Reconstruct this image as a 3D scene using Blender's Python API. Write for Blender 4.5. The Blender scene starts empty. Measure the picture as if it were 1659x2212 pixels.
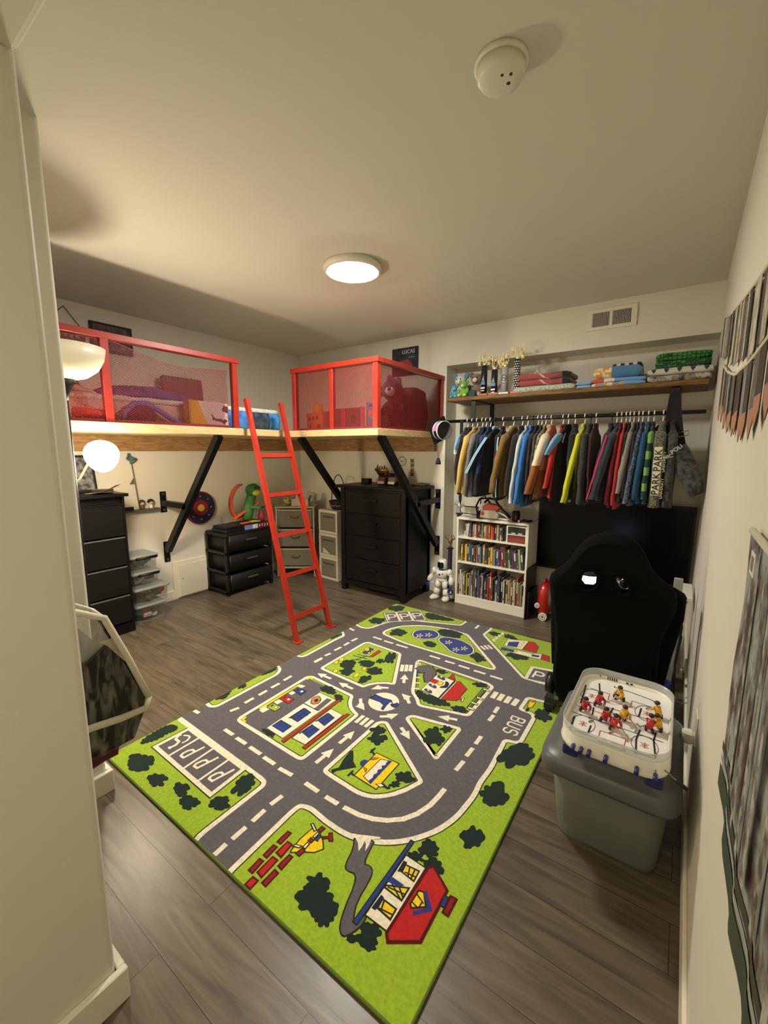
import bpy, bmesh, math, random
from mathutils import Vector, Matrix, noise
from mathutils.geometry import tessellate_polygon
random.seed(11)
SC = bpy.context.scene
COL = SC.collection
PI = math.pi

# ------------------------------------------------------------------ camera, light, exposure
def setup_camera():
    cd = bpy.data.cameras.new('camera'); cam = bpy.data.objects.new('camera', cd); COL.objects.link(cam)
    F, yaw, pit, rol = 912.0, .6168, .1475, .0023
    cy, sy = math.cos(yaw), math.sin(yaw)
    fwd = Vector((-sy*math.cos(pit), cy*math.cos(pit), -math.sin(pit)))
    right = Vector((cy, sy, 0)); up = right.cross(fwd)
    r = right*math.cos(rol) + up*math.sin(rol); u = up*math.cos(rol) - right*math.sin(rol)
    m = Matrix((( r.x, u.x, -fwd.x, 0), (r.y, u.y, -fwd.y, 0), (r.z, u.z, -fwd.z, 1.5), (0, 0, 0, 1)))
    cam.matrix_world = m
    cd.sensor_fit = 'VERTICAL'; cd.sensor_height = 36.0; cd.lens = F/2212*36.0
    cd.clip_start = .02
    SC.camera = cam
setup_camera()
w = bpy.data.worlds.new('world'); SC.world = w; w.use_nodes = True
w.node_tree.nodes['Background'].inputs[0].default_value = (.8, .75, .62, 1)
w.node_tree.nodes['Background'].inputs[1].default_value = .02
SC.view_settings.view_transform = 'Standard'
SC.view_settings.look = 'None'
SC.view_settings.gamma = 1
SC.view_settings.use_curve_mapping = False
SC.view_settings.exposure = 1.75
CEILING_LAMP_STRENGTH = 66.0
GLOBE_STRENGTH = 43.0

# unseen fill light added behind the viewer to lift the near-left wall
hl = bpy.data.lights.new('hall_fill', 'AREA'); hl.shape = 'DISK'; hl.size = .34; hl.energy = 4.0; hl.color = (1, .88, .70)
ho = bpy.data.objects.new('hall_fill', hl); COL.objects.link(ho); ho.location = (-.45, -.95, 2.255)

# ------------------------------------------------------------------ materials
def lin(c):
    return tuple(((v/255)/12.92 if v/255 <= .04045 else ((v/255+.055)/1.055)**2.4) for v in c) + (1,)
MATS = {}
def mat(name, rgb, rough=.6, metal=0, var=0, vscale=8, bump=0, bscale=60, spec=.5, alpha=1, emit=0, ecol=None, rgb2=None, aniso=None, sheen=0, coat=0, trans=0):
    if name in MATS: return MATS[name]
    m = bpy.data.materials.new(name); m.use_nodes = True; nt = m.node_tree
    p = nt.nodes['Principled BSDF']
    p.inputs['Base Color'].default_value = lin(rgb); p.inputs['Roughness'].default_value = rough
    p.inputs['Metallic'].default_value = metal; p.inputs['Specular IOR Level'].default_value = spec
    if sheen: p.inputs['Sheen Weight'].default_value = sheen
    if coat: p.inputs['Coat Weight'].default_value = coat
    if trans: p.inputs['Transmission Weight'].default_value = trans
    if emit:
        p.inputs['Emission Color'].default_value = lin(ecol or rgb); p.inputs['Emission Strength'].default_value = emit
    if var or bump or rgb2:
        tc = nt.nodes.new('ShaderNodeTexCoord')
        src = tc.outputs['Object']
        if aniso:
            mp = nt.nodes.new('ShaderNodeMapping'); mp.inputs['Scale'].default_value = aniso
            nt.links.new(src, mp.inputs[0]); src = mp.outputs[0]
    if var or rgb2:
        n = nt.nodes.new('ShaderNodeTexNoise'); n.inputs['Scale'].default_value = vscale; n.inputs['Detail'].default_value = 4
        nt.links.new(src, n.inputs['Vector'])
        cr = nt.nodes.new('ShaderNodeValToRGB')
        c = lin(rgb); c2 = lin(rgb2) if rgb2 else tuple(min(1, v*(1+var)) for v in c[:3])+(1,)
        c1 = c if rgb2 else tuple(v*(1-var) for v in c[:3])+(1,)
        cr.color_ramp.elements[0].position = .38; cr.color_ramp.elements[1].position = .62
        cr.color_ramp.elements[0].color = c1; cr.color_ramp.elements[1].color = c2
        nt.links.new(n.outputs['Fac'], cr.inputs[0]); nt.links.new(cr.outputs[0], p.inputs['Base Color'])
    if bump:
        n2 = nt.nodes.new('ShaderNodeTexNoise'); n2.inputs['Scale'].default_value = bscale; n2.inputs['Detail'].default_value = 3
        nt.links.new(src, n2.inputs['Vector'])
        b = nt.nodes.new('ShaderNodeBump'); b.inputs['Strength'].default_value = bump; b.inputs['Distance'].default_value = .01
        nt.links.new(n2.outputs['Fac'], b.inputs['Height']); nt.links.new(b.outputs[0], p.inputs['Normal'])
    if alpha < 1:
        out = nt.nodes['Material Output']; mx = nt.nodes.new('ShaderNodeMixShader'); tr = nt.nodes.new('ShaderNodeBsdfTransparent')
        mx.inputs[0].default_value = alpha
        nt.links.new(tr.outputs[0], mx.inputs[1]); nt.links.new(p.outputs[0], mx.inputs[2]); nt.links.new(mx.outputs[0], out.inputs[0])
    MATS[name] = m
    return m
def wood_mat(name, a, b, scale=(1, 1, 1), rough=.55, freq=9):
    if name in MATS: return MATS[name]
    m = bpy.data.materials.new(name); m.use_nodes = True; nt = m.node_tree; p = nt.nodes['Principled BSDF']
    tc = nt.nodes.new('ShaderNodeTexCoord'); mp = nt.nodes.new('ShaderNodeMapping'); mp.inputs['Scale'].default_value = scale
    n = nt.nodes.new('ShaderNodeTexNoise'); n.inputs['Scale'].default_value = freq; n.inputs['Detail'].default_value = 6; n.inputs['Distortion'].default_value = .8
    cr = nt.nodes.new('ShaderNodeValToRGB'); cr.color_ramp.elements[0].position = .35; cr.color_ramp.elements[1].position = .65
    cr.color_ramp.elements[0].color = lin(a); cr.color_ramp.elements[1].color = lin(b)
    L = nt.links.new
    L(tc.outputs['Object'], mp.inputs[0]); L(mp.outputs[0], n.inputs['Vector']); L(n.outputs['Fac'], cr.inputs[0]); L(cr.outputs[0], p.inputs['Base Color'])
    p.inputs['Roughness'].default_value = rough; p.inputs['Specular IOR Level'].default_value = .22
    MATS[name] = m; return m
def floor_mat():
    m = bpy.data.materials.new('laminate_planks'); m.use_nodes = True; nt = m.node_tree; p = nt.nodes['Principled BSDF']; L = nt.links.new
    tc = nt.nodes.new('ShaderNodeTexCoord')
    br = nt.nodes.new('ShaderNodeTexBrick'); br.inputs['Scale'].default_value = 1; br.inputs['Brick Width'].default_value = 1.25; br.inputs['Row Height'].default_value = .165
    br.inputs['Mortar Size'].default_value = .0013; br.inputs['Mortar Smooth'].default_value = .3; br.offset = .37; br.inputs['Bias'].default_value = 0
    br.inputs['Color1'].default_value = (.35, .35, .35, 1); br.inputs['Color2'].default_value = (.72, .72, .72, 1); br.inputs['Mortar'].default_value = (0, 0, 0, 1)
    L(tc.outputs['Object'], br.inputs['Vector'])
    mp = nt.nodes.new('ShaderNodeMapping'); mp.inputs['Scale'].default_value = (1.3, 11, 1); L(tc.outputs['Object'], mp.inputs[0])
    # shift the grain from plank to plank
    ad = nt.nodes.new('ShaderNodeVectorMath'); ad.operation = 'MULTIPLY_ADD'
    L(br.outputs['Color'], ad.inputs[0]); ad.inputs[1].default_value = (9, 23, 0); L(mp.outputs[0], ad.inputs[2])
    n = nt.nodes.new('ShaderNodeTexNoise'); n.inputs['Scale'].default_value = 1.6; n.inputs['Detail'].default_value = 8; n.inputs['Distortion'].default_value = 1.6
    L(ad.outputs[0], n.inputs['Vector'])
    cr = nt.nodes.new('ShaderNodeValToRGB'); e = cr.color_ramp.elements
    e[0].position = .3; e[0].color = lin((86, 76, 62)); e[1].position = .72; e[1].color = lin((132, 119, 98))
    L(n.outputs['Fac'], cr.inputs[0])
    mx = nt.nodes.new('ShaderNodeMix'); mx.data_type = 'RGBA'; mx.blend_type = 'MULTIPLY'; mx.inputs[0].default_value = .55
    L(cr.outputs[0], mx.inputs[6]); L(br.outputs['Color'], mx.inputs[7])
    g = nt.nodes.new('ShaderNodeMix'); g.data_type = 'RGBA'; g.blend_type = 'MULTIPLY'; L(br.outputs['Fac'], g.inputs[0]); L(mx.outputs[2], g.inputs[6]); g.inputs[7].default_value = (.35, .3, .25, 1)
    L(g.outputs[2], p.inputs['Base Color'])
    p.inputs['Roughness'].default_value = .34; p.inputs['Specular IOR Level'].default_value = .45
    b = nt.nodes.new('ShaderNodeBump'); b.inputs['Strength'].default_value = .12; b.inputs['Distance'].default_value = .004
    L(n.outputs['Fac'], b.inputs['Height']); L(b.outputs[0], p.inputs['Normal'])
    return m

# ------------------------------------------------------------------ mesh builder
class B:
    """collects solids in world coordinates and links them as ONE mesh object"""
    def __init__(s): s.bm = bmesh.new(); s.mi = 0; s.mats = []
    def use(s, m):
        if m not in s.mats: s.mats.append(m)
        s.mi = s.mats.index(m); return s
    def _fin(s, n0):
        for f in s.bm.faces:
            if f.index == -1 or f.index >= n0: pass
    def faces(s, vs, fs, smooth=False, M=None):
        bv = [s.bm.verts.new(M @ Vector(v) if M else v) for v in vs]
        out = []
        for f in fs:
            try:
                q = s.bm.faces.new([bv[i] for i in f]); q.material_index = s.mi; q.smooth = smooth; out.append(q)
            except ValueError: pass
        return bv, out
    def box(s, x0, x1, y0, y1, z0, z1, bev=0, M=None, seg=1):
        vs = [(x, y, z) for x in (x0, x1) for y in (y0, y1) for z in (z0, z1)]
        fs = [(0, 1, 3, 2), (4, 6, 7, 5), (0, 4, 5, 1), (2, 3, 7, 6), (0, 2, 6, 4), (1, 5, 7, 3)]
        bv, fc = s.faces(vs, fs, False, M)
        if bev:
            es = list({e for f in fc for e in f.edges})
            r = bmesh.ops.bevel(s.bm, geom=es, offset=bev, segments=seg, profile=.5, affect='EDGES', clamp_overlap=True)
            for f in r['faces']: f.material_index = s.mi; f.smooth = seg > 1
        return s
    def bar(s, p, q, w, h=None, up=(0, 0, 1), ext=0):
        "rectangular bar between two points"
        h = h or w; p = Vector(p); q = Vector(q); d = (q-p); L = d.length; d.normalize()
        u = Vector(up)
        if abs(u.dot(d)) > .98: u = Vector((1, 0, 0))
        sx = d.cross(u).normalized(); uz = sx.cross(d)
        M = Matrix((sx, d, uz)).transposed().to_4x4(); M.translation = p
        return s.box(-w/2, w/2, -ext, L+ext, -h/2, h/2, 0, M)
    def cyl(s, p, q, r, r2=None, n=12, smooth=True, cap=True):
        r2 = r if r2 is None else r2; p = Vector(p); q = Vector(q); d = (q-p).normalized()
        a = d.orthogonal().normalized(); b = d.cross(a)
        vs = []
        for c, rr in ((p, r), (q, r2)):
            for i in range(n):
                t = 2*PI*i/n; vs.append(c + a*(rr*math.cos(t)) + b*(rr*math.sin(t)))
        fs = [(i, (i+1) % n, n+(i+1) % n, n+i) for i in range(n)]
        bv, f = s.faces(vs, fs, smooth)
        if cap:
            for ring in (bv[:n][::-1], bv[n:]):
                q_ = s.bm.faces.new(ring); q_.material_index = s.mi
        return s
    def loft(s, rings, smooth=True, cap=True, closed=False, ring_closed=True):
        n = len(rings[0]); bv = [[s.bm.verts.new(v) for v in r] for r in rings]
        R = len(rings)
        for i in range(R if closed else R-1):
            a = bv[i]; b = bv[(i+1) % R]
            for j in range(n if ring_closed else n-1):
                try:
                    f = s.bm.faces.new((a[j], a[(j+1) % n], b[(j+1) % n], b[j])); f.material_index = s.mi; f.smooth = smooth
                except ValueError: pass
        if cap and not closed:
            for ring in (bv[0][::-1], bv[-1]):
                try:
                    f = s.bm.faces.new(ring); f.material_index = s.mi
                except ValueError: pass
        return s
    def tube(s, pts, r, n=8, closed=False, flat=1.0):
        pts = [Vector(p) for p in pts]; rings = []; N = len(pts); prev = None
        for i, p in enumerate(pts):
            if closed: d = pts[(i+1) % N]-pts[i-1]
            else: d = pts[min(i+1, N-1)]-pts[max(i-1, 0)]
            d.normalize()
            a = d.orthogonal().normalized() if prev is None else (prev - d*prev.dot(d)).normalized()
            prev = a; b = d.cross(a); rr = r[i] if isinstance(r, (list, tuple)) else r
            rings.append([p + a*(rr*math.cos(2*PI*k/n)) + b*(rr*flat*math.sin(2*PI*k/n)) for k in range(n)])
        return s.loft(rings, True, True, closed)
    def lathe(s, prof, c=(0, 0, 0), n=24, M=None, cap=True, smooth=True):
        c = Vector(c); rings = []
        for r, z in prof:
            ring = [Vector((r*math.cos(2*PI*k/n), r*math.sin(2*PI*k/n), z)) for k in range(n)]
            rings.append([(M @ v if M else v) + c for v in ring])
        return s.loft(rings, smooth, cap)
    def ball(s, c, rx, ry=None, rz=None, n=14, M=None, lump=0, ls=6):
        ry = ry or rx; rz = rz or rx; c = Vector(c); rings = []
        m = max(6, n//2)
        for i in range(m+1):
            t = PI*i/m; st = max(math.sin(t), .02)
            ring = []
            for k in range(n):
                v = Vector((rx*st*math.cos(2*PI*k/n), ry*st*math.sin(2*PI*k/n), -rz*math.cos(t)))
                if lump: v *= 1 + lump*noise.noise((v+c)*ls)
                ring.append((M @ v if M else v) + c)
            rings.append(ring)
        return s.loft(rings)
    def prism(s, poly, fn, d0, d1, smooth=False, bev=0, seg=2):
        "extrude a 2-D polygon; fn(u, v, d) gives the 3-D point"
        n = len(poly)
        vs = [fn(u, v, d0) for u, v in poly] + [fn(u, v, d1) for u, v in poly]
        fs = [tuple(range(n))[::-1], tuple(range(n, 2*n))] + [(i, (i+1) % n, n+(i+1) % n, n+i) for i in range(n)]
        bv, fc = s.faces(vs, fs, smooth)
        for f in fc[:2]: f.smooth = False
        if bev:
            es = list({e for f in fc[:2] for e in f.edges})
            r = bmesh.ops.bevel(s.bm, geom=es, offset=bev, segments=seg, profile=.5, affect='EDGES', clamp_overlap=True)
            for f in r['faces']: f.material_index = s.mi; f.smooth = True
        return s
    def quad(s, a, b, c, d):
        s.faces([a, b, c, d], [(0, 1, 2, 3)]); return s
    def text(s, txt, size, M, depth=.0008, align='CENTER'):
        cu = bpy.data.curves.new('lettering', 'FONT'); cu.body = txt; cu.size = size; cu.align_x = align; cu.align_y = 'CENTER'; cu.extrude = depth
        o = bpy.data.objects.new('lettering', cu); COL.objects.link(o); bpy.context.view_layer.update()
        me = o.to_mesh(); vs = [M @ v.co for v in me.vertices]
        s.faces(vs, [tuple(p.vertices) for p in me.polygons]); o.to_mesh_clear(); bpy.data.objects.remove(o); bpy.data.curves.remove(cu)
        return s
    def wobble(s, amp, sc, seed=0):
        for v in s.bm.verts:
            p = v.co*sc + Vector((seed*7.1, seed*3.3, seed))
            v.co += Vector((noise.noise(p), noise.noise(p+Vector((31, 0, 0))), noise.noise(p+Vector((0, 57, 0)))))*amp
        return s
    def build(s, name, parent=None, m=None, label=None, fix=True):
        if m is not None and not s.mats: s.mats = [m]
        if fix: bmesh.ops.recalc_face_normals(s.bm, faces=s.bm.faces)
        me = bpy.data.meshes.new(name)
        o = bpy.data.objects.new(name, me); COL.objects.link(o)
        if parent is not None:
            o.parent = parent
            off = Vector(parent.location)
            if parent.parent: off = off + Vector(parent.parent.location)
        else:
            vs = [v.co for v in s.bm.verts]
            off = Vector(((min(v.x for v in vs)+max(v.x for v in vs))/2, (min(v.y for v in vs)+max(v.y for v in vs))/2, min(v.z for v in vs)))
            o.location = off
        for v in s.bm.verts: v.co -= off
        s.bm.to_mesh(me); s.bm.free()
        for k in s.mats: me.materials.append(k)
        if label: o['label'] = label
        return o
def tag(o, label, cat, group=None, kind=None):
    o['label'] = label; o['category'] = cat
    if group: o['group'] = group
    if kind: o['kind'] = kind
    return o
def thing(name, label, cat, loc, group=None):
    o = bpy.data.objects.new(name, None); COL.objects.link(o); o.location = loc; o.empty_display_size = .05
    return tag(o, label, cat, group)
def struct(b, name, m=None):
    o = b.build(name, None, m); o['kind'] = 'structure'; return o
def dup(root, loc, label, group=None):
    r = root.copy(); COL.objects.link(r); r.location = loc; r['label'] = label
    if group: r['group'] = group
    for ch in list(root.children):
        c = ch.copy(); COL.objects.link(c); c.parent = r
        for g in ch.children:
            d = g.copy(); COL.objects.link(d); d.parent = c
    return r
def rrect(w, h, r, n=5, cx=0, cy=0):
    o = []
    for sx, sy, a0 in ((1, 1, 0), (-1, 1, PI/2), (-1, -1, PI), (1, -1, 1.5*PI)):
        for k in range(n+1):
            a = a0 + PI/2*k/n
            o.append((cx+sx*(w/2-r)+r*math.cos(a), cy+sy*(h/2-r)+r*math.sin(a)))
    return o
def ell(c, ax, bx, n=14, a0=0):
    "ring of points: centre c, two axis vectors"
    c = Vector(c); ax = Vector(ax); bx = Vector(bx)
    return [c + ax*math.cos(2*PI*k/n+a0) + bx*math.sin(2*PI*k/n+a0) for k in range(n)]
XZ = lambda y0: (lambda u, v, d: (u, y0+d, v))          # polygon in the x-z plane, extruded along y
YZ = lambda x0: (lambda u, v, d: (x0+d, u, v))          # polygon in the y-z plane, extruded along x
XY = lambda z0: (lambda u, v, d: (u, v, z0+d))
ORD = ['first', 'second', 'third', 'fourth', 'fifth', 'sixth', 'seventh', 'eighth', 'ninth', 'tenth', 'eleventh', 'twelfth', 'thirteenth', 'fourteenth', 'fifteenth', 'sixteenth', 'seventeenth', 'eighteenth', 'nineteenth', 'twentieth', 'twenty-first', 'twenty-second', 'twenty-third', 'twenty-fourth', 'twenty-fifth', 'twenty-sixth', 'twenty-seventh', 'twenty-eighth', 'twenty-ninth', 'thirtieth', 'thirty-first', 'thirty-second', 'thirty-third', 'thirty-fourth', 'thirty-fifth', 'thirty-sixth', 'thirty-seventh', 'thirty-eighth', 'thirty-ninth', 'fortieth']

# ------------------------------------------------------------------ room shell
WALL = mat('wall_paint', (222, 217, 201), .55, bump=.05, bscale=140, spec=.3)
CEIL = mat('ceiling_paint', (220, 217, 204), .8, bump=.04, bscale=200, spec=.2)
TRIM = mat('white_trim', (230, 224, 205), .4)
XL, YB, ZC, XR = -4.07, 3.87, 2.65, .125
NX, NZ, NY = -1.99, 2.31, 4.10
struct(B().box(-4.3, .4, -1.7, 4.3, -.08, 0), 'floor', floor_mat())
struct(B().box(-4.2, .25, .35, 4.25, ZC, ZC+.08), 'ceiling', CEIL)
struct(B().box(XL-.1, XL, .66, 4.2, 0, ZC), 'wall_left', WALL)
b = B().use(WALL).box(XL-.1, NX, YB, 4.2, 0, ZC).box(NX, XR, YB, 4.2, NZ, ZC).box(NX, XR, NY, 4.2, 0, NZ)
struct(b, 'wall_back')
struct(B().box(XR, XR+.1, -1.6, 4.2, 0, ZC), 'wall_right', WALL)
# stub of wall beside the opening, its rounded corner bead, and the deeper stub behind it
def rounded_block(x0, x1, y0, y1, z0, z1, r):
    pts = [(x0, y0), (x1, y0)] + [(x1-r+r*math.cos(a), y1-r+r*math.sin(a)) for a in [PI/2*k/5 for k in range(6)]] + [(x0, y1)]
    return B().prism(pts, XY(0), z0, z1, smooth=False)
struct(rounded_block(-1.965, -1.145, -1.6, .36, 0, ZC, .018), 'wall_front', WALL)
struct(rounded_block(-4.17, -1.965, .30, .66, 0, ZC, .014), 'wall_side', WALL)
struct(B().box(-1.145, XR, -1.6, .36, 2.265, ZC, .014, seg=3), 'ceiling_hall', WALL)
struct(B().box(-1.965, XR+.1, -1.7, -1.6, 0, ZC), 'wall_hall', WALL)
# baseboards
BH = .097
struct(B().use(TRIM).box(-1.145, -1.125, -1.6, .38, 0, BH, .003).box(-1.95, -1.145, .36, .38, 0, BH, .003), 'baseboard_front')
struct(B().use(TRIM).box(-1.965, -1.945, .36, .68, 0, BH, .003).box(-4.06, -1.965, .66, .68, 0, BH, .003), 'baseboard_side')
struct(B().use(TRIM).box(XL, XL+.014, .68, 2.14, 0, BH, .003).box(XL, XL+.014, 2.75, 3.86, 0, BH, .003), 'baseboard_left')
struct(B().use(TRIM).box(XL, NX, YB-.014, YB, 0, BH, .003).box(NX, XR, NY-.014, NY, 0, BH, .003), 'baseboard_back')
struct(B().use(TRIM).box(XR-.012, XR, -1.6, 4.08, 0, .10, .003), 'baseboard_right')
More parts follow.
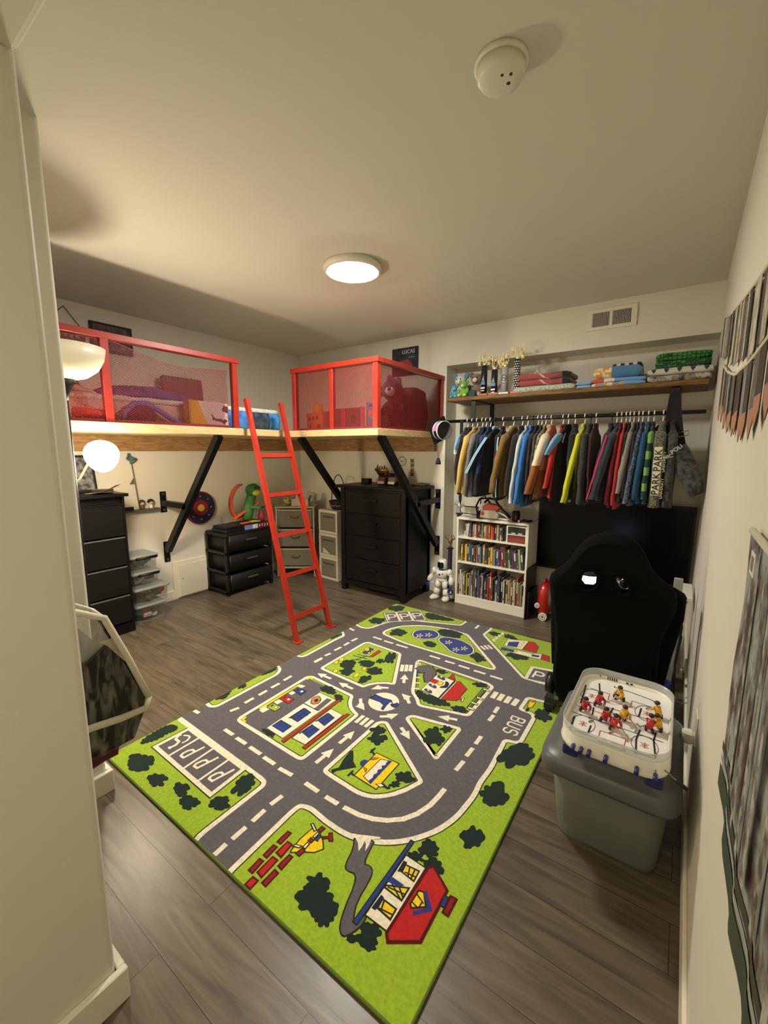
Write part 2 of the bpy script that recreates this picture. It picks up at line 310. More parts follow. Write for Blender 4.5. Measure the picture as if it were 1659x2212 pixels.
# access hatch low on the left wall
t = B().use(TRIM).box(XL, XL+.016, 2.10, 2.62, .012, .385, .003)
o = t.build('trim_1'); o['kind'] = 'structure'
h = B().use(WALL).box(XL+.016, XL+.022, 2.165, 2.60, .02, .345, .002).use(mat('screw_dark', (70, 62, 50), .5)).cyl((XL+.02, 2.19, .20), (XL+.025, 2.19, .20), .005).build('hatch_door', o)
RUG_SIZE = (1.733, 2.549)
RUG_ORIGIN = (-2.186, 0.737)
RUG_ART = """
w 0 0,525 9,524 19,523 28,522 32,521 41,521 50,523 58,527 66,532 72,536 77,542 81,548 85,557 86,564 87,572 94,973 93,993 88,1011 79,1029 74,1038 63,1052 51,1063 35,1070 30,1072 13,1078 0,1083
w 0 0,1246 10,1246 23,1247 31,1249 41,1252 49,1258 54,1267 56,1271 60,1281 62,1292 63,1304 63,1593 64,1613 65,1633 67,1653 70,1677 70,1695 64,1711 53,1724 48,1729 33,1741 18,1753 2,1764
w 0 0,2549 0,1924 10,1919 22,1915 58,1907 71,1904 84,1904 97,1907 111,1910 123,1914 133,1921 142,1930 144,1934 151,1945 157,1957 161,1969 173,2021 176,2034 179,2047 183,2060 195,2099 200,2112 206,2124 213,2135 258,2196 267,2206 276,2216 286,2224 348,2272 358,2279 370,2286 382,2291 482,2330 494,2335 507,2340 519,2345 729,2426 740,2432 746,2441 749,2453 753,2509 754,2522 753,2536 751,2549
w 0 788,0 783,24 781,53 783,319 782,328 778,336 773,344 771,346 764,352 756,356 747,358 742,358 731,359 721,360 710,360 54,379 24,380 0,380 0,0
w 0 1733,0 1733,1741 1619,1724 1602,1721 1584,1718 1566,1716 1546,1713 1539,1710 1532,1706 1527,1700 1522,1691 1520,1683 1519,1675 1518,1573 1519,1567 1520,1562 1522,1557 1526,1551 1530,1548 1536,1547 1579,1545 1587,1543 1594,1539 1599,1533 1604,1522 1606,1514 1607,1506 1608,1295 1607,1289 1605,1284 1602,1280 1597,1275 1593,1272 1588,1270 1564,1264 1550,1257 1542,1246 1539,1231 1549,1046 1550,1019 1549,993 1548,966 1546,953 1545,926 1545,899 1547,873 1548,862 1550,835 1550,809 1548,782 1542,724 1539,697 1533,671 1526,646 1518,622 1508,598 1497,574 1483,551 1465,524 1449,503 1432,484 1414,465 1408,459 1388,442 1367,427 1345,414 1330,406 1312,396 1293,388 1274,381 1267,379 1248,374 1228,370 1208,368 1183,367 1157,367 1130,367 1103,369 1052,374 1036,374 1020,372 1004,367 994,363 984,358 977,350 973,339 973,335 971,323 970,311 970,299 979,15 980,0
w 0 961,2549 965,2538 967,2525 967,2512 961,2396 962,2383 967,2372 975,2362 1419,1916 1429,1908 1440,1903 1453,1901 1535,1901 1548,1902 1561,1904 1574,1907 1733,1956 1733,2546
w 0 298,1915 309,1908 320,1903 333,1900 495,1876 515,1873 534,1872 554,1871 1194,1882 1205,1883 1217,1885 1228,1888 1231,1889 1240,1894 1246,1902 1247,1912 1246,1917 1244,1928 1240,1938 1233,1947 889,2291 874,2303 857,2311 838,2314 731,2319 712,2319 692,2317 672,2314 604,2298 584,2293 565,2287 547,2281 483,2255 465,2247 448,2237 432,2224 357,2160 343,2146 330,2131 320,2114 296,2067 288,2049 281,2030 277,2010 274,1990 272,1977 273,1965 274,1952 275,1948 279,1936 285,1926 294,1917
w 0 276,1217 281,1215 287,1214 293,1213 632,1203 644,1204 653,1211 658,1221 660,1225 664,1238 670,1250 677,1261 681,1267 690,1279 700,1290 711,1300 721,1308 736,1319 752,1328 769,1334 774,1336 787,1344 792,1355 788,1370 616,1700 605,1715 590,1724 572,1728 309,1734 298,1733 288,1729 280,1721 277,1718 271,1708 267,1698 266,1687 260,1251 260,1245 261,1239 263,1232 264,1229 266,1224 270,1220 274,1217
w 0 910,1360 922,1342 935,1327 952,1314 959,1309 975,1297 990,1282 1004,1266 1008,1260 1022,1247 1038,1242 1057,1244 1298,1314 1304,1317 1309,1321 1313,1327 1317,1336 1318,1343 1319,1350 1323,1665 1323,1672 1322,1679 1320,1686 1317,1695 1313,1700 1307,1704 1295,1710 1283,1715 1271,1718 1258,1719 775,1723 770,1723 764,1721 759,1718 754,1714 752,1709 751,1704 751,1693 751,1682 754,1672 758,1662
w 0 294,538 301,537 307,536 314,535 757,528 765,528 772,529 779,530 783,531 789,533 794,536 797,540 801,547 803,553 804,559 805,952 803,966 795,976 783,983 774,986 761,991 750,996 738,1002 734,1005 724,1012 714,1020 705,1030 694,1043 685,1055 678,1067 671,1080 669,1084 662,1095 651,1102 638,1105 309,1120 298,1120 288,1116 279,1110 276,1107 269,1099 264,1089 263,1078 267,581 267,572 270,564 273,556 276,551 280,546 285,542 292,539
w 0 923,581 923,575 923,570 923,564 924,557 927,552 930,548 935,543 940,541 945,539 952,538 961,537 970,537 978,536 1113,533 1129,533 1145,534 1160,537 1168,538 1181,542 1195,547 1207,553 1212,555 1224,562 1235,571 1245,580 1254,589 1266,602 1278,616 1288,630 1294,640 1305,657 1314,675 1322,694 1331,717 1334,724 1337,732 1340,739 1343,747 1344,751 1344,755 1343,759 1340,764 1337,768 1334,771 985,1008 972,1014 959,1014 946,1008 941,1005 931,994 924,982 922,967
w 0 1311,919 1316,918 1320,918 1324,920 1328,924 1330,928 1331,932 1331,1177 1331,1184 1329,1190 1325,1196 1319,1202 1314,1205 1307,1204 1068,1156 1054,1150 1043,1141 1036,1128 1034,1123 1032,1109 1036,1097 1046,1087
w 0 189,1038 168,1037 170,969 191,970
w 0 195,931 174,932 171,867 192,866
w 0 195,830 174,831 173,769 194,768
w 0 193,732 172,732 172,668 193,668
w 0 204,618 184,623 170,573 190,567
w 0 7,465 8,444 53,446 52,467
w 0 294,467 294,446 371,446 371,467
w 0 403,463 403,442 484,442 484,463
w 0 516,460 516,439 604,438 604,459
w 0 631,455 631,434 713,433 713,454
w 0 748,449 749,428 834,434 832,455
w 0 896,339 875,341 870,280 891,278
w 0 893,249 872,248 875,182 896,183
w 0 897,152 876,152 877,87 898,88
w 0 897,63 876,62 879,10 900,11
w 0 190,1320 169,1322 164,1257 185,1255
w 0 159,1264 180,1263 184,1335 163,1336
w 0 158,1370 178,1366 187,1420 166,1423
w 0 159,1472 180,1470 185,1540 164,1542
w 0 164,1574 185,1575 183,1637 162,1636
w 0 163,1666 184,1665 189,1731 169,1732
w 0 2,1852 0,1843 0,1831 63,1818 68,1838
w 0 267,1835 267,1814 350,1814 350,1835
w 0 378,1830 378,1809 461,1811 460,1832
w 0 490,1832 490,1811 591,1815 591,1836
w 0 788,1826 788,1805 871,1806 871,1827
w 0 913,1822 914,1801 989,1805 988,1826
w 0 1020,1820 1021,1799 1101,1801 1101,1822
w 0 1133,1818 1134,1797 1216,1800 1216,1821
w 0 1250,1817 1251,1796 1334,1798 1334,1819
w 0 858,2452 879,2453 876,2531 855,2530
w 0 1429,1506 1408,1505 1409,1438 1430,1438
w 0 1436,1415 1415,1416 1411,1351 1432,1350
w 0 1448,1206 1427,1206 1426,1132 1447,1132
w 0 1448,1098 1427,1098 1424,1024 1445,1024
w 0 1449,987 1428,988 1423,910 1444,909
w 0 915,459 914,437 997,435 997,457
w 0 1040,456 1041,434 1111,436 1111,458
w 0 1139,460 1141,438 1222,446 1220,468
w 0 1207,465 1214,444 1283,466 1276,487
w 0 1264,482 1274,462 1335,495 1325,514
w 0 1314,506 1328,490 1387,541 1373,558
w 0 1363,547 1382,535 1422,599 1403,611
w 0 1397,598 1418,592 1444,671 1423,677
w 0 1420,665 1442,662 1451,735 1429,738
w 0 1428,726 1450,725 1453,783 1431,784
w 0 709,1595 688,1584 729,1505 751,1516
w 0 733,1613 712,1602 754,1522 775,1533
w 0 759,1628 738,1617 776,1540 798,1551
w 0 819,908 841,909 840,984 818,983
w 0 853,909 875,910 872,982 851,981
w 0 884,910 906,910 907,981 885,981
w 0 919,914 941,913 943,979 921,980
w 0 1341,1569 1371,1569 1370,1648 1340,1648
w 0 1381,1569 1411,1569 1411,1648 1381,1648
w 0 1424,1568 1454,1568 1455,1647 1425,1647
w 0 1468,1569 1498,1569 1500,1647 1470,1648
w 0 1035,2183 1024,2168 1076,2132 1087,2147
w 0 1054,2208 1043,2194 1093,2154 1104,2168
w 0 1074,2230 1062,2216 1115,2173 1126,2187
w 0 415,1154 415,1174 356,1173 357,1153
w 0 295,1162 357,1135 356,1191
w 0 607,1146 608,1166 549,1167 548,1147
w 0 487,1159 548,1129 549,1185
w 0 789,1285 779,1303 755,1289 764,1272
w 0 773,1278 762,1294 739,1279 750,1262
w 0 755,1264 753,1284 729,1281 732,1261
w 0 702,1219 759,1256 712,1287
w 0 719,1109 704,1096 725,1070 740,1083
w 0 733,1091 719,1077 741,1054 755,1068
w 0 754,1070 734,1069 735,1044 755,1045
w 0 802,1026 756,1076 734,1024
w 0 901,1037 913,1021 935,1037 923,1054
w 0 914,1047 928,1032 948,1050 935,1065
w 0 930,1062 936,1043 958,1050 951,1069
w 0 980,1112 925,1072 974,1045
w 0 970,1224 984,1238 964,1258 950,1244
w 0 958,1237 971,1252 949,1270 936,1255
w 0 939,1251 958,1258 950,1280 931,1273
w 0 883,1291 934,1245 950,1299
w 0 822,1393 840,1402 818,1442 801,1433
w 0 780,1492 785,1424 834,1451
w 0 1062,1029 1051,1012 1087,991 1097,1008
w 0 1145,967 1106,1023 1077,975
w 0 857,732 877,731 879,789 859,790
w 0 870,851 841,790 897,789
w 0 856,564 876,563 878,625 858,625
w 0 871,687 840,626 896,624
w 0 1279,1247 1272,1266 1228,1251 1235,1232
w 0 1173,1220 1241,1215 1222,1267
w 0 909,1223 894,1235 878,1244 860,1250 841,1252 823,1250 805,1244 789,1235 775,1222 764,1207 756,1190 751,1172 751,1153 754,1135 761,1117 770,1102 783,1088 797,1078 814,1070 831,1066 849,1065 866,1067 883,1073 898,1082 911,1093 921,1107 929,1122 934,1140 936,1157 934,1175 929,1193 920,1209
w 0 1511,1477 1511,1467 1586,1467 1586,1477
w 0 1589,1474 1579,1474 1579,1443 1589,1443
w 0 1589,1444 1582,1450 1572,1437 1579,1431
w 0 1579,1431 1579,1441 1555,1441 1555,1431
w 0 1555,1431 1563,1437 1553,1450 1545,1444
w 0 1545,1443 1555,1443 1555,1474 1545,1474
w 0 1556,1444 1548,1450 1536,1434 1545,1428
w 0 1544,1428 1544,1438 1518,1438 1518,1428
w 0 1519,1428 1526,1434 1516,1447 1509,1441
w 0 1509,1440 1519,1440 1519,1474 1509,1474
w 0 1588,1407 1588,1417 1523,1417 1523,1407
w 0 1531,1410 1525,1418 1510,1406 1517,1398
w 0 1520,1406 1510,1406 1510,1380 1520,1380
w 0 1517,1388 1510,1380 1525,1368 1531,1376
w 0 1523,1379 1523,1369 1588,1369 1588,1379
w 0 1569,1315 1575,1308 1590,1320 1583,1327
w 0 1579,1319 1589,1319 1589,1345 1579,1345
w 0 1583,1337 1590,1345 1575,1357 1569,1349
w 0 1576,1347 1576,1357 1555,1357 1555,1347
w 0 1563,1351 1555,1357 1545,1344 1553,1338
w 0 1556,1345 1546,1346 1543,1320 1553,1319
w 0 1553,1320 1546,1327 1534,1315 1541,1308
w 0 1542,1308 1542,1318 1522,1318 1522,1308
w 0 1523,1308 1529,1315 1516,1327 1509,1320
w 0 1509,1319 1519,1319 1519,1345 1509,1345
w 0 1509,1345 1516,1337 1529,1350 1523,1357
k 1 0,548 12,546 22,545 31,543 39,543 43,544 48,546 54,550 57,553 61,558 64,564 65,568 65,573 72,973 71,989 67,1004 60,1019 55,1026 47,1037 38,1044 26,1050 22,1052 6,1058 0,1060
k 1 0,1268 9,1268 20,1269 26,1270 30,1272 35,1277 38,1287 40,1295 41,1305 41,1593 42,1614 43,1635 45,1655 48,1678 48,1691 45,1699 37,1709 34,1712 20,1724 5,1735 0,1739
k 1 0,2549 0,1950 9,1944 18,1940 28,1936 63,1928 73,1926 82,1926 93,1928 104,1931 113,1934 119,1938 125,1945 132,1956 136,1964 139,1975 151,2026 155,2040 158,2053 162,2066 175,2107 180,2121 187,2135 195,2147 241,2210 250,2221 261,2232 272,2242 335,2289 347,2298 360,2305 373,2311 474,2351 486,2356 499,2360 511,2365 719,2446 725,2449 727,2456 731,2510 732,2522 731,2533 729,2545 728,2549
k 1 0,0 766,0 761,21 759,53 761,317 760,323 759,326 756,330 752,334 749,335 744,336 740,336 730,337 720,338 709,338 53,357 24,358 0,358
k 1 1733,0 1733,1719 1623,1702 1605,1699 1587,1696 1569,1694 1551,1691 1548,1690 1545,1687 1543,1683 1542,1679 1541,1674 1540,1573 1541,1569 1582,1567 1596,1564 1609,1556 1617,1545 1620,1540 1625,1530 1628,1518 1629,1507 1630,1294 1629,1284 1625,1274 1620,1267 1617,1264 1611,1257 1602,1252 1594,1249 1571,1243 1564,1240 1561,1230 1571,1047 1572,1019 1571,992 1570,964 1568,951 1567,925 1567,900 1569,875 1570,864 1572,836 1572,808 1570,781 1564,721 1561,694 1555,666 1547,639 1539,615 1529,589 1516,563 1501,539 1483,512 1467,490 1449,469 1429,449 1422,443 1402,425 1379,408 1356,394 1340,386 1321,376 1301,368 1281,361 1274,358 1253,352 1231,348 1209,346 1184,345 1157,345 1129,345 1102,347 1050,352 1037,352 1024,350 1011,347 1003,343 998,341 995,334 993,321 992,311 992,300 1001,15 1002,0
k 1 984,2549 986,2543 989,2527 989,2511 984,2396 984,2388 986,2383 991,2376 1433,1932 1440,1927 1446,1925 1454,1923 1535,1923 1546,1924 1557,1925 1568,1928 1733,1979 1733,2414 1710,2549
k 1 310,1933 319,1928 327,1924 337,1922 498,1897 517,1895 535,1894 554,1893 1193,1904 1203,1905 1212,1906 1221,1909 1225,1911 1223,1921 1221,1926 1216,1932 874,2275 862,2284 850,2289 836,2292 731,2297 712,2297 695,2295 677,2292 609,2277 590,2272 572,2267 555,2260 491,2235 475,2227 460,2218 446,2207 372,2144 359,2131 349,2118 339,2103 316,2057 308,2041 303,2024 299,2006 296,1987 294,1976 295,1966 296,1955 299,1945 302,1940 308,1934
k 1 284,1237 287,1236 294,1235 631,1225 635,1225 638,1230 644,1247 651,1260 658,1273 663,1280 673,1293 684,1306 697,1317 708,1326 724,1338 742,1348 761,1355 765,1357 770,1359 769,1356 767,1361 597,1688 589,1699 582,1703 569,1706 310,1712 304,1712 300,1710 296,1706 291,1699 289,1693 288,1685 282,1252 282,1247 283,1243 284,1238
k 1 930,1371 939,1355 951,1343 965,1331 971,1327 990,1313 1007,1297 1021,1280 1025,1275 1033,1266 1040,1264 1053,1265 1290,1334 1294,1337 1295,1342 1296,1346 1297,1351 1301,1664 1301,1670 1300,1675 1299,1680 1298,1683 1286,1690 1276,1694 1267,1696 1257,1697 776,1701 771,1700 773,1693 773,1685 775,1678 778,1671
k 1 299,560 305,558 310,558 315,557 757,550 764,550 769,551 775,552 779,553 781,556 782,560 783,950 782,957 774,963 766,965 753,970 740,976 727,983 723,986 710,994 699,1005 688,1015 677,1029 667,1042 659,1056 651,1070 650,1074 646,1080 643,1082 635,1083 309,1098 302,1098 298,1096 292,1092 287,1087 286,1083 285,1077 289,582 289,576 290,572 293,566 295,563 299,560
k 1 945,581 945,576 945,571 945,565 947,562 955,560 963,559 971,559 979,558 1113,555 1128,555 1142,556 1156,558 1163,560 1175,563 1186,567 1197,572 1201,574 1211,581 1221,588 1230,596 1238,604 1250,616 1260,629 1270,643 1275,652 1285,668 1294,685 1302,702 1311,725 1314,733 1317,740 1320,747 1322,754 974,989 967,992 964,992 957,989 949,981 945,975 944,965
k 1 1322,939 1314,940 1311,938 1309,934 1309,1176 1309,1179 1307,1184 1310,1182 1074,1134 1065,1131 1060,1127 1056,1119 1054,1111 1060,1105
g 2 0,553 4,552 13,551 22,550 32,548 38,548 45,551 51,554 54,556 57,561 59,565 60,569 60,573 67,973 66,988 62,1002 55,1016 51,1023 44,1033 36,1040 24,1046 20,1047 4,1053 0,1054
g 2 0,1273 8,1273 20,1274 24,1275 28,1276 30,1280 34,1289 35,1296 36,1305 36,1593 37,1614 38,1635 40,1656 43,1678 43,1690 41,1697 33,1706 30,1709 16,1720 2,1731
g 2 0,2549 0,1956 3,1954 11,1948 20,1944 30,1941 64,1933 73,1931 82,1931 92,1933 103,1936 111,1939 116,1942 121,1948 128,1958 132,1966 135,1976 146,2027 150,2041 153,2054 157,2068 170,2108 175,2123 183,2137 191,2150 237,2213 246,2224 257,2236 269,2245 332,2293 344,2302 358,2310 372,2316 472,2355 484,2360 497,2365 509,2370 717,2450 721,2452 722,2457 726,2510 727,2522 726,2533 724,2544 723,2549
g 2 0,0 760,0 756,20 754,52 756,317 755,321 752,327 749,330 743,331 740,332 730,332 720,333 709,333 53,352 24,353 0,353
g 2 1733,0 1733,1714 1623,1697 1606,1694 1588,1691 1570,1689 1552,1686 1548,1681 1547,1678 1546,1673 1545,1574 1546,1570 1541,1573 1583,1572 1598,1569 1612,1559 1621,1548 1624,1542 1629,1531 1633,1519 1634,1507 1635,1293 1633,1283 1630,1272 1624,1264 1621,1260 1614,1253 1605,1247 1596,1244 1573,1238 1567,1236 1566,1230 1576,1047 1577,1019 1576,992 1575,964 1573,951 1572,925 1572,900 1574,875 1575,864 1577,836 1577,808 1575,780 1569,721 1565,693 1560,665 1552,638 1543,613 1533,587 1520,561 1506,537 1487,509 1470,487 1452,465 1433,446 1426,439 1405,421 1382,404 1358,390 1342,382 1323,372 1303,363 1283,356 1275,353 1254,347 1231,343 1209,341 1184,340 1157,340 1129,340 1101,342 1050,347 1037,347 1025,345 1013,342 1005,339 1001,337 1000,333 998,321 997,310 997,300 1006,15 1007,0
g 2 990,2549 991,2544 994,2527 994,2511 989,2396 989,2389 991,2385 995,2380 1437,1936 1443,1931 1447,1929 1455,1928 1535,1928 1546,1929 1556,1930 1567,1933 1733,1985 1733,2384 1705,2549
g 2 313,1937 321,1932 329,1929 338,1927 498,1902 517,1900 536,1899 554,1898 1193,1909 1202,1910 1211,1911 1220,1914 1218,1919 1216,1923 1212,1929 871,2271 860,2280 849,2285 835,2287 731,2292 713,2292 695,2291 678,2287 610,2272 592,2267 574,2262 556,2255 493,2230 477,2223 463,2214 449,2203 375,2140 363,2128 353,2115 344,2101 320,2055 313,2039 307,2023 304,2005 300,1986 299,1976 300,1966 301,1956 303,1947 306,1943 311,1938
g 2 286,1242 289,1241 294,1240 630,1230 633,1230 634,1234 639,1249 646,1263 654,1276 659,1283 669,1297 681,1310 693,1321 705,1330 721,1342 740,1352 759,1360 763,1361 766,1363 763,1357 763,1360 593,1686 586,1695 580,1699 569,1701 310,1707 305,1707 300,1703 296,1696 294,1692 293,1685 287,1252 287,1247 288,1244 289,1240
g 2 934,1374 943,1358 954,1346 968,1335 974,1331 993,1317 1010,1301 1025,1283 1028,1278 1036,1271 1041,1269 1052,1270 1288,1339 1291,1344 1291,1347 1292,1351 1296,1664 1296,1669 1295,1674 1294,1679 1284,1685 1275,1689 1267,1691 1257,1692 776,1696 778,1700 778,1693 778,1686 779,1680 782,1673
g 2 301,565 306,563 310,563 315,562 757,555 763,555 769,556 774,557 777,560 778,950 777,955 772,958 765,961 751,966 737,972 725,979 720,982 707,991 695,1001 685,1012 673,1026 663,1039 654,1054 647,1068 645,1071 642,1076 635,1078 309,1093 303,1093 300,1092 295,1088 292,1084 290,1077 294,582 294,577 295,573 297,569 299,566
g 2 950,581 950,576 950,571 950,566 956,565 964,564 971,564 979,563 1113,560 1128,560 1141,561 1155,563 1162,565 1173,568 1184,572 1195,577 1198,578 1209,585 1218,592 1227,600 1235,607 1246,619 1256,632 1265,645 1271,654 1281,670 1289,687 1297,704 1306,727 1309,734 1312,742 1315,749 1318,755 1317,751 972,984 966,987 960,984 953,978 950,973 949,965
g 2 1324,943 1321,945 1313,945 1310,943 1306,940 1304,936 1304,1176 1304,1179 1309,1177 1075,1129 1068,1127 1064,1124 1060,1117 1059,1111 1063,1109
k 2 767,1134 827,1139 861,1127 870,1090 891,1085 878,1148 898,1175 874,1199 829,1191 814,1188 756,1192 748,1138
k 2 932,1142 940,1160 933,1191 915,1196 899,1168 908,1145
w 3 13,350 742,339 726,360 9,380
k 3 191,2121 454,2362 294,2533 36,2279
k 3 645,146 634,355 121,365 111,159
w 3 1445,1898 1703,1918 1652,2151 1434,2092
u 3 767,1139 828,1144 865,1131 874,1094 884,1092 873,1150 892,1174 873,1194 830,1186 814,1183 760,1187 753,1142
u 3 929,1147 935,1161 929,1187 917,1190 905,1168 911,1150
k 3 493,2039 505,2023 518,2010 534,2001 551,1997 571,1997 590,2001 611,2009 631,2020 649,2033 665,2048 680,2066 691,2086 697,2107 698,2129 693,2152 685,2172 672,2189 656,2203 637,2214 616,2220 594,2220 572,2215 550,2206 531,2194 514,2181 499,2165 486,2146 477,2125 474,2103 477,2080 484,2057
k 3 712,2075 725,2058 743,2043 765,2031 785,2019 804,2005 824,1990 844,1974 866,1960 887,1950 909,1943 931,1941 952,1942 972,1947 991,1955 1008,1968 1022,1984 1031,2002 1036,2022 1035,2044 1031,2064 1024,2084 1013,2103 999,2120 983,2136 965,2149 945,2161 923,2170 900,2178 876,2183 851,2186 825,2186 801,2185 778,2181 756,2174 736,2164 719,2151 708,2135 703,2115 704,2094
k 3 937,1363 941,1365 761,1690 758,1688
k 3 779,1705 779,1701 1270,1692 1270,1696
k 3 788,1688 788,1684 1273,1684 1273,1688
k 3 798,1672 798,1668 1276,1677 1276,1681
w 4 192,2129 446,2362 294,2525 45,2279
w 4 639,152 628,349 127,359 117,164
r 5 479,554 473,592 463,1013 439,1077 293,1081 295,556
r 6 192,2143 262,2207 127,2347 59,2279
r 6 277,2221 347,2285 210,2429 142,2361
r 6 362,2299 432,2363 293,2510 225,2443
r 6 618,173 609,329 146,338 138,184
r 6 1464,1914 1695,1956 1659,2118 1458,2074
w 6 889,1151 902,1161 886,1179 876,1164
n 6 905,1144 914,1154 898,1173 890,1160
n 6 760,1131 767,1180 758,1189 747,1141
w 6 498,2041 508,2026 521,2014 535,2006 552,2002 570,2002 589,2006 609,2014 628,2024 645,2036 661,2051 676,2069 687,2088 692,2108 693,2129 688,2150 680,2169 669,2185 653,2199 635,2209 615,2215 594,2215 574,2211 553,2201 534,2190 518,2177 503,2161 490,2143 482,2124 479,2103 482,2081 489,2059
w 6 716,2077 729,2061 746,2047 767,2035 787,2023 807,2009 827,1994 847,1978 868,1964 889,1954 910,1948 931,1946 951,1947 970,1951 988,1960 1005,1972 1018,1986 1026,2004 1030,2023 1030,2043 1026,2063 1019,2082 1009,2100 995,2117 980,2132 962,2145 943,2156 921,2166 899,2173 875,2178 851,2181 826,2181 802,2180 779,2176 758,2169 738,2160 723,2148 712,2132 708,2115 709,2095
b 6 136,2497 132,2504 130,2515 123,2521 115,2525 105,2524 94,2518 86,2525 77,2528 68,2528 58,2524 50,2517 45,2507 43,2494 36,2490 31,2485 27,2478 26,2470 9,2468 1,2461 0,2411 2,2407 10,2402 21,2400 20,2389 24,2381 31,2375 39,2372 49,2373 57,2373 66,2373 74,2377 82,2386 91,2377 101,2372 111,2373 120,2377 127,2385 131,2395 130,2407 141,2410 148,2417 152,2426 152,2435 149,2444 151,2452 148,2460 140,2465 136,2471 141,2482 141,2490
b 6 144,2154 142,2168 135,2178 125,2182 115,2181 105,2170 98,2155 89,2160 81,2160 73,2155 64,2153 50,2152 41,2145 35,2134 34,2121 37,2108 49,2097 35,2085 33,2072 36,2061 43,2051 54,2047 69,2052 71,2040 77,2033 84,2030 93,2031 101,2032 109,2029 117,2030 124,2036 127,2048 131,2056 150,2043 161,2048 167,2057 170,2069 166,2082 156,2093 155,2101 148,2108 161,2121 162,2132 159,2143 153,2150
b 6 441,2059 431,2059 420,2056 417,2063 414,2072 407,2076 399,2077 390,2074 383,2071 375,2072 364,2074 353,2075 344,2071 336,2064 330,2054 329,2044 329,2034 321,2027 317,2018 316,2009 319,2000 326,1994 339,1991 336,1982 329,1969 332,1961 338,1955 344,1949 348,1939 356,1933 366,1930 376,1932 387,1938 395,1947 403,1950 410,1958 422,1953 433,1954 442,1959 448,1969 448,1981 434,1995 444,2000 450,2007 452,2015 451,2022 450,2029 453,2039 452,2047 448,2054
b 6 825,2256 831,2264 838,2275 836,2284 830,2291 820,2297 808,2301 794,2302 783,2305 772,2309 760,2309 748,2307 736,2308 724,2311 713,2310 702,2307 696,2299 687,2295 673,2296 663,2292 655,2287 653,2279 650,2272 640,2268 634,2261 634,2253 640,2246 638,2239 633,2232 633,2224 636,2217 642,2210 649,2204 653,2196 660,2190 670,2185 679,2180 686,2172 696,2167 708,2164 721,2163 734,2164 746,2166 758,2164 770,2164 781,2167 790,2173 797,2180 806,2183 813,2189 816,2196 828,2198 836,2203 842,2209 844,2216 843,2224 837,2231 829,2238 832,2244 830,2250
b 6 749,1997 745,2002 738,2006 734,2012 727,2016 720,2017 712,2015 706,2016 700,2023 692,2026 685,2026 679,2022 675,2016 665,2018 658,2015 654,2010 652,2003 656,1995 649,1990 642,1984 640,1976 643,1968 650,1962 657,1956 660,1949 666,1943 674,1940 684,1940 690,1934 697,1930 705,1928 713,1930 719,1934 727,1933 734,1935 739,1940 743,1945 750,1947 754,1953 754,1959 748,1967 746,1973 746,1978 747,1983 750,1990
b 6 1152,1984 1145,1993 1131,2001 1126,2008 1123,2017 1117,2024 1109,2030 1099,2029 1093,2038 1085,2047 1077,2051 1069,2052 1059,2058 1048,2062 1040,2060 1036,2054 1041,2039 1046,2027 1033,2031 1027,2027 1025,2020 1027,2012 1033,2003 1024,1996 1025,1986 1030,1976 1038,1967 1049,1961 1064,1962 1069,1954 1076,1949 1084,1946 1092,1931 1102,1925 1112,1923 1119,1926 1120,1938 1124,1943 1129,1945 1132,1950 1130,1958 1129,1965 1140,1965 1151,1967 1154,1974
b 6 582,1683 574,1692 565,1702 557,1706 549,1706 544,1700 548,1675 544,1674 529,1689 520,1689 517,1683 518,1672 533,1651 528,1648 526,1641 528,1632 532,1624 536,1615 537,1606 542,1596 548,1589 552,1577 558,1564 566,1555 574,1550 582,1551 589,1551 598,1545 605,1545 610,1550 606,1568 620,1558 628,1559 632,1566 632,1576 626,1590 609,1607 608,1613 611,1620 611,1628 608,1637 603,1646 600,1656 596,1667 589,1677
b 6 560,1556 557,1559 553,1561 551,1569 545,1574 539,1575 533,1572 530,1565 522,1567 516,1563 513,1557 518,1549 520,1544 514,1539 512,1534 514,1528 518,1525 526,1524 520,1511 525,1505 531,1503 539,1506 544,1516 550,1509 557,1508 562,1511 566,1516 562,1526 564,1530 573,1531 578,1537 578,1543 580,1550 579,1556 573,1561
b 6 1088,2467 1082,2474 1073,2478 1061,2477 1055,2480 1047,2478 1041,2479 1036,2480 1030,2484 1022,2487 1015,2486 1009,2483 1006,2477 1006,2469 1001,2466 995,2463 994,2457 990,2452 984,2446 983,2438 987,2432 994,2427 1007,2429 1007,2420 1011,2414 1017,2411 1025,2411 1031,2407 1039,2402 1048,2402 1054,2408 1053,2422 1068,2414 1075,2418 1078,2424 1067,2436 1068,2441 1069,2445 1086,2451 1089,2459
b 6 1388,2207 1383,2211 1374,2213 1374,2220 1373,2227 1368,2231 1361,2234 1352,2233 1346,2239 1338,2242 1329,2242 1319,2239 1310,2235 1300,2236 1290,2234 1281,2229 1274,2222 1270,2213 1260,2210 1252,2204 1247,2197 1245,2190 1239,2183 1235,2176 1235,2169 1238,2163 1243,2157 1236,2148 1235,2141 1239,2134 1246,2131 1257,2130 1279,2141 1279,2134 1283,2129 1289,2126 1297,2126 1302,2118 1311,2116 1320,2117 1330,2121 1338,2128 1338,2144 1349,2142 1357,2144 1364,2148 1369,2154 1380,2157 1387,2163 1392,2170 1392,2177 1388,2183 1381,2188 1388,2195 1390,2202
b 6 988,1678 986,1681 982,1683 978,1685 978,1695 972,1698 965,1697 959,1687 955,1686 946,1689 939,1688 935,1683 930,1680 923,1675 921,1669 925,1664 937,1661 925,1652 925,1646 930,1641 939,1639 952,1647 956,1646 961,1641 967,1640 973,1642 978,1645 988,1643 994,1646 996,1652 989,1660 998,1662 1007,1667 1008,1673 1004,1678
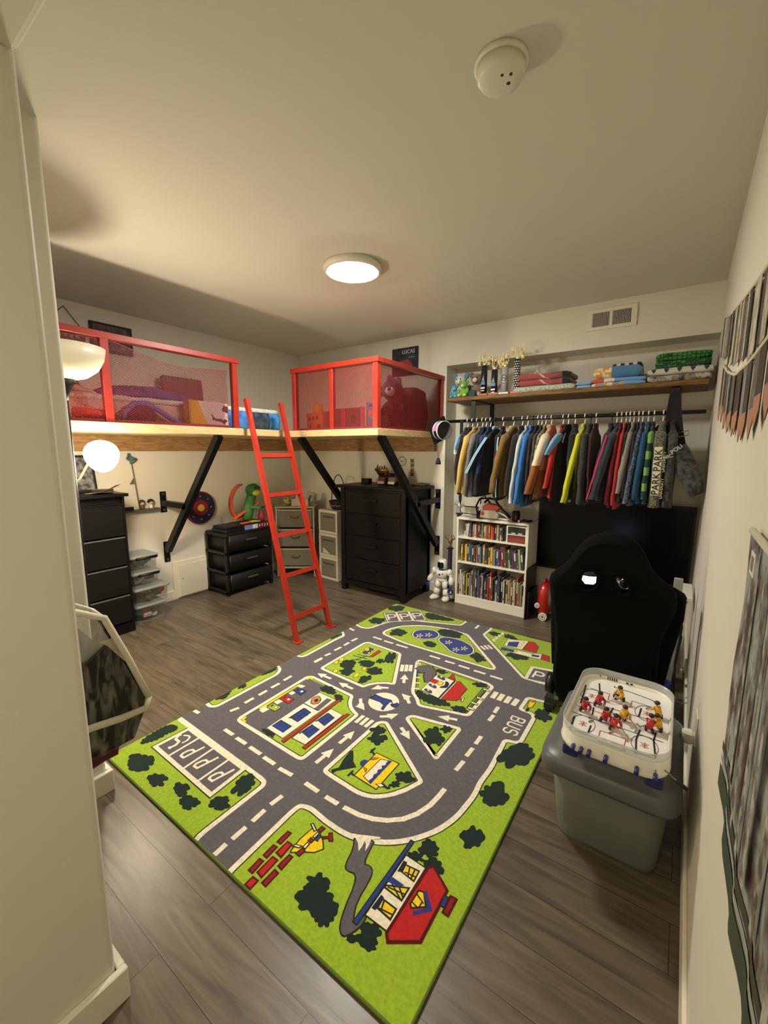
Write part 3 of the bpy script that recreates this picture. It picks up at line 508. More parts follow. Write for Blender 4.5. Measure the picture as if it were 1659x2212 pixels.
b 6 1229,2448 1226,2454 1220,2459 1212,2463 1210,2468 1205,2473 1196,2476 1191,2482 1184,2490 1175,2495 1164,2498 1154,2498 1144,2500 1133,2503 1124,2502 1121,2496 1131,2483 1115,2488 1104,2489 1099,2485 1099,2479 1109,2472 1111,2467 1112,2462 1116,2457 1123,2452 1115,2445 1118,2438 1126,2431 1137,2426 1149,2425 1163,2433 1170,2431 1179,2417 1191,2412 1202,2410 1211,2411 1216,2415 1210,2426 1218,2426 1223,2428 1225,2432 1223,2437 1224,2441 1229,2444
b 6 362,2490 376,2474 388,2438 420,2418 436,2398 461,2400 486,2400 500,2420 526,2418 543,2438 570,2435 590,2454 614,2454 625,2475 646,2482 649,2503 642,2519 625,2518 589,2531 553,2520 523,2534 492,2524 469,2539 444,2529 422,2539 403,2524 382,2528 371,2509
b 6 24,1732 21,1721 16,1725 14,1722 11,1715 10,1705 11,1689 5,1694 2,1688 0,1678 0,1633 2,1627 6,1627 5,1614 6,1605 8,1600 14,1607 16,1611 17,1590 20,1586 25,1592 27,1601 30,1607 31,1616 32,1627 31,1638 32,1644 35,1650 36,1658 36,1666 35,1673 34,1679 36,1692 36,1701 34,1708 32,1710 32,1722 30,1731 27,1734
b 6 425,1404 423,1412 420,1421 415,1428 407,1432 399,1434 391,1433 382,1436 374,1437 366,1435 359,1430 357,1419 349,1419 341,1418 335,1414 331,1408 330,1400 330,1393 327,1387 326,1381 328,1374 332,1368 341,1363 332,1356 331,1349 333,1343 338,1338 345,1335 350,1330 352,1323 357,1318 364,1315 371,1314 378,1316 385,1315 391,1316 398,1313 406,1311 413,1312 419,1315 424,1320 430,1323 440,1324 446,1328 450,1335 451,1342 446,1351 440,1359 443,1364 443,1371 440,1377 434,1381 426,1384 430,1392 429,1399
b 6 479,1335 472,1337 462,1334 456,1334 450,1334 444,1330 439,1324 433,1326 427,1326 423,1323 420,1316 413,1316 407,1313 403,1307 402,1301 405,1294 396,1288 391,1280 392,1272 396,1265 405,1262 418,1265 421,1262 421,1253 425,1247 430,1245 436,1245 442,1246 448,1245 454,1248 457,1254 467,1246 476,1247 482,1251 487,1257 489,1265 487,1274 479,1282 485,1287 487,1293 485,1299 480,1303 488,1314 489,1323 485,1330
b 6 530,1483 531,1491 528,1499 522,1504 514,1507 505,1507 495,1501 488,1504 480,1506 472,1505 465,1501 461,1492 454,1491 447,1488 442,1484 440,1478 434,1474 429,1469 426,1464 426,1458 430,1452 425,1446 421,1439 423,1432 429,1427 439,1426 454,1430 458,1427 454,1415 459,1410 466,1408 473,1408 481,1414 488,1410 495,1409 502,1411 507,1416 513,1419 522,1418 530,1421 536,1426 539,1432 539,1439 537,1445 541,1451 541,1456 539,1462 536,1467 538,1474 536,1479
b 6 628,1437 621,1438 624,1451 619,1458 613,1461 605,1462 597,1457 590,1443 582,1459 574,1461 565,1459 558,1455 553,1448 552,1439 549,1432 547,1426 545,1420 536,1415 532,1409 530,1401 533,1394 538,1389 551,1387 545,1378 546,1371 549,1365 555,1362 562,1361 567,1358 573,1356 580,1356 587,1359 593,1355 599,1354 606,1356 612,1360 615,1366 621,1369 627,1372 632,1376 634,1382 634,1389 644,1392 651,1399 654,1406 654,1413 650,1420 643,1425 635,1428 633,1433
b 6 619,1337 614,1338 609,1345 603,1348 597,1346 592,1340 590,1322 587,1319 579,1325 573,1323 568,1318 566,1310 563,1304 559,1297 559,1288 562,1281 572,1277 573,1272 572,1266 572,1259 574,1254 579,1252 584,1252 582,1235 586,1229 592,1228 598,1232 603,1237 608,1234 614,1235 619,1240 622,1247 624,1255 628,1260 630,1267 630,1274 625,1281 626,1287 627,1292 634,1301 635,1309 632,1315 627,1319 626,1326 623,1332
b 6 23,802 19,801 17,795 11,803 5,804 1,800 0,794 0,770 6,768 7,764 4,756 6,750 10,747 15,744 18,737 23,735 29,736 32,741 32,752 34,754 36,757 45,755 47,759 46,765 39,771 45,776 44,782 41,786 34,786 32,789 29,792 27,799
b 6 21,1056 17,1037 14,1058 10,1061 7,1058 4,1049 2,1035 4,1016 1,1014 0,925 7,941 9,934 10,922 13,919 16,920 19,925 21,936 23,943 26,945 29,950 30,957 30,966 33,971 37,978 38,987 38,996 37,1005 39,1017 39,1027 37,1035 34,1039 27,1029 29,1046 27,1056 24,1059
b 6 541,1069 529,1071 533,1077 530,1082 523,1085 514,1087 505,1087 499,1094 489,1096 480,1097 472,1095 470,1085 464,1084 454,1086 445,1085 439,1083 437,1079 439,1074 443,1069 438,1066 436,1062 438,1058 431,1053 428,1047 432,1042 440,1038 447,1033 453,1027 463,1023 474,1021 485,1022 494,1029 504,1025 515,1024 523,1025 529,1029 537,1031 546,1033 553,1036 556,1041 554,1047 549,1052 557,1056 557,1061 553,1066
b 6 628,1040 621,1042 618,1046 614,1049 611,1055 606,1059 599,1061 594,1059 588,1059 582,1061 577,1060 575,1055 572,1053 569,1051 561,1051 559,1048 560,1043 560,1039 559,1034 562,1030 569,1026 574,1023 578,1020 582,1017 586,1012 591,1009 596,1009 602,1007 610,1000 617,999 623,1000 626,1004 634,1003 639,1006 640,1011 633,1019 629,1024 637,1027 638,1031 635,1036
b 6 554,579 550,582 549,585 551,590 545,594 535,595 523,594 513,594 505,596 496,595 488,593 486,589 481,588 474,587 466,586 462,584 464,581 461,578 455,576 454,573 458,570 466,568 468,565 473,562 482,561 491,562 497,561 504,560 511,557 519,555 527,556 531,559 534,562 550,560 559,561 562,564 558,568 549,572 554,576
b 6 9,701 4,699 0,698 0,576 5,590 9,589 12,589 15,585 19,585 22,589 24,596 26,600 29,603 33,607 40,608 46,613 49,623 49,634 46,644 39,652 34,657 34,666 32,674 28,678 22,674 19,681 17,693 13,699
b 6 54,139 58,143 65,149 63,158 72,164 69,174 81,180 79,193 89,203 82,217 91,233 79,247 88,257 82,268 91,272 90,282 95,289 91,296 93,306 85,311 82,319 73,319 65,325 56,319 47,323 41,317 33,319 28,312 18,308 18,298 7,288 12,274 3,264 10,252 5,242 12,233 5,219 16,208 8,190 22,175 19,161 32,153 36,142 48,142
b 6 218,127 209,129 202,132 193,134 184,134 174,130 168,119 160,120 151,119 144,116 139,112 138,106 125,106 114,104 107,99 103,94 98,88 91,82 88,76 89,69 93,63 102,59 116,58 115,52 119,48 125,45 134,44 138,39 143,35 150,32 158,32 167,32 175,25 185,23 195,25 205,28 212,34 223,36 232,39 239,44 244,51 244,58 253,62 260,68 263,74 261,81 252,86 233,89 244,96 247,102 245,107 241,112 233,114 228,118 224,124
b 6 386,105 376,106 363,102 355,104 345,104 337,99 333,91 327,89 321,87 312,86 306,82 305,77 307,73 304,69 297,64 296,59 299,54 302,50 307,46 314,44 325,45 330,44 337,43 343,39 350,38 358,39 367,38 378,37 387,40 392,46 387,54 401,56 411,61 415,67 412,73 401,77 387,79 385,82 397,94 394,101
b 6 520,132 511,134 502,135 494,137 485,136 478,132 476,124 471,122 466,121 454,123 447,120 444,116 443,111 442,106 444,102 452,98 457,95 457,90 459,86 465,84 473,84 478,82 483,81 489,80 495,76 502,76 508,78 519,74 528,75 534,78 537,83 531,91 536,94 541,98 542,103 539,108 531,111 521,113 528,121 527,128
b 6 620,116 610,114 605,117 598,118 590,117 584,111 578,109 571,111 563,111 557,109 553,105 548,101 539,99 534,95 532,90 534,85 543,81 543,77 541,72 542,68 546,65 553,64 556,61 560,58 566,56 573,57 579,60 584,60 591,53 599,52 606,53 612,57 621,59 628,62 632,67 633,72 621,79 631,82 636,87 636,91 633,95 633,100 637,107 635,112 629,116
b 6 721,192 716,193 710,192 706,198 699,200 692,199 686,195 683,189 679,184 673,183 668,179 663,176 658,172 656,167 656,161 660,157 657,152 655,146 656,141 660,137 666,135 668,128 671,123 677,120 685,120 693,125 700,132 705,127 712,127 719,129 724,132 730,135 737,138 741,143 744,148 742,154 749,159 753,165 753,170 751,176 744,179 730,177 727,180 724,182 725,189
b 6 699,340 693,340 685,341 677,344 670,342 664,337 661,330 662,319 655,316 650,311 649,304 650,296 656,288 653,281 653,274 656,267 662,261 672,260 673,254 676,248 675,235 679,226 685,220 692,217 700,217 707,221 710,242 716,234 725,226 732,225 738,228 742,233 744,240 741,251 745,255 747,260 746,267 745,273 746,278 745,284 741,290 733,293 739,302 738,310 734,316 729,320 723,323 716,320 711,327 706,336
b 6 1003,958 997,960 989,958 985,963 979,965 974,964 969,959 964,958 957,962 950,960 946,956 947,948 946,942 944,938 940,934 933,928 925,921 924,913 927,905 934,900 943,899 955,904 959,902 960,890 966,883 973,882 980,884 985,892 989,898 994,900 997,905 998,911 1000,915 1002,919 1008,923 1011,929 1011,934 1007,939 1008,946 1007,952
b 6 1049,908 1041,911 1036,918 1029,921 1020,921 1011,912 1005,902 1000,900 994,900 987,900 981,896 978,891 968,888 964,882 963,875 970,868 967,862 959,852 960,844 965,838 974,836 988,843 989,835 994,832 1001,832 1007,838 1013,833 1022,826 1030,827 1038,831 1043,838 1043,847 1038,857 1042,861 1047,866 1049,872 1047,877 1041,881 1052,892 1053,901
b 6 1307,758 1299,759 1288,756 1285,760 1281,762 1277,766 1274,774 1268,777 1261,778 1254,775 1248,770 1247,760 1245,754 1235,757 1229,754 1226,750 1225,744 1225,739 1216,734 1214,728 1216,723 1222,719 1229,717 1228,710 1230,706 1235,703 1241,701 1245,698 1251,697 1257,698 1263,705 1267,708 1271,709 1277,707 1283,707 1288,710 1291,714 1295,717 1300,720 1303,725 1303,730 1307,735 1312,741 1313,747 1312,753
b 6 1264,695 1259,691 1256,702 1252,703 1247,701 1242,697 1240,689 1236,687 1231,684 1229,679 1230,674 1234,671 1234,668 1226,660 1226,656 1229,654 1229,649 1232,646 1236,646 1244,657 1249,654 1253,654 1257,657 1259,661 1260,666 1266,667 1271,671 1272,676 1269,680 1265,682 1266,685 1269,691 1268,694
b 6 949,722 954,689 961,651 969,628 976,605 956,574 977,558 983,582 1011,616 1044,654 1008,674 994,693 959,733
b 6 1286,1679 1281,1682 1270,1680 1278,1690 1276,1696 1270,1698 1263,1698 1253,1692 1247,1691 1241,1693 1234,1692 1229,1689 1227,1680 1221,1680 1213,1679 1207,1676 1204,1672 1203,1667 1202,1663 1196,1659 1193,1655 1193,1650 1191,1644 1192,1640 1197,1637 1204,1635 1218,1642 1222,1640 1222,1632 1226,1629 1232,1628 1239,1629 1246,1632 1251,1638 1257,1640 1263,1641 1267,1644 1269,1649 1276,1651 1282,1654 1286,1659 1288,1663 1286,1667 1285,1671 1287,1676
b 6 1285,1368 1277,1370 1274,1373 1270,1375 1270,1382 1265,1385 1258,1385 1252,1388 1245,1388 1238,1384 1234,1379 1229,1378 1224,1375 1216,1375 1210,1372 1207,1368 1208,1362 1211,1358 1202,1354 1191,1347 1190,1340 1195,1334 1204,1331 1211,1328 1215,1322 1222,1318 1231,1318 1241,1321 1248,1332 1256,1323 1265,1323 1272,1326 1275,1332 1283,1334 1288,1339 1288,1345 1288,1350 1293,1354 1294,1360 1291,1364
b 6 981,1674 979,1676 979,1681 977,1687 972,1690 965,1690 959,1683 953,1690 946,1690 940,1687 939,1680 939,1675 936,1672 935,1668 926,1665 923,1661 924,1656 929,1652 928,1647 931,1642 937,1640 948,1645 952,1644 956,1639 962,1636 968,1637 976,1636 985,1637 991,1641 994,1647 990,1654 984,1660 988,1664 988,1668 985,1671
b 6 942,1355 952,1349 955,1333 970,1331 977,1316 993,1317 1004,1302 1022,1308 1036,1294 1053,1303 1070,1291 1088,1303 1106,1296 1118,1310 1137,1309 1145,1326 1161,1324 1168,1338 1180,1336 1186,1347 1187,1354 1181,1358 1171,1374 1152,1369 1138,1385 1119,1377 1101,1390 1081,1380 1063,1390 1047,1377 1029,1383 1017,1368 1004,1379 989,1371 981,1386 964,1384 956,1389 950,1383 942,1376 945,1366
b 6 1676,1270 1666,1262 1664,1274 1660,1285 1654,1289 1646,1288 1639,1281 1632,1279 1624,1278 1616,1272 1610,1261 1606,1246 1600,1238 1592,1231 1586,1220 1583,1207 1584,1193 1574,1182 1568,1168 1566,1154 1567,1141 1561,1123 1559,1106 1561,1092 1565,1081 1573,1074 1584,1076 1603,1100 1604,1087 1608,1080 1612,1071 1617,1063 1623,1060 1631,1062 1638,1068 1645,1079 1650,1097 1653,1111 1661,1109 1668,1114 1675,1120 1686,1123 1694,1134 1699,1147 1700,1162 1697,1175 1704,1189 1709,1204 1710,1219 1707,1231 1700,1237 1690,1240 1691,1253 1688,1263 1683,1269
b 6 1701,1585 1693,1594 1676,1594 1681,1610 1678,1620 1672,1626 1666,1636 1660,1648 1652,1653 1644,1651 1638,1639 1636,1619 1629,1624 1619,1627 1613,1623 1610,1614 1612,1602 1608,1594 1605,1585 1605,1575 1609,1565 1617,1559 1616,1548 1615,1535 1620,1526 1627,1520 1636,1523 1642,1521 1648,1518 1654,1522 1658,1529 1667,1517 1676,1513 1682,1517 1686,1526 1683,1541 1687,1547 1700,1550 1704,1561 1705,1573
b 6 1294,1074 1285,1084 1266,1083 1264,1094 1257,1102 1249,1105 1241,1103 1234,1120 1224,1134 1214,1138 1204,1136 1198,1127 1201,1107 1192,1107 1183,1103 1180,1094 1182,1082 1176,1073 1175,1061 1181,1049 1194,1040 1205,1035 1198,1017 1202,1003 1210,993 1220,988 1231,995 1239,991 1247,989 1254,994 1256,1006 1261,1008 1266,1012 1270,1016 1290,1006 1297,1013 1298,1024 1293,1037 1299,1048 1299,1061
b 6 1287,1173 1277,1169 1275,1175 1271,1179 1265,1180 1260,1175 1256,1170 1245,1177 1238,1173 1235,1164 1243,1154 1242,1149 1237,1142 1231,1133 1233,1125 1239,1121 1251,1127 1255,1125 1259,1124 1263,1114 1270,1112 1276,1116 1280,1123 1280,1133 1286,1135 1291,1140 1291,1147 1286,1152 1289,1159 1291,1167
b 6 1691,907 1685,915 1677,919 1665,915 1663,925 1659,931 1655,942 1651,958 1644,966 1635,969 1626,968 1617,961 1611,951 1604,947 1599,938 1601,920 1601,910 1588,912 1582,906 1579,897 1581,887 1588,877 1578,869 1575,859 1576,849 1580,840 1587,835 1600,837 1600,826 1602,817 1608,811 1614,809 1622,811 1628,809 1634,807 1640,807 1646,811 1650,819 1656,819 1661,822 1665,829 1666,838 1674,839 1681,843 1685,850 1688,859 1687,868 1690,877 1693,887 1693,898
b 6 1675,668 1667,672 1661,678 1654,683 1647,683 1639,668 1633,676 1626,683 1619,683 1614,677 1613,664 1612,656 1609,651 1607,645 1598,642 1596,635 1595,626 1592,617 1594,608 1599,601 1609,600 1616,598 1620,595 1624,592 1626,577 1632,572 1639,573 1644,579 1650,580 1654,585 1655,596 1658,600 1661,604 1672,604 1676,611 1678,619 1675,628 1678,637 1682,648 1681,659
b 6 1307,186 1302,189 1295,190 1290,191 1283,190 1277,183 1272,182 1263,193 1255,191 1249,185 1249,176 1251,169 1249,165 1238,162 1229,157 1227,151 1229,145 1241,144 1248,142 1243,134 1245,129 1251,127 1255,123 1260,120 1268,122 1275,130 1280,134 1287,128 1296,126 1304,129 1309,134 1313,140 1309,148 1311,153 1318,158 1320,164 1319,169 1314,173 1311,176 1311,182
b 6 1355,146 1351,149 1351,156 1346,160 1338,162 1328,159 1316,149 1311,160 1302,161 1292,158 1284,152 1284,139 1278,136 1261,137 1250,132 1243,126 1242,119 1250,112 1243,106 1238,99 1238,93 1243,88 1252,86 1254,82 1260,79 1269,79 1280,83 1286,83 1290,79 1297,76 1305,76 1313,80 1319,86 1326,89 1337,89 1345,93 1351,98 1361,103 1372,109 1379,116 1381,124 1379,131 1369,135 1355,135 1357,141
b 6 1376,149 1357,145 1352,149 1348,156 1340,158 1330,157 1321,154 1311,160 1300,159 1290,155 1283,147 1276,140 1264,135 1258,128 1259,119 1269,112 1251,104 1239,93 1238,83 1245,76 1261,75 1272,74 1274,65 1282,61 1293,62 1308,76 1315,76 1323,73 1334,68 1345,71 1353,77 1355,88 1355,96 1373,98 1387,104 1394,113 1395,122 1391,130 1386,137 1384,145
b 6 1383,108 1379,110 1377,119 1370,127 1362,128 1354,124 1355,109 1352,107 1338,109 1330,105 1328,97 1332,90 1346,86 1348,82 1342,73 1346,67 1353,64 1362,69 1367,62 1375,61 1380,66 1381,75 1391,73 1396,76 1397,82 1392,89 1392,93 1399,99 1398,105 1393,109
b 6 1549,518 1545,520 1541,523 1537,525 1534,531 1529,533 1524,531 1519,527 1513,529 1505,530 1499,526 1496,520 1496,512 1491,507 1490,501 1492,495 1495,490 1496,486 1495,480 1490,471 1492,464 1497,461 1503,459 1507,454 1513,453 1520,456 1525,466 1530,464 1537,459 1544,461 1548,467 1549,475 1557,477 1563,482 1566,489 1564,496 1553,500 1558,507 1558,513 1556,518
b 6 1588,473 1581,475 1574,469 1569,476 1563,478 1558,476 1553,474 1547,474 1543,471 1541,465 1544,457 1543,453 1540,449 1533,445 1532,438 1536,432 1541,426 1543,420 1547,414 1553,411 1560,411 1565,411 1570,409 1574,408 1580,401 1586,400 1591,402 1598,401 1603,404 1605,409 1603,418 1600,425 1601,429 1610,432 1614,438 1613,446 1610,453 1603,458 1594,459 1593,468
b 6 1520,445 1522,454 1520,457 1515,458 1509,457 1503,453 1499,456 1493,457 1488,456 1483,453 1482,448 1482,444 1480,441 1470,439 1467,435 1469,431 1470,428 1472,424 1476,422 1484,424 1487,422 1489,418 1492,417 1497,417 1502,420 1506,422 1511,422 1515,424 1518,427 1517,431 1529,432 1533,436 1534,441 1531,445
b 6 1540,167 1530,166 1527,174 1521,180 1513,181 1507,173 1503,165 1499,163 1493,163 1487,161 1484,156 1474,154 1469,148 1468,140 1472,133 1488,130 1490,126 1493,122 1493,113 1495,105 1502,101 1509,101 1515,113 1520,114 1526,110 1532,111 1537,115 1538,121 1547,122 1550,128 1549,135 1539,141 1538,145 1546,154 1545,162
b 6 1515,127 1510,127 1503,123 1501,126 1497,125 1490,122 1484,117 1480,110 1477,108 1469,107 1463,103 1460,98 1460,95 1462,91 1464,88 1466,86 1465,83 1472,84 1476,84 1480,84 1485,86 1490,90 1492,96 1495,99 1503,102 1508,106 1509,110 1503,110 1511,119 1516,124
b 6 1550,135 1545,135 1539,131 1539,139 1534,140 1529,139 1525,133 1521,129 1516,129 1512,125 1511,121 1512,117 1510,114 1500,110 1498,105 1499,101 1504,99 1508,98 1511,96 1515,96 1520,98 1523,98 1526,98 1530,99 1534,97 1540,98 1544,101 1545,106 1548,109 1553,112 1556,117 1554,120 1547,122 1552,131
y 6 334,554 335,567 309,570 306,591 294,592 290,562
y 6 301,1062 299,1086 324,1085 317,1099 288,1101 285,1070
k 6 315,676 309,1002 290,1003 290,679
k 6 792,1593 873,1566 896,1635 815,1662
k 6 804,1643 864,1583 914,1633 854,1693
k 6 879,1695 826,1628 892,1576 945,1643
k 6 933,1659 854,1626 895,1530 973,1563
k 6 949,1607 878,1560 934,1477 1004,1524
u 6 839,1546 871,1568 837,1598 835,1652 794,1622
m 6 1059,179 1058,240 1034,237 1034,177
m 6 1061,111 1058,169 1033,165 1035,112
m 6 1102,143 1096,208 1067,207 1066,146
m 6 1065,45 1060,103 1035,100 1038,44
m 6 1103,53 1100,135 1068,133 1069,58
m 6 1139,113 1135,175 1112,174 1111,116
m 6 1104,4 1102,46 1070,44 1069,6
m 6 1140,42 1139,104 1113,106 1112,43
k 6 1098,240 1105,189 1111,176 1161,213 1186,229 1206,262 1178,288 1136,309 1104,299
w 7 173,2174 184,2185 102,2269 90,2258
w 7 90,2264 101,2252 144,2295 133,2306
w 7 132,2306 132,2290 162,2290 162,2306
w 7 161,2306 149,2295 175,2269 186,2280
w 7 186,2281 170,2281 170,2250 186,2251
w 7 187,2252 176,2263 133,2221 144,2209
w 7 257,2254 268,2265 185,2349 174,2338
w 7 174,2344 185,2332 228,2375 217,2386
w 7 216,2385 216,2369 246,2369 246,2385
w 7 245,2386 233,2375 259,2349 270,2360
w 7 270,2361 254,2361 254,2330 270,2330
w 7 271,2331 259,2343 216,2300 228,2289
w 7 341,2334 352,2345 269,2429 258,2418
w 7 258,2423 269,2412 312,2454 301,2466
w 7 300,2465 300,2449 330,2449 330,2465
w 7 328,2466 317,2454 343,2428 354,2440
w 7 354,2441 338,2441 338,2410 354,2410
w 7 354,2411 343,2422 300,2380 312,2369
w 7 242,172 254,172 254,355 242,355
w 7 380,160 392,161 384,355 372,355
w 7 506,164 518,164 515,351 503,351
w 7 339,317 327,318 313,212 325,211
w 7 323,208 323,220 292,220 292,208
w 7 290,209 301,214 293,234 282,229
w 7 282,226 294,225 298,257 286,258
w 7 285,255 295,249 308,269 298,275
w 7 298,276 298,264 330,264 330,276
w 7 461,314 449,316 430,212 442,210
w 7 439,208 439,220 409,220 409,208
w 7 407,209 418,213 411,233 400,229
w 7 400,226 412,224 418,255 406,257
w 7 405,254 414,247 428,267 418,274
w 7 418,274 418,262 449,262 449,274
w 7 592,311 580,313 559,208 570,205
w 7 568,204 568,216 537,216 537,204
w 7 535,205 547,209 540,228 528,224
w 7 529,222 540,219 547,251 535,253
w 7 534,250 543,243 558,263 548,270
w 7 548,270 548,258 579,258 579,270
w 7 191,206 204,205 208,242 194,244
w 7 196,234 209,239 196,269 183,263
w 7 194,256 194,270 155,270 155,256
w 7 155,256 166,264 148,291 136,283
w 7 136,283 150,279 155,298 141,301
w 7 161,307 166,298 193,313 188,322
w 7 187,321 185,312 208,307 209,317
w 7 209,317 200,312 213,288 222,293
w 7 222,295 212,296 209,266 218,265
w 7 186,208 188,206 192,205 200,204 204,205 207,208 207,213 203,217 200,219 193,220 189,220 186,216 185,211
w 7 1477,1952 1492,1952 1492,2045 1477,2045
w 7 1480,2049 1480,2034 1530,2034 1530,2049
w 7 1529,2049 1519,2038 1537,2021 1547,2032
w 7 1547,2033 1532,2033 1532,2003 1547,2003
w 7 1547,2005 1537,2015 1519,1997 1529,1986
w 7 1530,1987 1530,2002 1480,2002 1480,1987
k 7 506,2046 515,2032 526,2022 539,2014 553,2011 569,2011 586,2015 605,2022 623,2032 640,2044 655,2058 669,2074 678,2091 683,2109 684,2128 680,2148 672,2165 662,2179 648,2191 631,2200 614,2205 595,2206 576,2202 557,2193 539,2183 524,2170 510,2156 498,2139 491,2121 488,2102 491,2083 497,2063
k 7 724,2082 735,2068 751,2055 772,2043 792,2030 813,2017 833,2001 853,1985 873,1972 892,1963 912,1957 931,1955 950,1956 967,1960 984,1968 999,1979 1010,1992 1018,2007 1021,2024 1021,2042 1017,2060 1011,2078 1001,2095 988,2111 974,2125 957,2138 938,2148 918,2157 896,2164 874,2169 850,2172 826,2172 803,2171 781,2167 762,2160 743,2152 730,2141 721,2128 717,2114 718,2097
y 7 311,680 306,998 294,999 293,682
w 7 346,669 351,713 309,723 311,670
w 7 350,770 355,817 317,827 316,773
w 7 347,886 350,932 318,944 317,886
w 7 308,971 339,970 345,1004 308,1000
k 7 607,585 605,1007 464,1006 467,591
k 7 736,620 735,921 635,925 639,615
r 7 801,1594 867,1572 888,1634 821,1656
r 7 812,1641 861,1591 906,1635 857,1685
r 7 877,1686 834,1631 894,1584 937,1639
r 7 927,1652 863,1625 900,1536 965,1564
r 7 945,1600 887,1561 938,1485 996,1523
k 7 851,1544 848,1542 935,1379 938,1381
k 7 858,1549 855,1547 942,1384 945,1386
k 7 1273,1637 1267,1637 1269,1387 1275,1387
k 7 1285,1646 1279,1646 1281,1395 1287,1395
k 7 1295,1653 1289,1653 1290,1402 1296,1402
k 7 466,1551 470,1656 433,1670 439,1546
k 7 381,1555 404,1565 407,1615 398,1659 353,1660 360,1620 357,1570
n 7 330,1496 331,1488 448,1504 447,1513
n 7 346,1525 348,1517 450,1539 448,1547
n 7 380,1442 388,1440 424,1543 416,1546
n 7 362,1441 366,1434 428,1468 424,1475
k 7 331,1384 307,1426 279,1413 300,1368
k 7 328,1329 304,1370 277,1356 297,1313
k 7 401,1241 379,1278 353,1265 371,1225
k 7 539,1378 519,1419 493,1406 509,1363
k 7 548,1275 529,1312 503,1300 519,1259
k 7 547,1288 528,1326 503,1313 519,1273
k 7 1063,606 1200,599 1198,793 1061,789
n 7 1032,767 1043,767 1044,811 1033,812
n 7 1031,796 1025,787 1061,763 1067,772
n 7 1039,588 1050,588 1050,629 1039,629
n 7 1042,618 1040,607 1065,603 1067,614
n 7 1177,631 1179,620 1220,630 1218,640
n 7 1218,640 1221,630 1247,638 1243,648
n 7 1202,650 1199,639 1238,629 1241,639
D 7 1052,185 1052,232 1040,231 1041,184
D 7 1054,118 1052,162 1040,160 1041,118
R 7 1094,151 1090,201 1073,201 1073,152
D 7 1058,51 1054,96 1042,94 1044,51
R 7 1097,61 1094,128 1074,127 1075,64
D 7 1132,120 1129,168 1119,168 1117,122
R 7 1097,11 1096,39 1076,38 1076,12
D 7 1134,49 1133,98 1119,99 1119,50
y 7 1103,240 1110,190 1113,183 1158,217 1183,233 1200,261 1175,284 1136,304 1108,296
k 7 1266,361 1282,339 1294,312 1302,278 1311,257 1320,249 1335,248 1353,253 1365,248 1375,232 1385,206 1394,171 1404,140 1415,113 1426,95 1438,86 1448,83 1457,86 1466,98 1476,118 1481,138 1482,158 1479,171 1470,173 1463,162 1459,143 1455,138 1449,143 1441,157 1431,177 1424,207 1419,248 1415,277 1410,294 1402,306 1390,312 1378,312 1368,308 1360,319 1353,347 1348,372 1343,396 1319,399 1279,382
k 7 1202,2201 1465,2220 1452,2318 1380,2277 1259,2266
k 7 1550,1670 1550,1637 1551,1620 1555,1602 1563,1598 1579,1606 1585,1622 1586,1661 1584,1680 1576,1697 1568,1698 1554,1686
n 7 1559,1552 1575,1558 1572,1598 1556,1591
k 8 1468,170 1557,172 1555,423 1467,424
u 9 509,2048 518,2035 529,2025 540,2018 554,2015 569,2015 585,2018 604,2026 621,2035 637,2046 652,2060 666,2076 675,2092 680,2110 680,2128 676,2146 669,2163 659,2177 646,2188 630,2197 613,2202 596,2202 577,2198 559,2190 542,2180 526,2168 513,2153 501,2137 494,2120 492,2102 494,2084 501,2064
u 9 727,2084 738,2070 753,2058 774,2046 794,2033 815,2019 835,2004 855,1988 874,1975 894,1966 913,1961 932,1958 949,1959 966,1964 982,1971 996,1981 1007,1994 1014,2008 1018,2024 1017,2042 1014,2059 1008,2076 998,2093 986,2108 971,2122 955,2135 937,2145 917,2154 896,2161 873,2165 850,2168 826,2169 803,2167 782,2163 763,2157 745,2149 732,2139 724,2127 721,2113 722,2098
k 9 394,716 397,768 314,766 322,711
k 9 402,810 397,865 312,865 311,811
k 9 397,911 396,968 322,973 317,920
w 9 602,590 601,1002 468,1002 471,595
w 9 732,624 730,917 639,920 643,620
w 9 764,1659 770,1648 800,1666 794,1677
w 9 855,1503 861,1493 890,1510 883,1520
w 9 885,1445 891,1435 919,1452 913,1462
w 9 916,1387 922,1376 949,1393 943,1403
k 9 1274,1644 1271,1620 1317,1616 1319,1640
k 9 1275,1535 1274,1511 1318,1508 1319,1532
k 9 1270,1467 1269,1443 1312,1441 1313,1465
k 9 1275,1408 1274,1384 1316,1383 1317,1407
k 9 959,1391 1094,1374 1087,1612 955,1612
k 9 1106,1367 1197,1415 1195,1569 1118,1627 1100,1614
k 9 1037,1615 1097,1612 1037,1693
k 9 1216,1433 1212,1458 1189,1462 1188,1432
k 9 1217,1422 1230,1431 1221,1477 1207,1461
R 9 461,1555 465,1652 438,1663 444,1552
u 9 381,1559 401,1568 403,1615 395,1655 358,1656 363,1620 361,1572
y 9 326,1386 306,1422 284,1411 301,1373
y 9 323,1331 303,1365 282,1355 299,1318
y 9 396,1242 378,1274 358,1264 373,1230
y 9 534,1380 518,1414 497,1404 511,1368
y 9 543,1276 527,1308 508,1298 521,1264
y 9 543,1290 527,1321 507,1312 520,1278
y 9 1069,611 1195,605 1193,787 1066,784
k 9 1206,620 1219,642 1195,642 1174,624
k 9 1127,304 1148,302 1151,330 1129,331
k 9 1132,271 1147,271 1147,299 1132,304
k 9 1129,249 1150,249 1151,268 1128,270
k 9 1132,217 1150,219 1148,248 1131,247
k 9 1128,187 1152,185 1155,218 1133,219
k 9 1123,291 1129,305 1094,321 1083,309
k 9 1127,209 1133,226 1101,215 1097,198
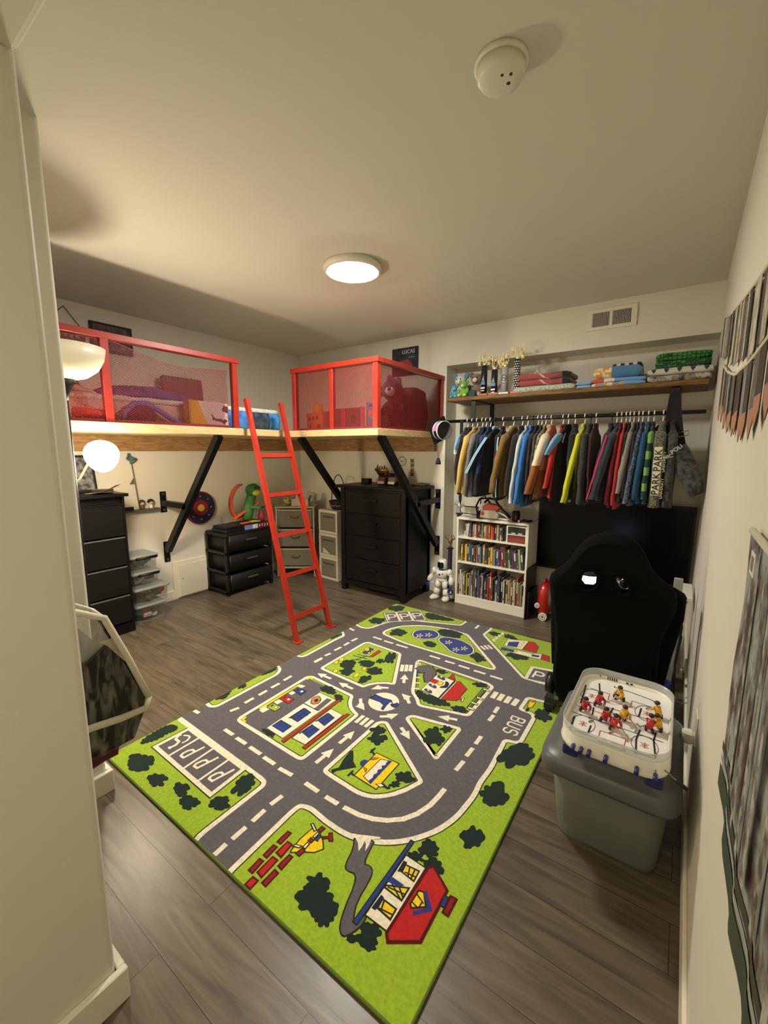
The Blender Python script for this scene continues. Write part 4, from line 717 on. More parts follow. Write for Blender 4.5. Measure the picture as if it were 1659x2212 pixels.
r 9 1272,362 1287,341 1299,314 1307,280 1315,260 1322,253 1334,253 1353,259 1369,252 1380,234 1390,207 1399,172 1409,142 1419,115 1430,98 1440,90 1448,88 1454,90 1462,101 1471,120 1476,139 1477,158 1475,167 1472,168 1468,160 1463,140 1455,132 1446,140 1437,154 1427,176 1419,207 1415,247 1410,276 1406,292 1399,302 1389,307 1379,308 1366,302 1355,316 1349,346 1343,371 1339,392 1319,394 1282,378
k 9 1168,2288 1310,2297 1309,2472 1160,2415
k 9 1310,2299 1410,2304 1399,2419 1342,2485 1308,2461
w 9 1209,2205 1461,2224 1449,2312 1381,2274 1261,2263
k 9 1460,2229 1527,2224 1505,2313 1452,2319
w 9 1067,2310 1079,2309 1098,2508 1086,2509
w 9 1067,2347 1058,2339 1087,2306 1096,2314
w 9 1070,2398 1061,2391 1090,2357 1099,2365
w 9 1073,2452 1064,2444 1094,2409 1103,2417
w 9 1081,2509 1071,2501 1101,2465 1110,2473
y 9 1554,1669 1554,1637 1555,1621 1559,1605 1563,1603 1576,1609 1581,1623 1582,1661 1580,1679 1573,1693 1569,1694 1558,1683
w 10 1472,175 1552,177 1550,418 1471,419
u 11 1037,696 1037,691 1039,687 1044,680 1047,677 1050,674 1054,674 1060,674 1065,677 1066,680 1067,687 1067,691 1067,697 1067,702 1066,711 1064,716 1062,718 1058,719 1051,718 1047,717 1044,714 1041,710 1038,701
w 12 826,2091 829,2103 819,2106 803,2085
y 12 819,2057 828,2056 826,2068 803,2085
w 12 790,2061 794,2049 802,2053 803,2085
y 12 779,2099 772,2092 779,2083 803,2085
w 12 801,2118 794,2126 790,2116 803,2085
w 12 924,2014 927,2026 918,2028 902,2008
y 12 917,1982 925,1981 924,1992 902,2008
w 12 890,1985 892,1974 900,1978 902,2008
y 12 880,2021 873,2014 880,2006 902,2008
w 12 901,2039 894,2046 890,2037 902,2008
w 12 968,2068 970,2079 961,2082 946,2061
y 12 960,2034 968,2034 967,2045 946,2061
w 12 933,2038 935,2027 944,2031 946,2061
y 12 923,2074 916,2068 923,2059 946,2061
w 12 945,2093 938,2101 934,2091 946,2061
w 12 634,2118 636,2130 626,2133 610,2111
y 12 629,2081 638,2081 636,2093 610,2111
w 12 597,2086 601,2073 610,2078 610,2111
y 12 583,2125 576,2118 584,2109 610,2111
w 12 606,2145 598,2154 594,2143 610,2111
w 12 583,2063 585,2075 574,2078 559,2056
y 12 578,2027 587,2027 584,2039 559,2056
w 12 546,2032 550,2019 559,2024 559,2056
y 12 532,2070 524,2063 533,2054 559,2056
w 12 554,2090 546,2098 542,2088 559,2056
g 12 390,720 392,763 319,761 326,716
R 12 397,815 392,860 316,860 316,816
u 12 392,917 391,964 326,968 322,924
k 12 468,871 468,864 583,861 583,868
r 12 593,862 582,990 546,985 557,861
k 12 497,896 504,891 510,889 519,890 524,891 529,894 533,898 540,907 543,913 543,922 541,930 536,945 531,952 523,960 515,966 499,973 490,975 482,972 478,964 473,947 473,938 475,927 480,918 491,903
k 12 573,618 572,684 479,686 479,621
k 12 571,724 570,831 510,840 503,727
k 12 713,785 712,872 653,885 647,799
k 12 715,667 713,751 651,756 652,678
w 12 1277,1637 1276,1624 1314,1622 1315,1635
w 12 1278,1528 1278,1515 1314,1514 1315,1527
w 12 1273,1461 1273,1448 1309,1447 1309,1460
w 12 1278,1402 1278,1389 1313,1389 1313,1402
w 12 963,1395 1090,1379 1083,1608 959,1607
R 12 1110,1375 1192,1418 1190,1567 1118,1621 1105,1611
R 12 1042,1620 1087,1617 1040,1685
n 12 1090,1375 1103,1372 1101,1606 1086,1606
R 12 1212,1436 1209,1455 1193,1458 1192,1436
w 12 1220,1428 1226,1433 1219,1469 1211,1460
k 12 362,1649 349,1654 337,1651 332,1641 333,1628 340,1614 352,1604 365,1599 376,1601 382,1611 380,1624 373,1638
k 12 351,1586 341,1589 333,1588 329,1580 330,1571 335,1561 343,1554 353,1551 361,1553 365,1560 364,1569 359,1579
k 12 410,1600 403,1603 396,1601 393,1595 393,1588 397,1580 404,1574 411,1572 417,1573 421,1579 420,1586 416,1594
k 12 412,1629 406,1631 400,1630 397,1625 397,1619 401,1612 406,1607 412,1605 418,1606 421,1611 420,1617 417,1624
k 12 1103,627 1160,611 1156,784 1104,763
w 12 1204,624 1213,638 1196,639 1182,627
D 12 1132,308 1144,307 1146,326 1134,326
w 12 1136,276 1142,276 1142,296 1137,298
D 12 1133,254 1146,254 1146,263 1133,264
w 12 1136,223 1145,224 1143,243 1136,243
D 12 1134,191 1147,190 1150,214 1137,214
w 12 1121,297 1123,302 1095,315 1091,311
w 12 1123,212 1125,219 1105,212 1104,206
w 12 1272,366 1293,356 1316,330 1315,354 1309,377 1322,368 1336,345 1333,375 1325,396 1336,403 1352,419 1348,425 1310,405 1272,384 1249,374
m 12 1551,168 1572,146 1659,208 1656,397 1571,448 1554,427
w 12 1172,2291 1306,2300 1305,2467 1163,2413
R 12 1313,2303 1407,2308 1396,2418 1341,2480 1311,2459
u 12 1175,2203 1268,2216 1263,2256 1169,2255
R 12 1463,2232 1522,2228 1502,2309 1456,2315
R 12 1565,1660 1579,1675 1573,1690 1559,1675
k 13 379,734 380,755 358,755 357,735
n 13 345,732 339,755 329,755 333,733
k 13 378,830 379,852 357,854 355,832
n 13 343,829 337,854 326,854 331,830
k 13 381,934 382,958 359,960 358,937
n 13 345,934 339,961 328,961 332,936
o 13 500,900 506,895 510,894 518,895 522,896 526,898 530,902 536,910 538,914 538,921 537,928 531,942 527,949 520,957 513,961 497,969 490,970 485,968 482,962 478,947 478,938 480,928 484,920 495,906
u 13 569,622 568,680 482,682 483,624
u 13 568,727 566,828 514,836 507,731
u 13 710,790 708,869 656,880 651,802
u 13 712,671 710,747 655,752 656,681
k 13 637,567 632,1021 610,1022 612,569
k 13 761,596 761,946 738,941 735,596
k 13 956,1507 1006,1502 1005,1553 954,1554
k 13 1010,1515 1021,1502 1030,1502 1043,1514 1045,1525 1042,1547 1034,1554 1017,1555 1010,1547 1007,1527
w 13 1102,1373 1107,1374 1103,1605 1097,1606
u 13 986,1397 1015,1391 1027,1391 1035,1397 1035,1404 1027,1419 1014,1425 985,1426 975,1421 976,1405
u 13 980,1463 1010,1456 1023,1456 1031,1461 1031,1469 1022,1485 1009,1491 979,1492 969,1487 970,1470
u 13 980,1580 1011,1572 1024,1571 1032,1577 1032,1585 1023,1602 1010,1609 979,1611 969,1606 969,1588
n 13 1043,1566 1056,1535 1056,1518 1044,1498 1042,1489 1048,1482 1058,1486 1081,1502 1085,1518 1077,1552 1067,1566 1046,1574
y 13 360,1646 348,1650 340,1648 335,1641 336,1629 343,1616 354,1607 365,1602 373,1604 378,1612 377,1623 370,1636
y 13 349,1583 341,1586 336,1584 333,1580 333,1572 338,1564 345,1557 353,1555 358,1556 361,1561 360,1568 356,1576
y 13 408,1597 402,1599 398,1598 396,1595 397,1589 400,1582 405,1577 411,1575 415,1576 417,1580 417,1585 413,1592
y 13 410,1626 405,1628 402,1627 401,1624 401,1620 404,1614 408,1610 413,1609 416,1609 417,1612 417,1616 414,1622
w 13 1107,630 1156,617 1152,778 1108,760
k 13 1085,741 1097,767 1070,753 1063,723
k 13 1099,652 1093,675 1064,676
k 13 1166,269 1161,282 1167,298 1146,295 1145,267
m 13 1171,287 1189,302 1199,293 1213,305 1184,334 1172,322 1180,311 1160,295
R 13 1561,172 1573,159 1649,213 1646,392 1573,436 1564,423
k 13 1448,132 1469,132 1467,486 1449,485
k 13 1489,356 1545,352 1542,400 1483,391
k 13 1487,209 1547,205 1545,248 1485,248
k 13 1460,277 1545,274 1544,331 1472,292
k 13 1651,336 1669,337 1668,380 1647,375
u 13 1194,2295 1266,2313 1249,2417 1182,2368
y 13 1289,2400 1294,2425 1279,2433 1274,2410
y 13 1286,2357 1290,2380 1276,2388 1271,2366
y 13 1285,2318 1290,2341 1275,2349 1270,2327
u 13 1397,2235 1441,2246 1444,2279 1387,2269
k 13 1275,2218 1287,2239 1274,2277 1258,2253
w 14 376,737 376,752 361,752 360,737
w 14 375,833 376,850 359,850 359,835
w 14 379,938 379,955 362,957 361,939
n 14 519,913 526,934 504,950 495,927
n 14 501,720 510,720 513,835 503,835
n 14 643,786 652,785 658,881 648,881
n 14 644,663 653,663 657,758 648,758
n 14 535,725 539,725 540,833 536,833
n 14 510,771 509,767 570,760 571,764
n 14 513,806 513,803 574,795 575,799
n 14 680,793 684,792 688,876 684,876
n 14 680,679 684,679 683,749 679,748
R 14 632,572 628,1016 615,1017 616,573
R 14 756,601 757,940 743,937 740,601
R 14 959,1511 1003,1506 1001,1550 958,1550
y 14 1013,1517 1023,1506 1029,1505 1039,1516 1042,1525 1038,1545 1033,1551 1018,1551 1013,1546 1010,1527
y 14 1008,1407 1006,1427 993,1430 993,1412
y 14 1003,1472 1001,1493 987,1496 988,1477
y 14 1003,1589 1001,1612 987,1615 987,1595
R 14 356,1632 352,1632 351,1629 353,1623 357,1620 362,1620 363,1624 360,1629
R 14 346,1574 343,1572 344,1568 348,1566 351,1568 350,1572
R 14 406,1590 404,1588 405,1586 407,1584 410,1586 409,1589
R 14 409,1621 407,1617 411,1615 411,1619
u 14 1159,784 1142,775 1143,752 1149,746 1135,730 1147,716 1135,698 1145,681 1137,664 1145,648 1140,624 1155,612 1159,615
o 14 1082,743 1093,763 1073,750 1066,728
o 14 1095,658 1090,672 1069,674
u 14 1161,272 1158,282 1162,294 1150,292 1149,271
D 14 1170,293 1189,308 1199,299 1206,305 1184,327 1179,322 1187,311 1167,295
u 14 1451,136 1465,135 1463,482 1453,481
y 14 1494,361 1539,358 1537,393 1490,386
y 14 1493,215 1541,212 1539,242 1491,242
y 14 1473,283 1539,280 1538,321 1476,287
k 14 1568,284 1580,272 1622,306 1590,347 1569,341
u 14 1655,341 1665,342 1664,374 1652,371
m 14 1667,321 1693,321 1693,391 1665,388
y 14 1275,2223 1284,2239 1274,2272 1261,2253
n 15 1498,366 1499,361 1541,369 1540,374
n 15 1506,393 1501,391 1515,354 1520,356
n 15 1526,395 1521,394 1527,355 1533,356
n 15 1494,217 1495,212 1542,221 1541,226
n 15 1497,247 1491,246 1502,212 1507,213
n 15 1479,289 1480,284 1543,298 1542,303
n 15 1486,306 1484,302 1536,275 1539,280
n 15 1509,315 1506,310 1538,286 1541,291
n 15 1476,351 1491,358 1488,399 1473,398
n 15 1474,201 1489,202 1489,251 1476,253
u 15 1498,306 1506,305 1524,324 1468,324 1466,301
y 15 1574,287 1581,280 1614,307 1588,340 1575,336
D 15 1674,328 1686,328 1685,383 1672,382
u 16 1590,338 1623,306 1590,271 1597,260 1642,308 1592,356
n 16 1575,326 1574,321 1607,309 1608,313
n 16 1574,295 1573,291 1598,286 1599,291
n 16 1603,312 1598,312 1598,290 1603,290
"""
# ------------------------------------------------------------------ rug
def build_rug():
    W_, H_ = RUG_SIZE; ox, oy = RUG_ORIGIN
    colr = {'g': (154, 184, 46), 'r': (96, 92, 98), 'w': (236, 229, 205), 'k': (38, 42, 18), 'b': (24, 42, 38), 'u': (40, 62, 132), 'y': (240, 205, 25), 'R': (188, 36, 38), 'D': (140, 34, 38), 'n': (28, 36, 62), 'm': (84, 14, 18), 'o': (196, 128, 66)}
    rb = B()
    rb.use(mat('rug_binding', (98, 124, 44), .9))
    rb.box(ox, ox+W_, oy, oy+H_, 0.0005, .0125, .003)
    rb.use(mat('rug_pile_r', colr['r'], .95, var=.10, vscale=70, bump=.35, bscale=420, spec=.1, sheen=.2))
    e = .006; z = .0126
    rb.quad((ox+e, oy+e, z), (ox+W_-e, oy+e, z), (ox+W_-e, oy+H_-e, z), (ox+e, oy+H_-e, z))
    for q, ln in enumerate(RUG_ART.strip().split('\n')):
        f = ln.split(); m, l = f[0], int(f[1]); pts = [tuple(float(v)/1000 for v in q.split(',')) for q in f[2:]]
        rb.use(mat('rug_pile_'+m, colr[m], .95, var=.10, vscale=70, bump=.35, bscale=420, spec=.1, sheen=.2))
        z = .01275 + l*.00014 + (q % 26)*.000005
        P3 = [Vector((ox+min(max(x, e), W_-e), oy+min(max(y, e), H_-e), z)) for x, y in pts]
        tri = []
        for a, c, d in tessellate_polygon([[(p.x, p.y, 0) for p in P3]]):
            ar = (P3[c]-P3[a]).cross(P3[d]-P3[a]).z
            if abs(ar) > 1e-9: tri.append((a, c, d) if ar > 0 else (a, d, c))
        rb.faces(P3, tri)
    o = rb.build('play_rug', None, fix=False)
    tag(o, 'green and grey road map play rug lying flat on the plank floor', 'rug')
build_rug()

# ------------------------------------------------------------------ lamps
GLOW = mat('lamp_glow', (255, 244, 225), .5, emit=CEILING_LAMP_STRENGTH, ecol=(255, 250, 238))
GLOBE = mat('globe_glow', (255, 236, 205), .5, emit=GLOBE_STRENGTH, ecol=(255, 238, 210))
WPL = mat('white_plastic', (228, 224, 208), .4)
BLK = mat('black_paint', (14, 14, 16), .42)
BLKM = mat('black_matte', (10, 10, 11), .8)
t = thing('ceiling_light', 'round glowing flush light in the middle of the ceiling', 'ceiling light', (-1.83, 2.23, ZC-.06))
B().lathe([(.001, ZC), (.182, ZC), (.186, ZC-.02), (.182, ZC-.035), (.168, ZC-.042)], (-1.83, 2.23, 0), 40).build('rim', t, WPL)
B().lathe([(.001, ZC-.060), (.06, ZC-.058), (.12, ZC-.052), (.166, ZC-.041), (.166, ZC-.036), (.001, ZC-.036)], (-1.83, 2.23, 0), 40).build('diffuser', t, GLOW, 'glowing white diffuser')
t = thing('smoke_detector', 'round white smoke detector on the ceiling, casting a long shadow', 'smoke detector', (-.555, 1.385, ZC-.06))
b = B().lathe([(.001, ZC), (.078, ZC), (.08, ZC-.012), (.074, ZC-.016), (.001, ZC-.016)], (-.555, 1.385, 0), 32); b.build('base', t, WPL)
b = B().lathe([(.072, ZC-.017), (.071, ZC-.038), (.062, ZC-.052), (.03, ZC-.056), (.001, ZC-.056)], (-.555, 1.385, 0), 32); b.build('cover', t, WPL)
b = B()
for dx, dy, r in ((.0, .004, .006), (.016, -.022, .0045), (-.006, -.034, .0045)): b.cyl((-.535+dx, 1.395+dy, ZC-.054), (-.535+dx, 1.395+dy, ZC-.0572), r)
b.build('sensor_hole', t, mat('dark_hole', (60, 52, 40), .7))
# floor lamp: torchiere bowl on a black pole, reading globe on a bent arm
lx, ly = -2.80, .93
gx, gy, gz = -2.965, 1.145, 1.453
t = thing('floor_lamp', 'black floor lamp with white torch bowl and lit side globe, left of the room', 'floor lamp', (lx, ly, 0))
B().lathe([(.001, 0), (.13, 0), (.13, .012), (.05, .03), (.014, .04)], (lx, ly, 0), 28).build('base', t, BLK)
B().cyl((lx, ly, .03), (lx, ly, 1.80), .0125).build('pole', t, BLK)
B().lathe([(.012, 1.76), (.022, 1.80), (.042, 1.84), (.055, 1.872), (.012, 1.874)], (lx, ly, 0), 20).build('socket_cup', t, BLK)
bw = B().lathe([(.05, 1.872), (.11, 1.888), (.165, 1.93), (.195, 1.985), (.207, 2.045), (.202, 2.045), (.188, 1.988), (.158, 1.936), (.108, 1.896), (.05, 1.882)], (lx, ly, 0), 36)
bw.build('bowl_shade', t, mat('opal_bowl', (236, 230, 205), .35))
arm = B().tube([(lx-.005, ly+.005, 1.30), (lx-.03, ly+.04, 1.33), (lx-.06, ly+.09, 1.40), (lx-.11, ly+.15, 1.47), (lx-.19, ly+.23, 1.50), (lx-.27, ly+.255, 1.513)], .006)
arm.build('arm', t, mat('cream_arm', (214, 200, 160), .5))
B().cyl((gx-.088, gy+.03, gz+.045), (gx-.115, gy+.04, gz+.06), .024, .02).build('lamp_holder', t, BLK)
gx, gy, gz = -2.965, 1.145, 1.453
gl = B()
rings = []
for i in range(11):
    a = PI*i/10; r = .093*math.sin(a)*(1.0+.16*math.cos(a)) + .001; zz = gz + .098*math.cos(a)*(1 if a < PI/2 else 1.02)
    rings.append([(gx+r*math.cos(2*PI*k/24), gy+r*math.sin(2*PI*k/24), zz) for k in range(24)])
gl.loft(rings).build('globe_shade', t, GLOBE, 'lit cream glass globe')

# ------------------------------------------------------------------ loft platform with red guard rails
RED = mat('red_paint', (164, 40, 26), .38, var=.05, vscale=14, coat=.2)
MESHRED = mat('red_mesh', (128, 34, 34), .5)
PINE = wood_mat('pine', (226, 200, 150), (200, 166, 112), (3, 3, 30), .6, 5)
LEDG = wood_mat('ledger_wood', (176, 138, 92), (140, 104, 66), (2, 2, 14), .65, 5)
STEEL = mat('black_steel', (15, 16, 18), .4, metal=.3)
BOLT = mat('bolt_head', (92, 90, 84), .45, metal=.6)
t = thing('loft_platform', 'L shaped wooden loft platform with red mesh guard rails around the corner', 'loft bed', (-3.2, 2.6, 1.60))
PZ0, PZ1 = 1.612, 1.662
XE, YE, XC = -3.0, 2.75, -2.016
B().use(PINE).box(XL, XE, .70, YE, PZ0, PZ1, .002).box(XL, XC, YE, YB, PZ0, PZ1, .002).build('deck', t)
b = B().use(PINE).box(XE-.002, XE+.012, .70, YE, PZ0-.002, PZ1+.004, .002); b.build('edge_board', t)
b = B().use(PINE).box(XE, XC+.012, YE-.012, YE+.002, PZ0-.002, PZ1+.004, .002); b.build('edge_board', t)
b = B().use(PINE).box(XC-.002, XC+.012, YE, YB, PZ0-.002, PZ1+.004, .002); b.build('edge_board', t)
B().use(LEDG).box(XL, XL+.038, .70, YB, 1.478, PZ0, .002).build('ledger_board', t)
B().use(LEDG).box(XL+.038, -2.09, YB-.038, YB, 1.478, PZ0, .002).build('ledger_board', t)
RZ = 2.215
for nm, a in (('post', (XE-.045, XE, 2.145, 2.19)), ('post', (XE-.04, XE, 1.205, 1.255)), ('post', (XE-.045, XE, .72, .765)), ('post', (-2.985, -2.94, YE, YE+.045)), ('post', (-2.53, -2.49, YE+.004, YE+.044)), ('post', (XC-.05, XC, YE, YE+.05)), ('post', (XC-.045, XC, YB-.05, YB-.002))):
    B().use(RED).box(a[0], a[1], a[2], a[3], PZ1, RZ-.035, .003).build(nm, t)
B().use(RED).box(XE-.055, XE+.008, .70, 2.205, RZ-.04, RZ, .003).build('top_rail', t)
B().use(RED).box(-3.0, XC+.008, YE-.008, YE+.055, RZ-.04, RZ, .003).build('top_rail', t)
B().use(RED).box(XC-.055, XC+.008, YE+.055, YB-.002, RZ-.04, RZ, .003).build('top_rail', t)
def screen(p0, p1, z0, top, name):
    "expanded diamond mesh between two points, cut along its top edge top(s)"
    p0 = Vector(p0); p1 = Vector(p1); L = (p1-p0).length; u = (p1-p0)/L; nrm = Vector((u.y, -u.x, 0))
    mb = B().use(MESHRED); sp = .021; wd = .0021; slope = .62
    def strand(s0, sg):
        pts = []
        n = 90
        for i in range(n+1):
            zz = z0 + .57*i/n; s_ = s0 + sg*(zz-z0)/slope
            ok = 0 <= s_ <= L and zz <= top(s_)
            if ok: pts.append((s_, zz))
            elif pts: break
        if len(pts) >= 2:
            a, c = pts[0], pts[-1]
            A = p0+u*a[0]; C = p0+u*c[0]; A.z = a[1]; C.z = c[1]
            d = (C-A).normalized(); k = d.cross(nrm).normalized()*wd/2
            t_ = nrm*.0015
            mb.faces([A-k-t_, A+k-t_, A+k+t_, A-k+t_, C-k-t_, C+k-t_, C+k+t_, C-k+t_], [(0, 1, 5, 4), (1, 2, 6, 5), (2, 3, 7, 6), (3, 0, 4, 7)])
    k = -int(.6/slope/sp)-2
    while k*sp < L + .6/slope + sp:
        strand(k*sp, 1); strand(k*sp, -1); k += 1
    for i in range(30):     # hem of doubled mesh along the top and bottom
        a = L*i/30; c = L*(i+1)/30
        A = p0+u*a; C = p0+u*c
        for za, zc, hh in ((top(a), top(c), .006), (z0+.022, z0+.022, .022)):
            mb.quad(Vector((A.x, A.y, za-hh)), Vector((C.x, C.y, zc-hh)), Vector((C.x, C.y, zc)), Vector((A.x, A.y, za)))
    mb.build(name, t, None, None, fix=False)
def sag(s):
    y = .72+s
    if y < 1.30: return RZ-.045
    if y < 1.75: return RZ-.045 - .085*math.sin((y-1.30)/.45*PI/2)
    return RZ-.13 + .03*(y-1.75)/.4
screen((XE-.012, .72, 0), (XE-.012, 2.10, 0), PZ1+.002, sag, 'mesh_screen')
screen((-2.95, YE+.01, 0), (XC-.045, YE+.01, 0), PZ1+.002, lambda s: RZ-.045, 'mesh_screen')
screen((XC-.012, YE+.045, 0), (XC-.012, YB-.04, 0), PZ1+.002, lambda s: RZ-.045, 'mesh_screen')

# ------------------------------------------------------------------ triangular steel supports
def bracket(label, wx, wy, dirv, L_arm, top):
    dx, dy = dirv
    t = thing('steel_bracket', label, 'bracket', (wx, wy, .40), 'black steel braces under the loft')
    nx, ny = -dy, dx
    for z0, z1 in ((.895, 1.095), (.405, .605)):
        pb = B().use(STEEL)
        c = Vector((wx+dx*.004, wy+dy*.004, 0))
        pb.bar((wx+dx*.005, wy+dy*.005, z0), (wx+dx*.005, wy+dy*.005, z1), .055, .010, up=(dx, dy, 0))
        pb.use(BOLT)
        for zz in (z0+.022, z1-.022): pb.cyl((wx+dx*.010, wy+dy*.010, zz), (wx+dx*.02, wy+dy*.02, zz), .012, n=6)
        pb.build('wall_plate', t)
    z_arm = .985
    foot = Vector((wx+dx*.03, wy+dy*.03, .52)); head = Vector((wx+dx*top, wy+dy*top, PZ0-.004))
    f = (z_arm-foot.z)/(head.z-foot.z); k = foot.lerp(head, f)
    B().use(STEEL).bar((wx+dx*.01, wy+dy*.01, z_arm), (k.x, k.y, z_arm), .05, .05).build('arm', t)
    B().use(STEEL).bar(foot, head, .05, .06, up=(dx, dy, 0), ext=.0).build('strut', t)
    return t
bracket('black steel brace on the left wall, in front of the red and black target', XL, 2.06, (1, 0), .8, .97)
bracket('black steel brace in the corner, running down behind the red ladder', -3.02, YB, (0, -1), .8, .99)
bracket('black steel brace running down in front of the big black dresser', -2.055, YB, (0, -1), .8, 1.02)

# ------------------------------------------------------------------ red ladder
LRED = mat('ladder_red', (172, 44, 26), .35, coat=.3, var=.04, vscale=10)
t = thing('loft_ladder', 'red metal ladder leaning against the loft platform', 'ladder', (-2.6, 2.37, 0))
LA, LB_ = (Vector((-2.373, 2.165, .004)), Vector((-2.971, 2.240, 1.905))), (Vector((-2.362, 2.530, .004)), Vector((-2.960, 2.590, 1.90)))
for a, c in (LA, LB_):
    B().use(LRED).bar(a, c, .034, .034, up=(1, 0, .3)).build('rail', t)
    B().use(LRED).box(a.x-.03, a.x+.045, a.y-.032, a.y+.032, 0.0005, .008, .003).cyl((a.x+.025, a.y, .008), (a.x+.025, a.y, .012), .008).build('foot', t)
for z in (1.444, 1.128, .810, .497, .177):
    p = LA[0].lerp(LA[1], (z-.004)/1.901); q = LB_[0].lerp(LB_[1], (z-.004)/1.896)
    B().use(LRED).bar(p, q, .034, .034, up=(1, 0, .3), ext=-.012).build('rung', t)
# ------------------------------------------------------------------ furniture under the loft
BWOOD = wood_mat('black_brown_wood', (12, 10, 10), (20, 17, 16), (6, 6, 40), .38, 4)
BGLOSS = mat('black_brown_gloss', (13, 11, 11), .28)
CHROME = mat('satin_metal', (150, 148, 142), .35, metal=.8)
# tall black dresser at the left
t = thing('tall_dresser', 'tall narrow black dresser on the left, next to the floor lamp', 'dresser', (-3.83, 1.24, 0))
x1 = -3.625
B().use(BWOOD).box(-4.05, x1, .93, .95, 0, 1.125).box(-4.05, x1, 1.51, 1.53, 0, 1.125).box(-4.05, -4.035, .95, 1.51, .06, 1.125).box(-4.03, x1, .95, 1.51, 0, .085).box(-4.03, x1-.03, .95, 1.51, 1.07, 1.125).build('carcass', t)
B().use(BWOOD).box(-4.06, x1+.028, .905, 1.555, 1.125, 1.150, .004).build('top', t)
zz = [.10, .335, .575, .815, 1.085]
for z0, z1 in zip(zz, zz[1:]):
    d = B().use(BGLOSS).box(-4.0, x1+.014, .955, 1.505, z0, z1-.024, .003).build('drawer', t)
    B().use(CHROME if z0 < .8 else BGLOSS).box(x1-.004, x1+.016, .955, 1.505, z1-.022, z1-.013).build('edge_pull', d, None, 'thin bright pull strip')
t = thing('closet_panel', 'upright black board standing in front of the tall dresser', 'board', (-3.35, 1.095, 0))
B().prism([(1.075, 0), (1.115, 0), (1.115, 1.415)] + [(1.095+.02*math.cos(a), 1.415+.02*math.sin(a)) for a in (.5, 1.0, 1.57, 2.1, 2.6)] + [(1.075, 1.415)], YZ(-3.40), 0, .10).build('panel', t, BLK)
B().use(mat('brass', (190, 150, 80), .3, metal=1)).box(-3.30, -3.297, 1.098, 1.112, .74, .81).build('hinge', t)
# things on the tall dresser
t = thing('photo_board', 'dark picture with grey drawing leaning on the tall black dresser', 'picture', (-3.9, 1.36, 1.15))
M = Matrix.Translation((-3.92, 1.34, 1.151)) @ Matrix.Rotation(-.18, 4, 'Y')
B().use(BLKM).box(-.008, .008, -.12, .12, 0, .30, .003, M).build('frame', t)
m_scr = mat('sketch_print', (26, 28, 32), .6, rgb2=(120, 122, 124), vscale=22)
B().use(m_scr).box(.0082, .010, -.10, .10, .02, .28, 0, M).build('print', t)
for i, (a, z) in enumerate(((.3, 1.1515), (-.35, 1.1545), (.9, 1.1575))):
    M = Matrix.Translation((-3.74+.02*i, 1.42, z)) @ Matrix.Rotation(a, 4, 'Z')
    bb = B().use(mat('paper_grey', (150, 146, 132), .8))
    n = 6
    for k in range(n):
        xa, xb = -.10+.2*k/n, -.10+.2*(k+1)/n; za, zb = .02*(k/n)**2*(1+i), .02*((k+1)/n)**2*(1+i)
        bb.faces([(xa, -.07, za), (xb, -.07, zb), (xb, .07, zb), (xa, .07, za), (xa, -.07, za-.001), (xb, -.07, zb-.001), (xb, .07, zb-.001), (xa, .07, za-.001)], [(0, 1, 2, 3), (7, 6, 5, 4), (0, 4, 5, 1), (2, 6, 7, 3), (1, 5, 6, 2), (0, 3, 7, 4)], M=M)
    tag(bb.build('paper_sheet'), ['bottom paper sheet of the small pile on the tall dresser', 'middle crumpled paper sheet on the tall dresser', 'top curled paper sheet of the pile on the tall dresser'][i], 'paper', 'papers on the tall dresser')
# stack of clear bins
CLEAR = mat('clear_plastic', (205, 208, 205), .18, alpha=.30, coat=.3)
FROST = mat('frosted_plastic', (150, 155, 152), .35, alpha=.62)
def rr_loft(bb, levels, n=4):
    "levels: (x0,x1,y0,y1,z,r)"
    rings = []
    for x0, x1, y0, y1, z, r in levels:
        rings.append([(u, v, z) for u, v in rrect(x1-x0, y1-y0, r, n, (x0+x1)/2, (y0+y1)/2)])
    return bb.loft(rings, True, True)
def bin_(label, x0, x1, y0, y1, z0, z1, clips, cols):
    t = thing('storage_bin', label, 'storage bin', ((x0+x1)/2, (y0+y1)/2, z0), 'clear storage bins beside the tall dresser')
    i = .018
    rr_loft(B().use(CLEAR), [(x0+i, x1-i, y0+i, y1-i, z0+.001, .02), (x0+i/2, x1-i/2, y0+i/2, y1-i/2, z1-.03, .025), (x0, x1, y0, y1, z1-.03, .03)]).build('tub', t)
    rr_loft(B().use(FROST), [(x0-.004, x1+.004, y0-.004, y1+.004, z1-.029, .03), (x0-.004, x1+.004, y0-.004, y1+.004, z1-.014, .03), (x0+.02, x1-.02, y0+.02, y1-.02, z1-.004, .02)]).build('lid', t)
    if clips: B().use(BLK).cyl((x1+.006, y0+.05, z1-.03), (x1+.006, y1-.02, z1-.03), .012).build('latch', t)
    rnd = random.Random(int(z0*1000)+5)
    for k in range(14):
        c = cols[k % len(cols)]
        s_ = rnd.uniform(.014, .026); px, py = rnd.uniform(x0+.05, x1-.045), rnd.uniform(y0+.05, y1-.05)
        pz = z0+.012+s_+rnd.uniform(0, max(.005, (z1-z0)*.35))
        M = Matrix.Translation((px, py, pz)) @ Matrix.Rotation(rnd.uniform(0, 3), 4, 'Z') @ Matrix.Rotation(rnd.uniform(-.5, .5), 4, 'X')
        o = B().use(mat('toybit_%d_%d_%d' % c, c, .5)).box(-s_*1.4, s_*1.4, -s_, s_, -s_*.7, s_*.7, .004, M).build('toy_piece', t)
TC = [(150, 60, 50), (205, 205, 200), (70, 95, 125), (60, 70, 66), (190, 130, 90)]
bin_('lowest clear bin of the stack, standing on the floor', -4.0, -3.71, 1.585, 1.85, 0, .165, False, [(205, 190, 175), (170, 90, 80), (90, 130, 125), (210, 205, 200)])
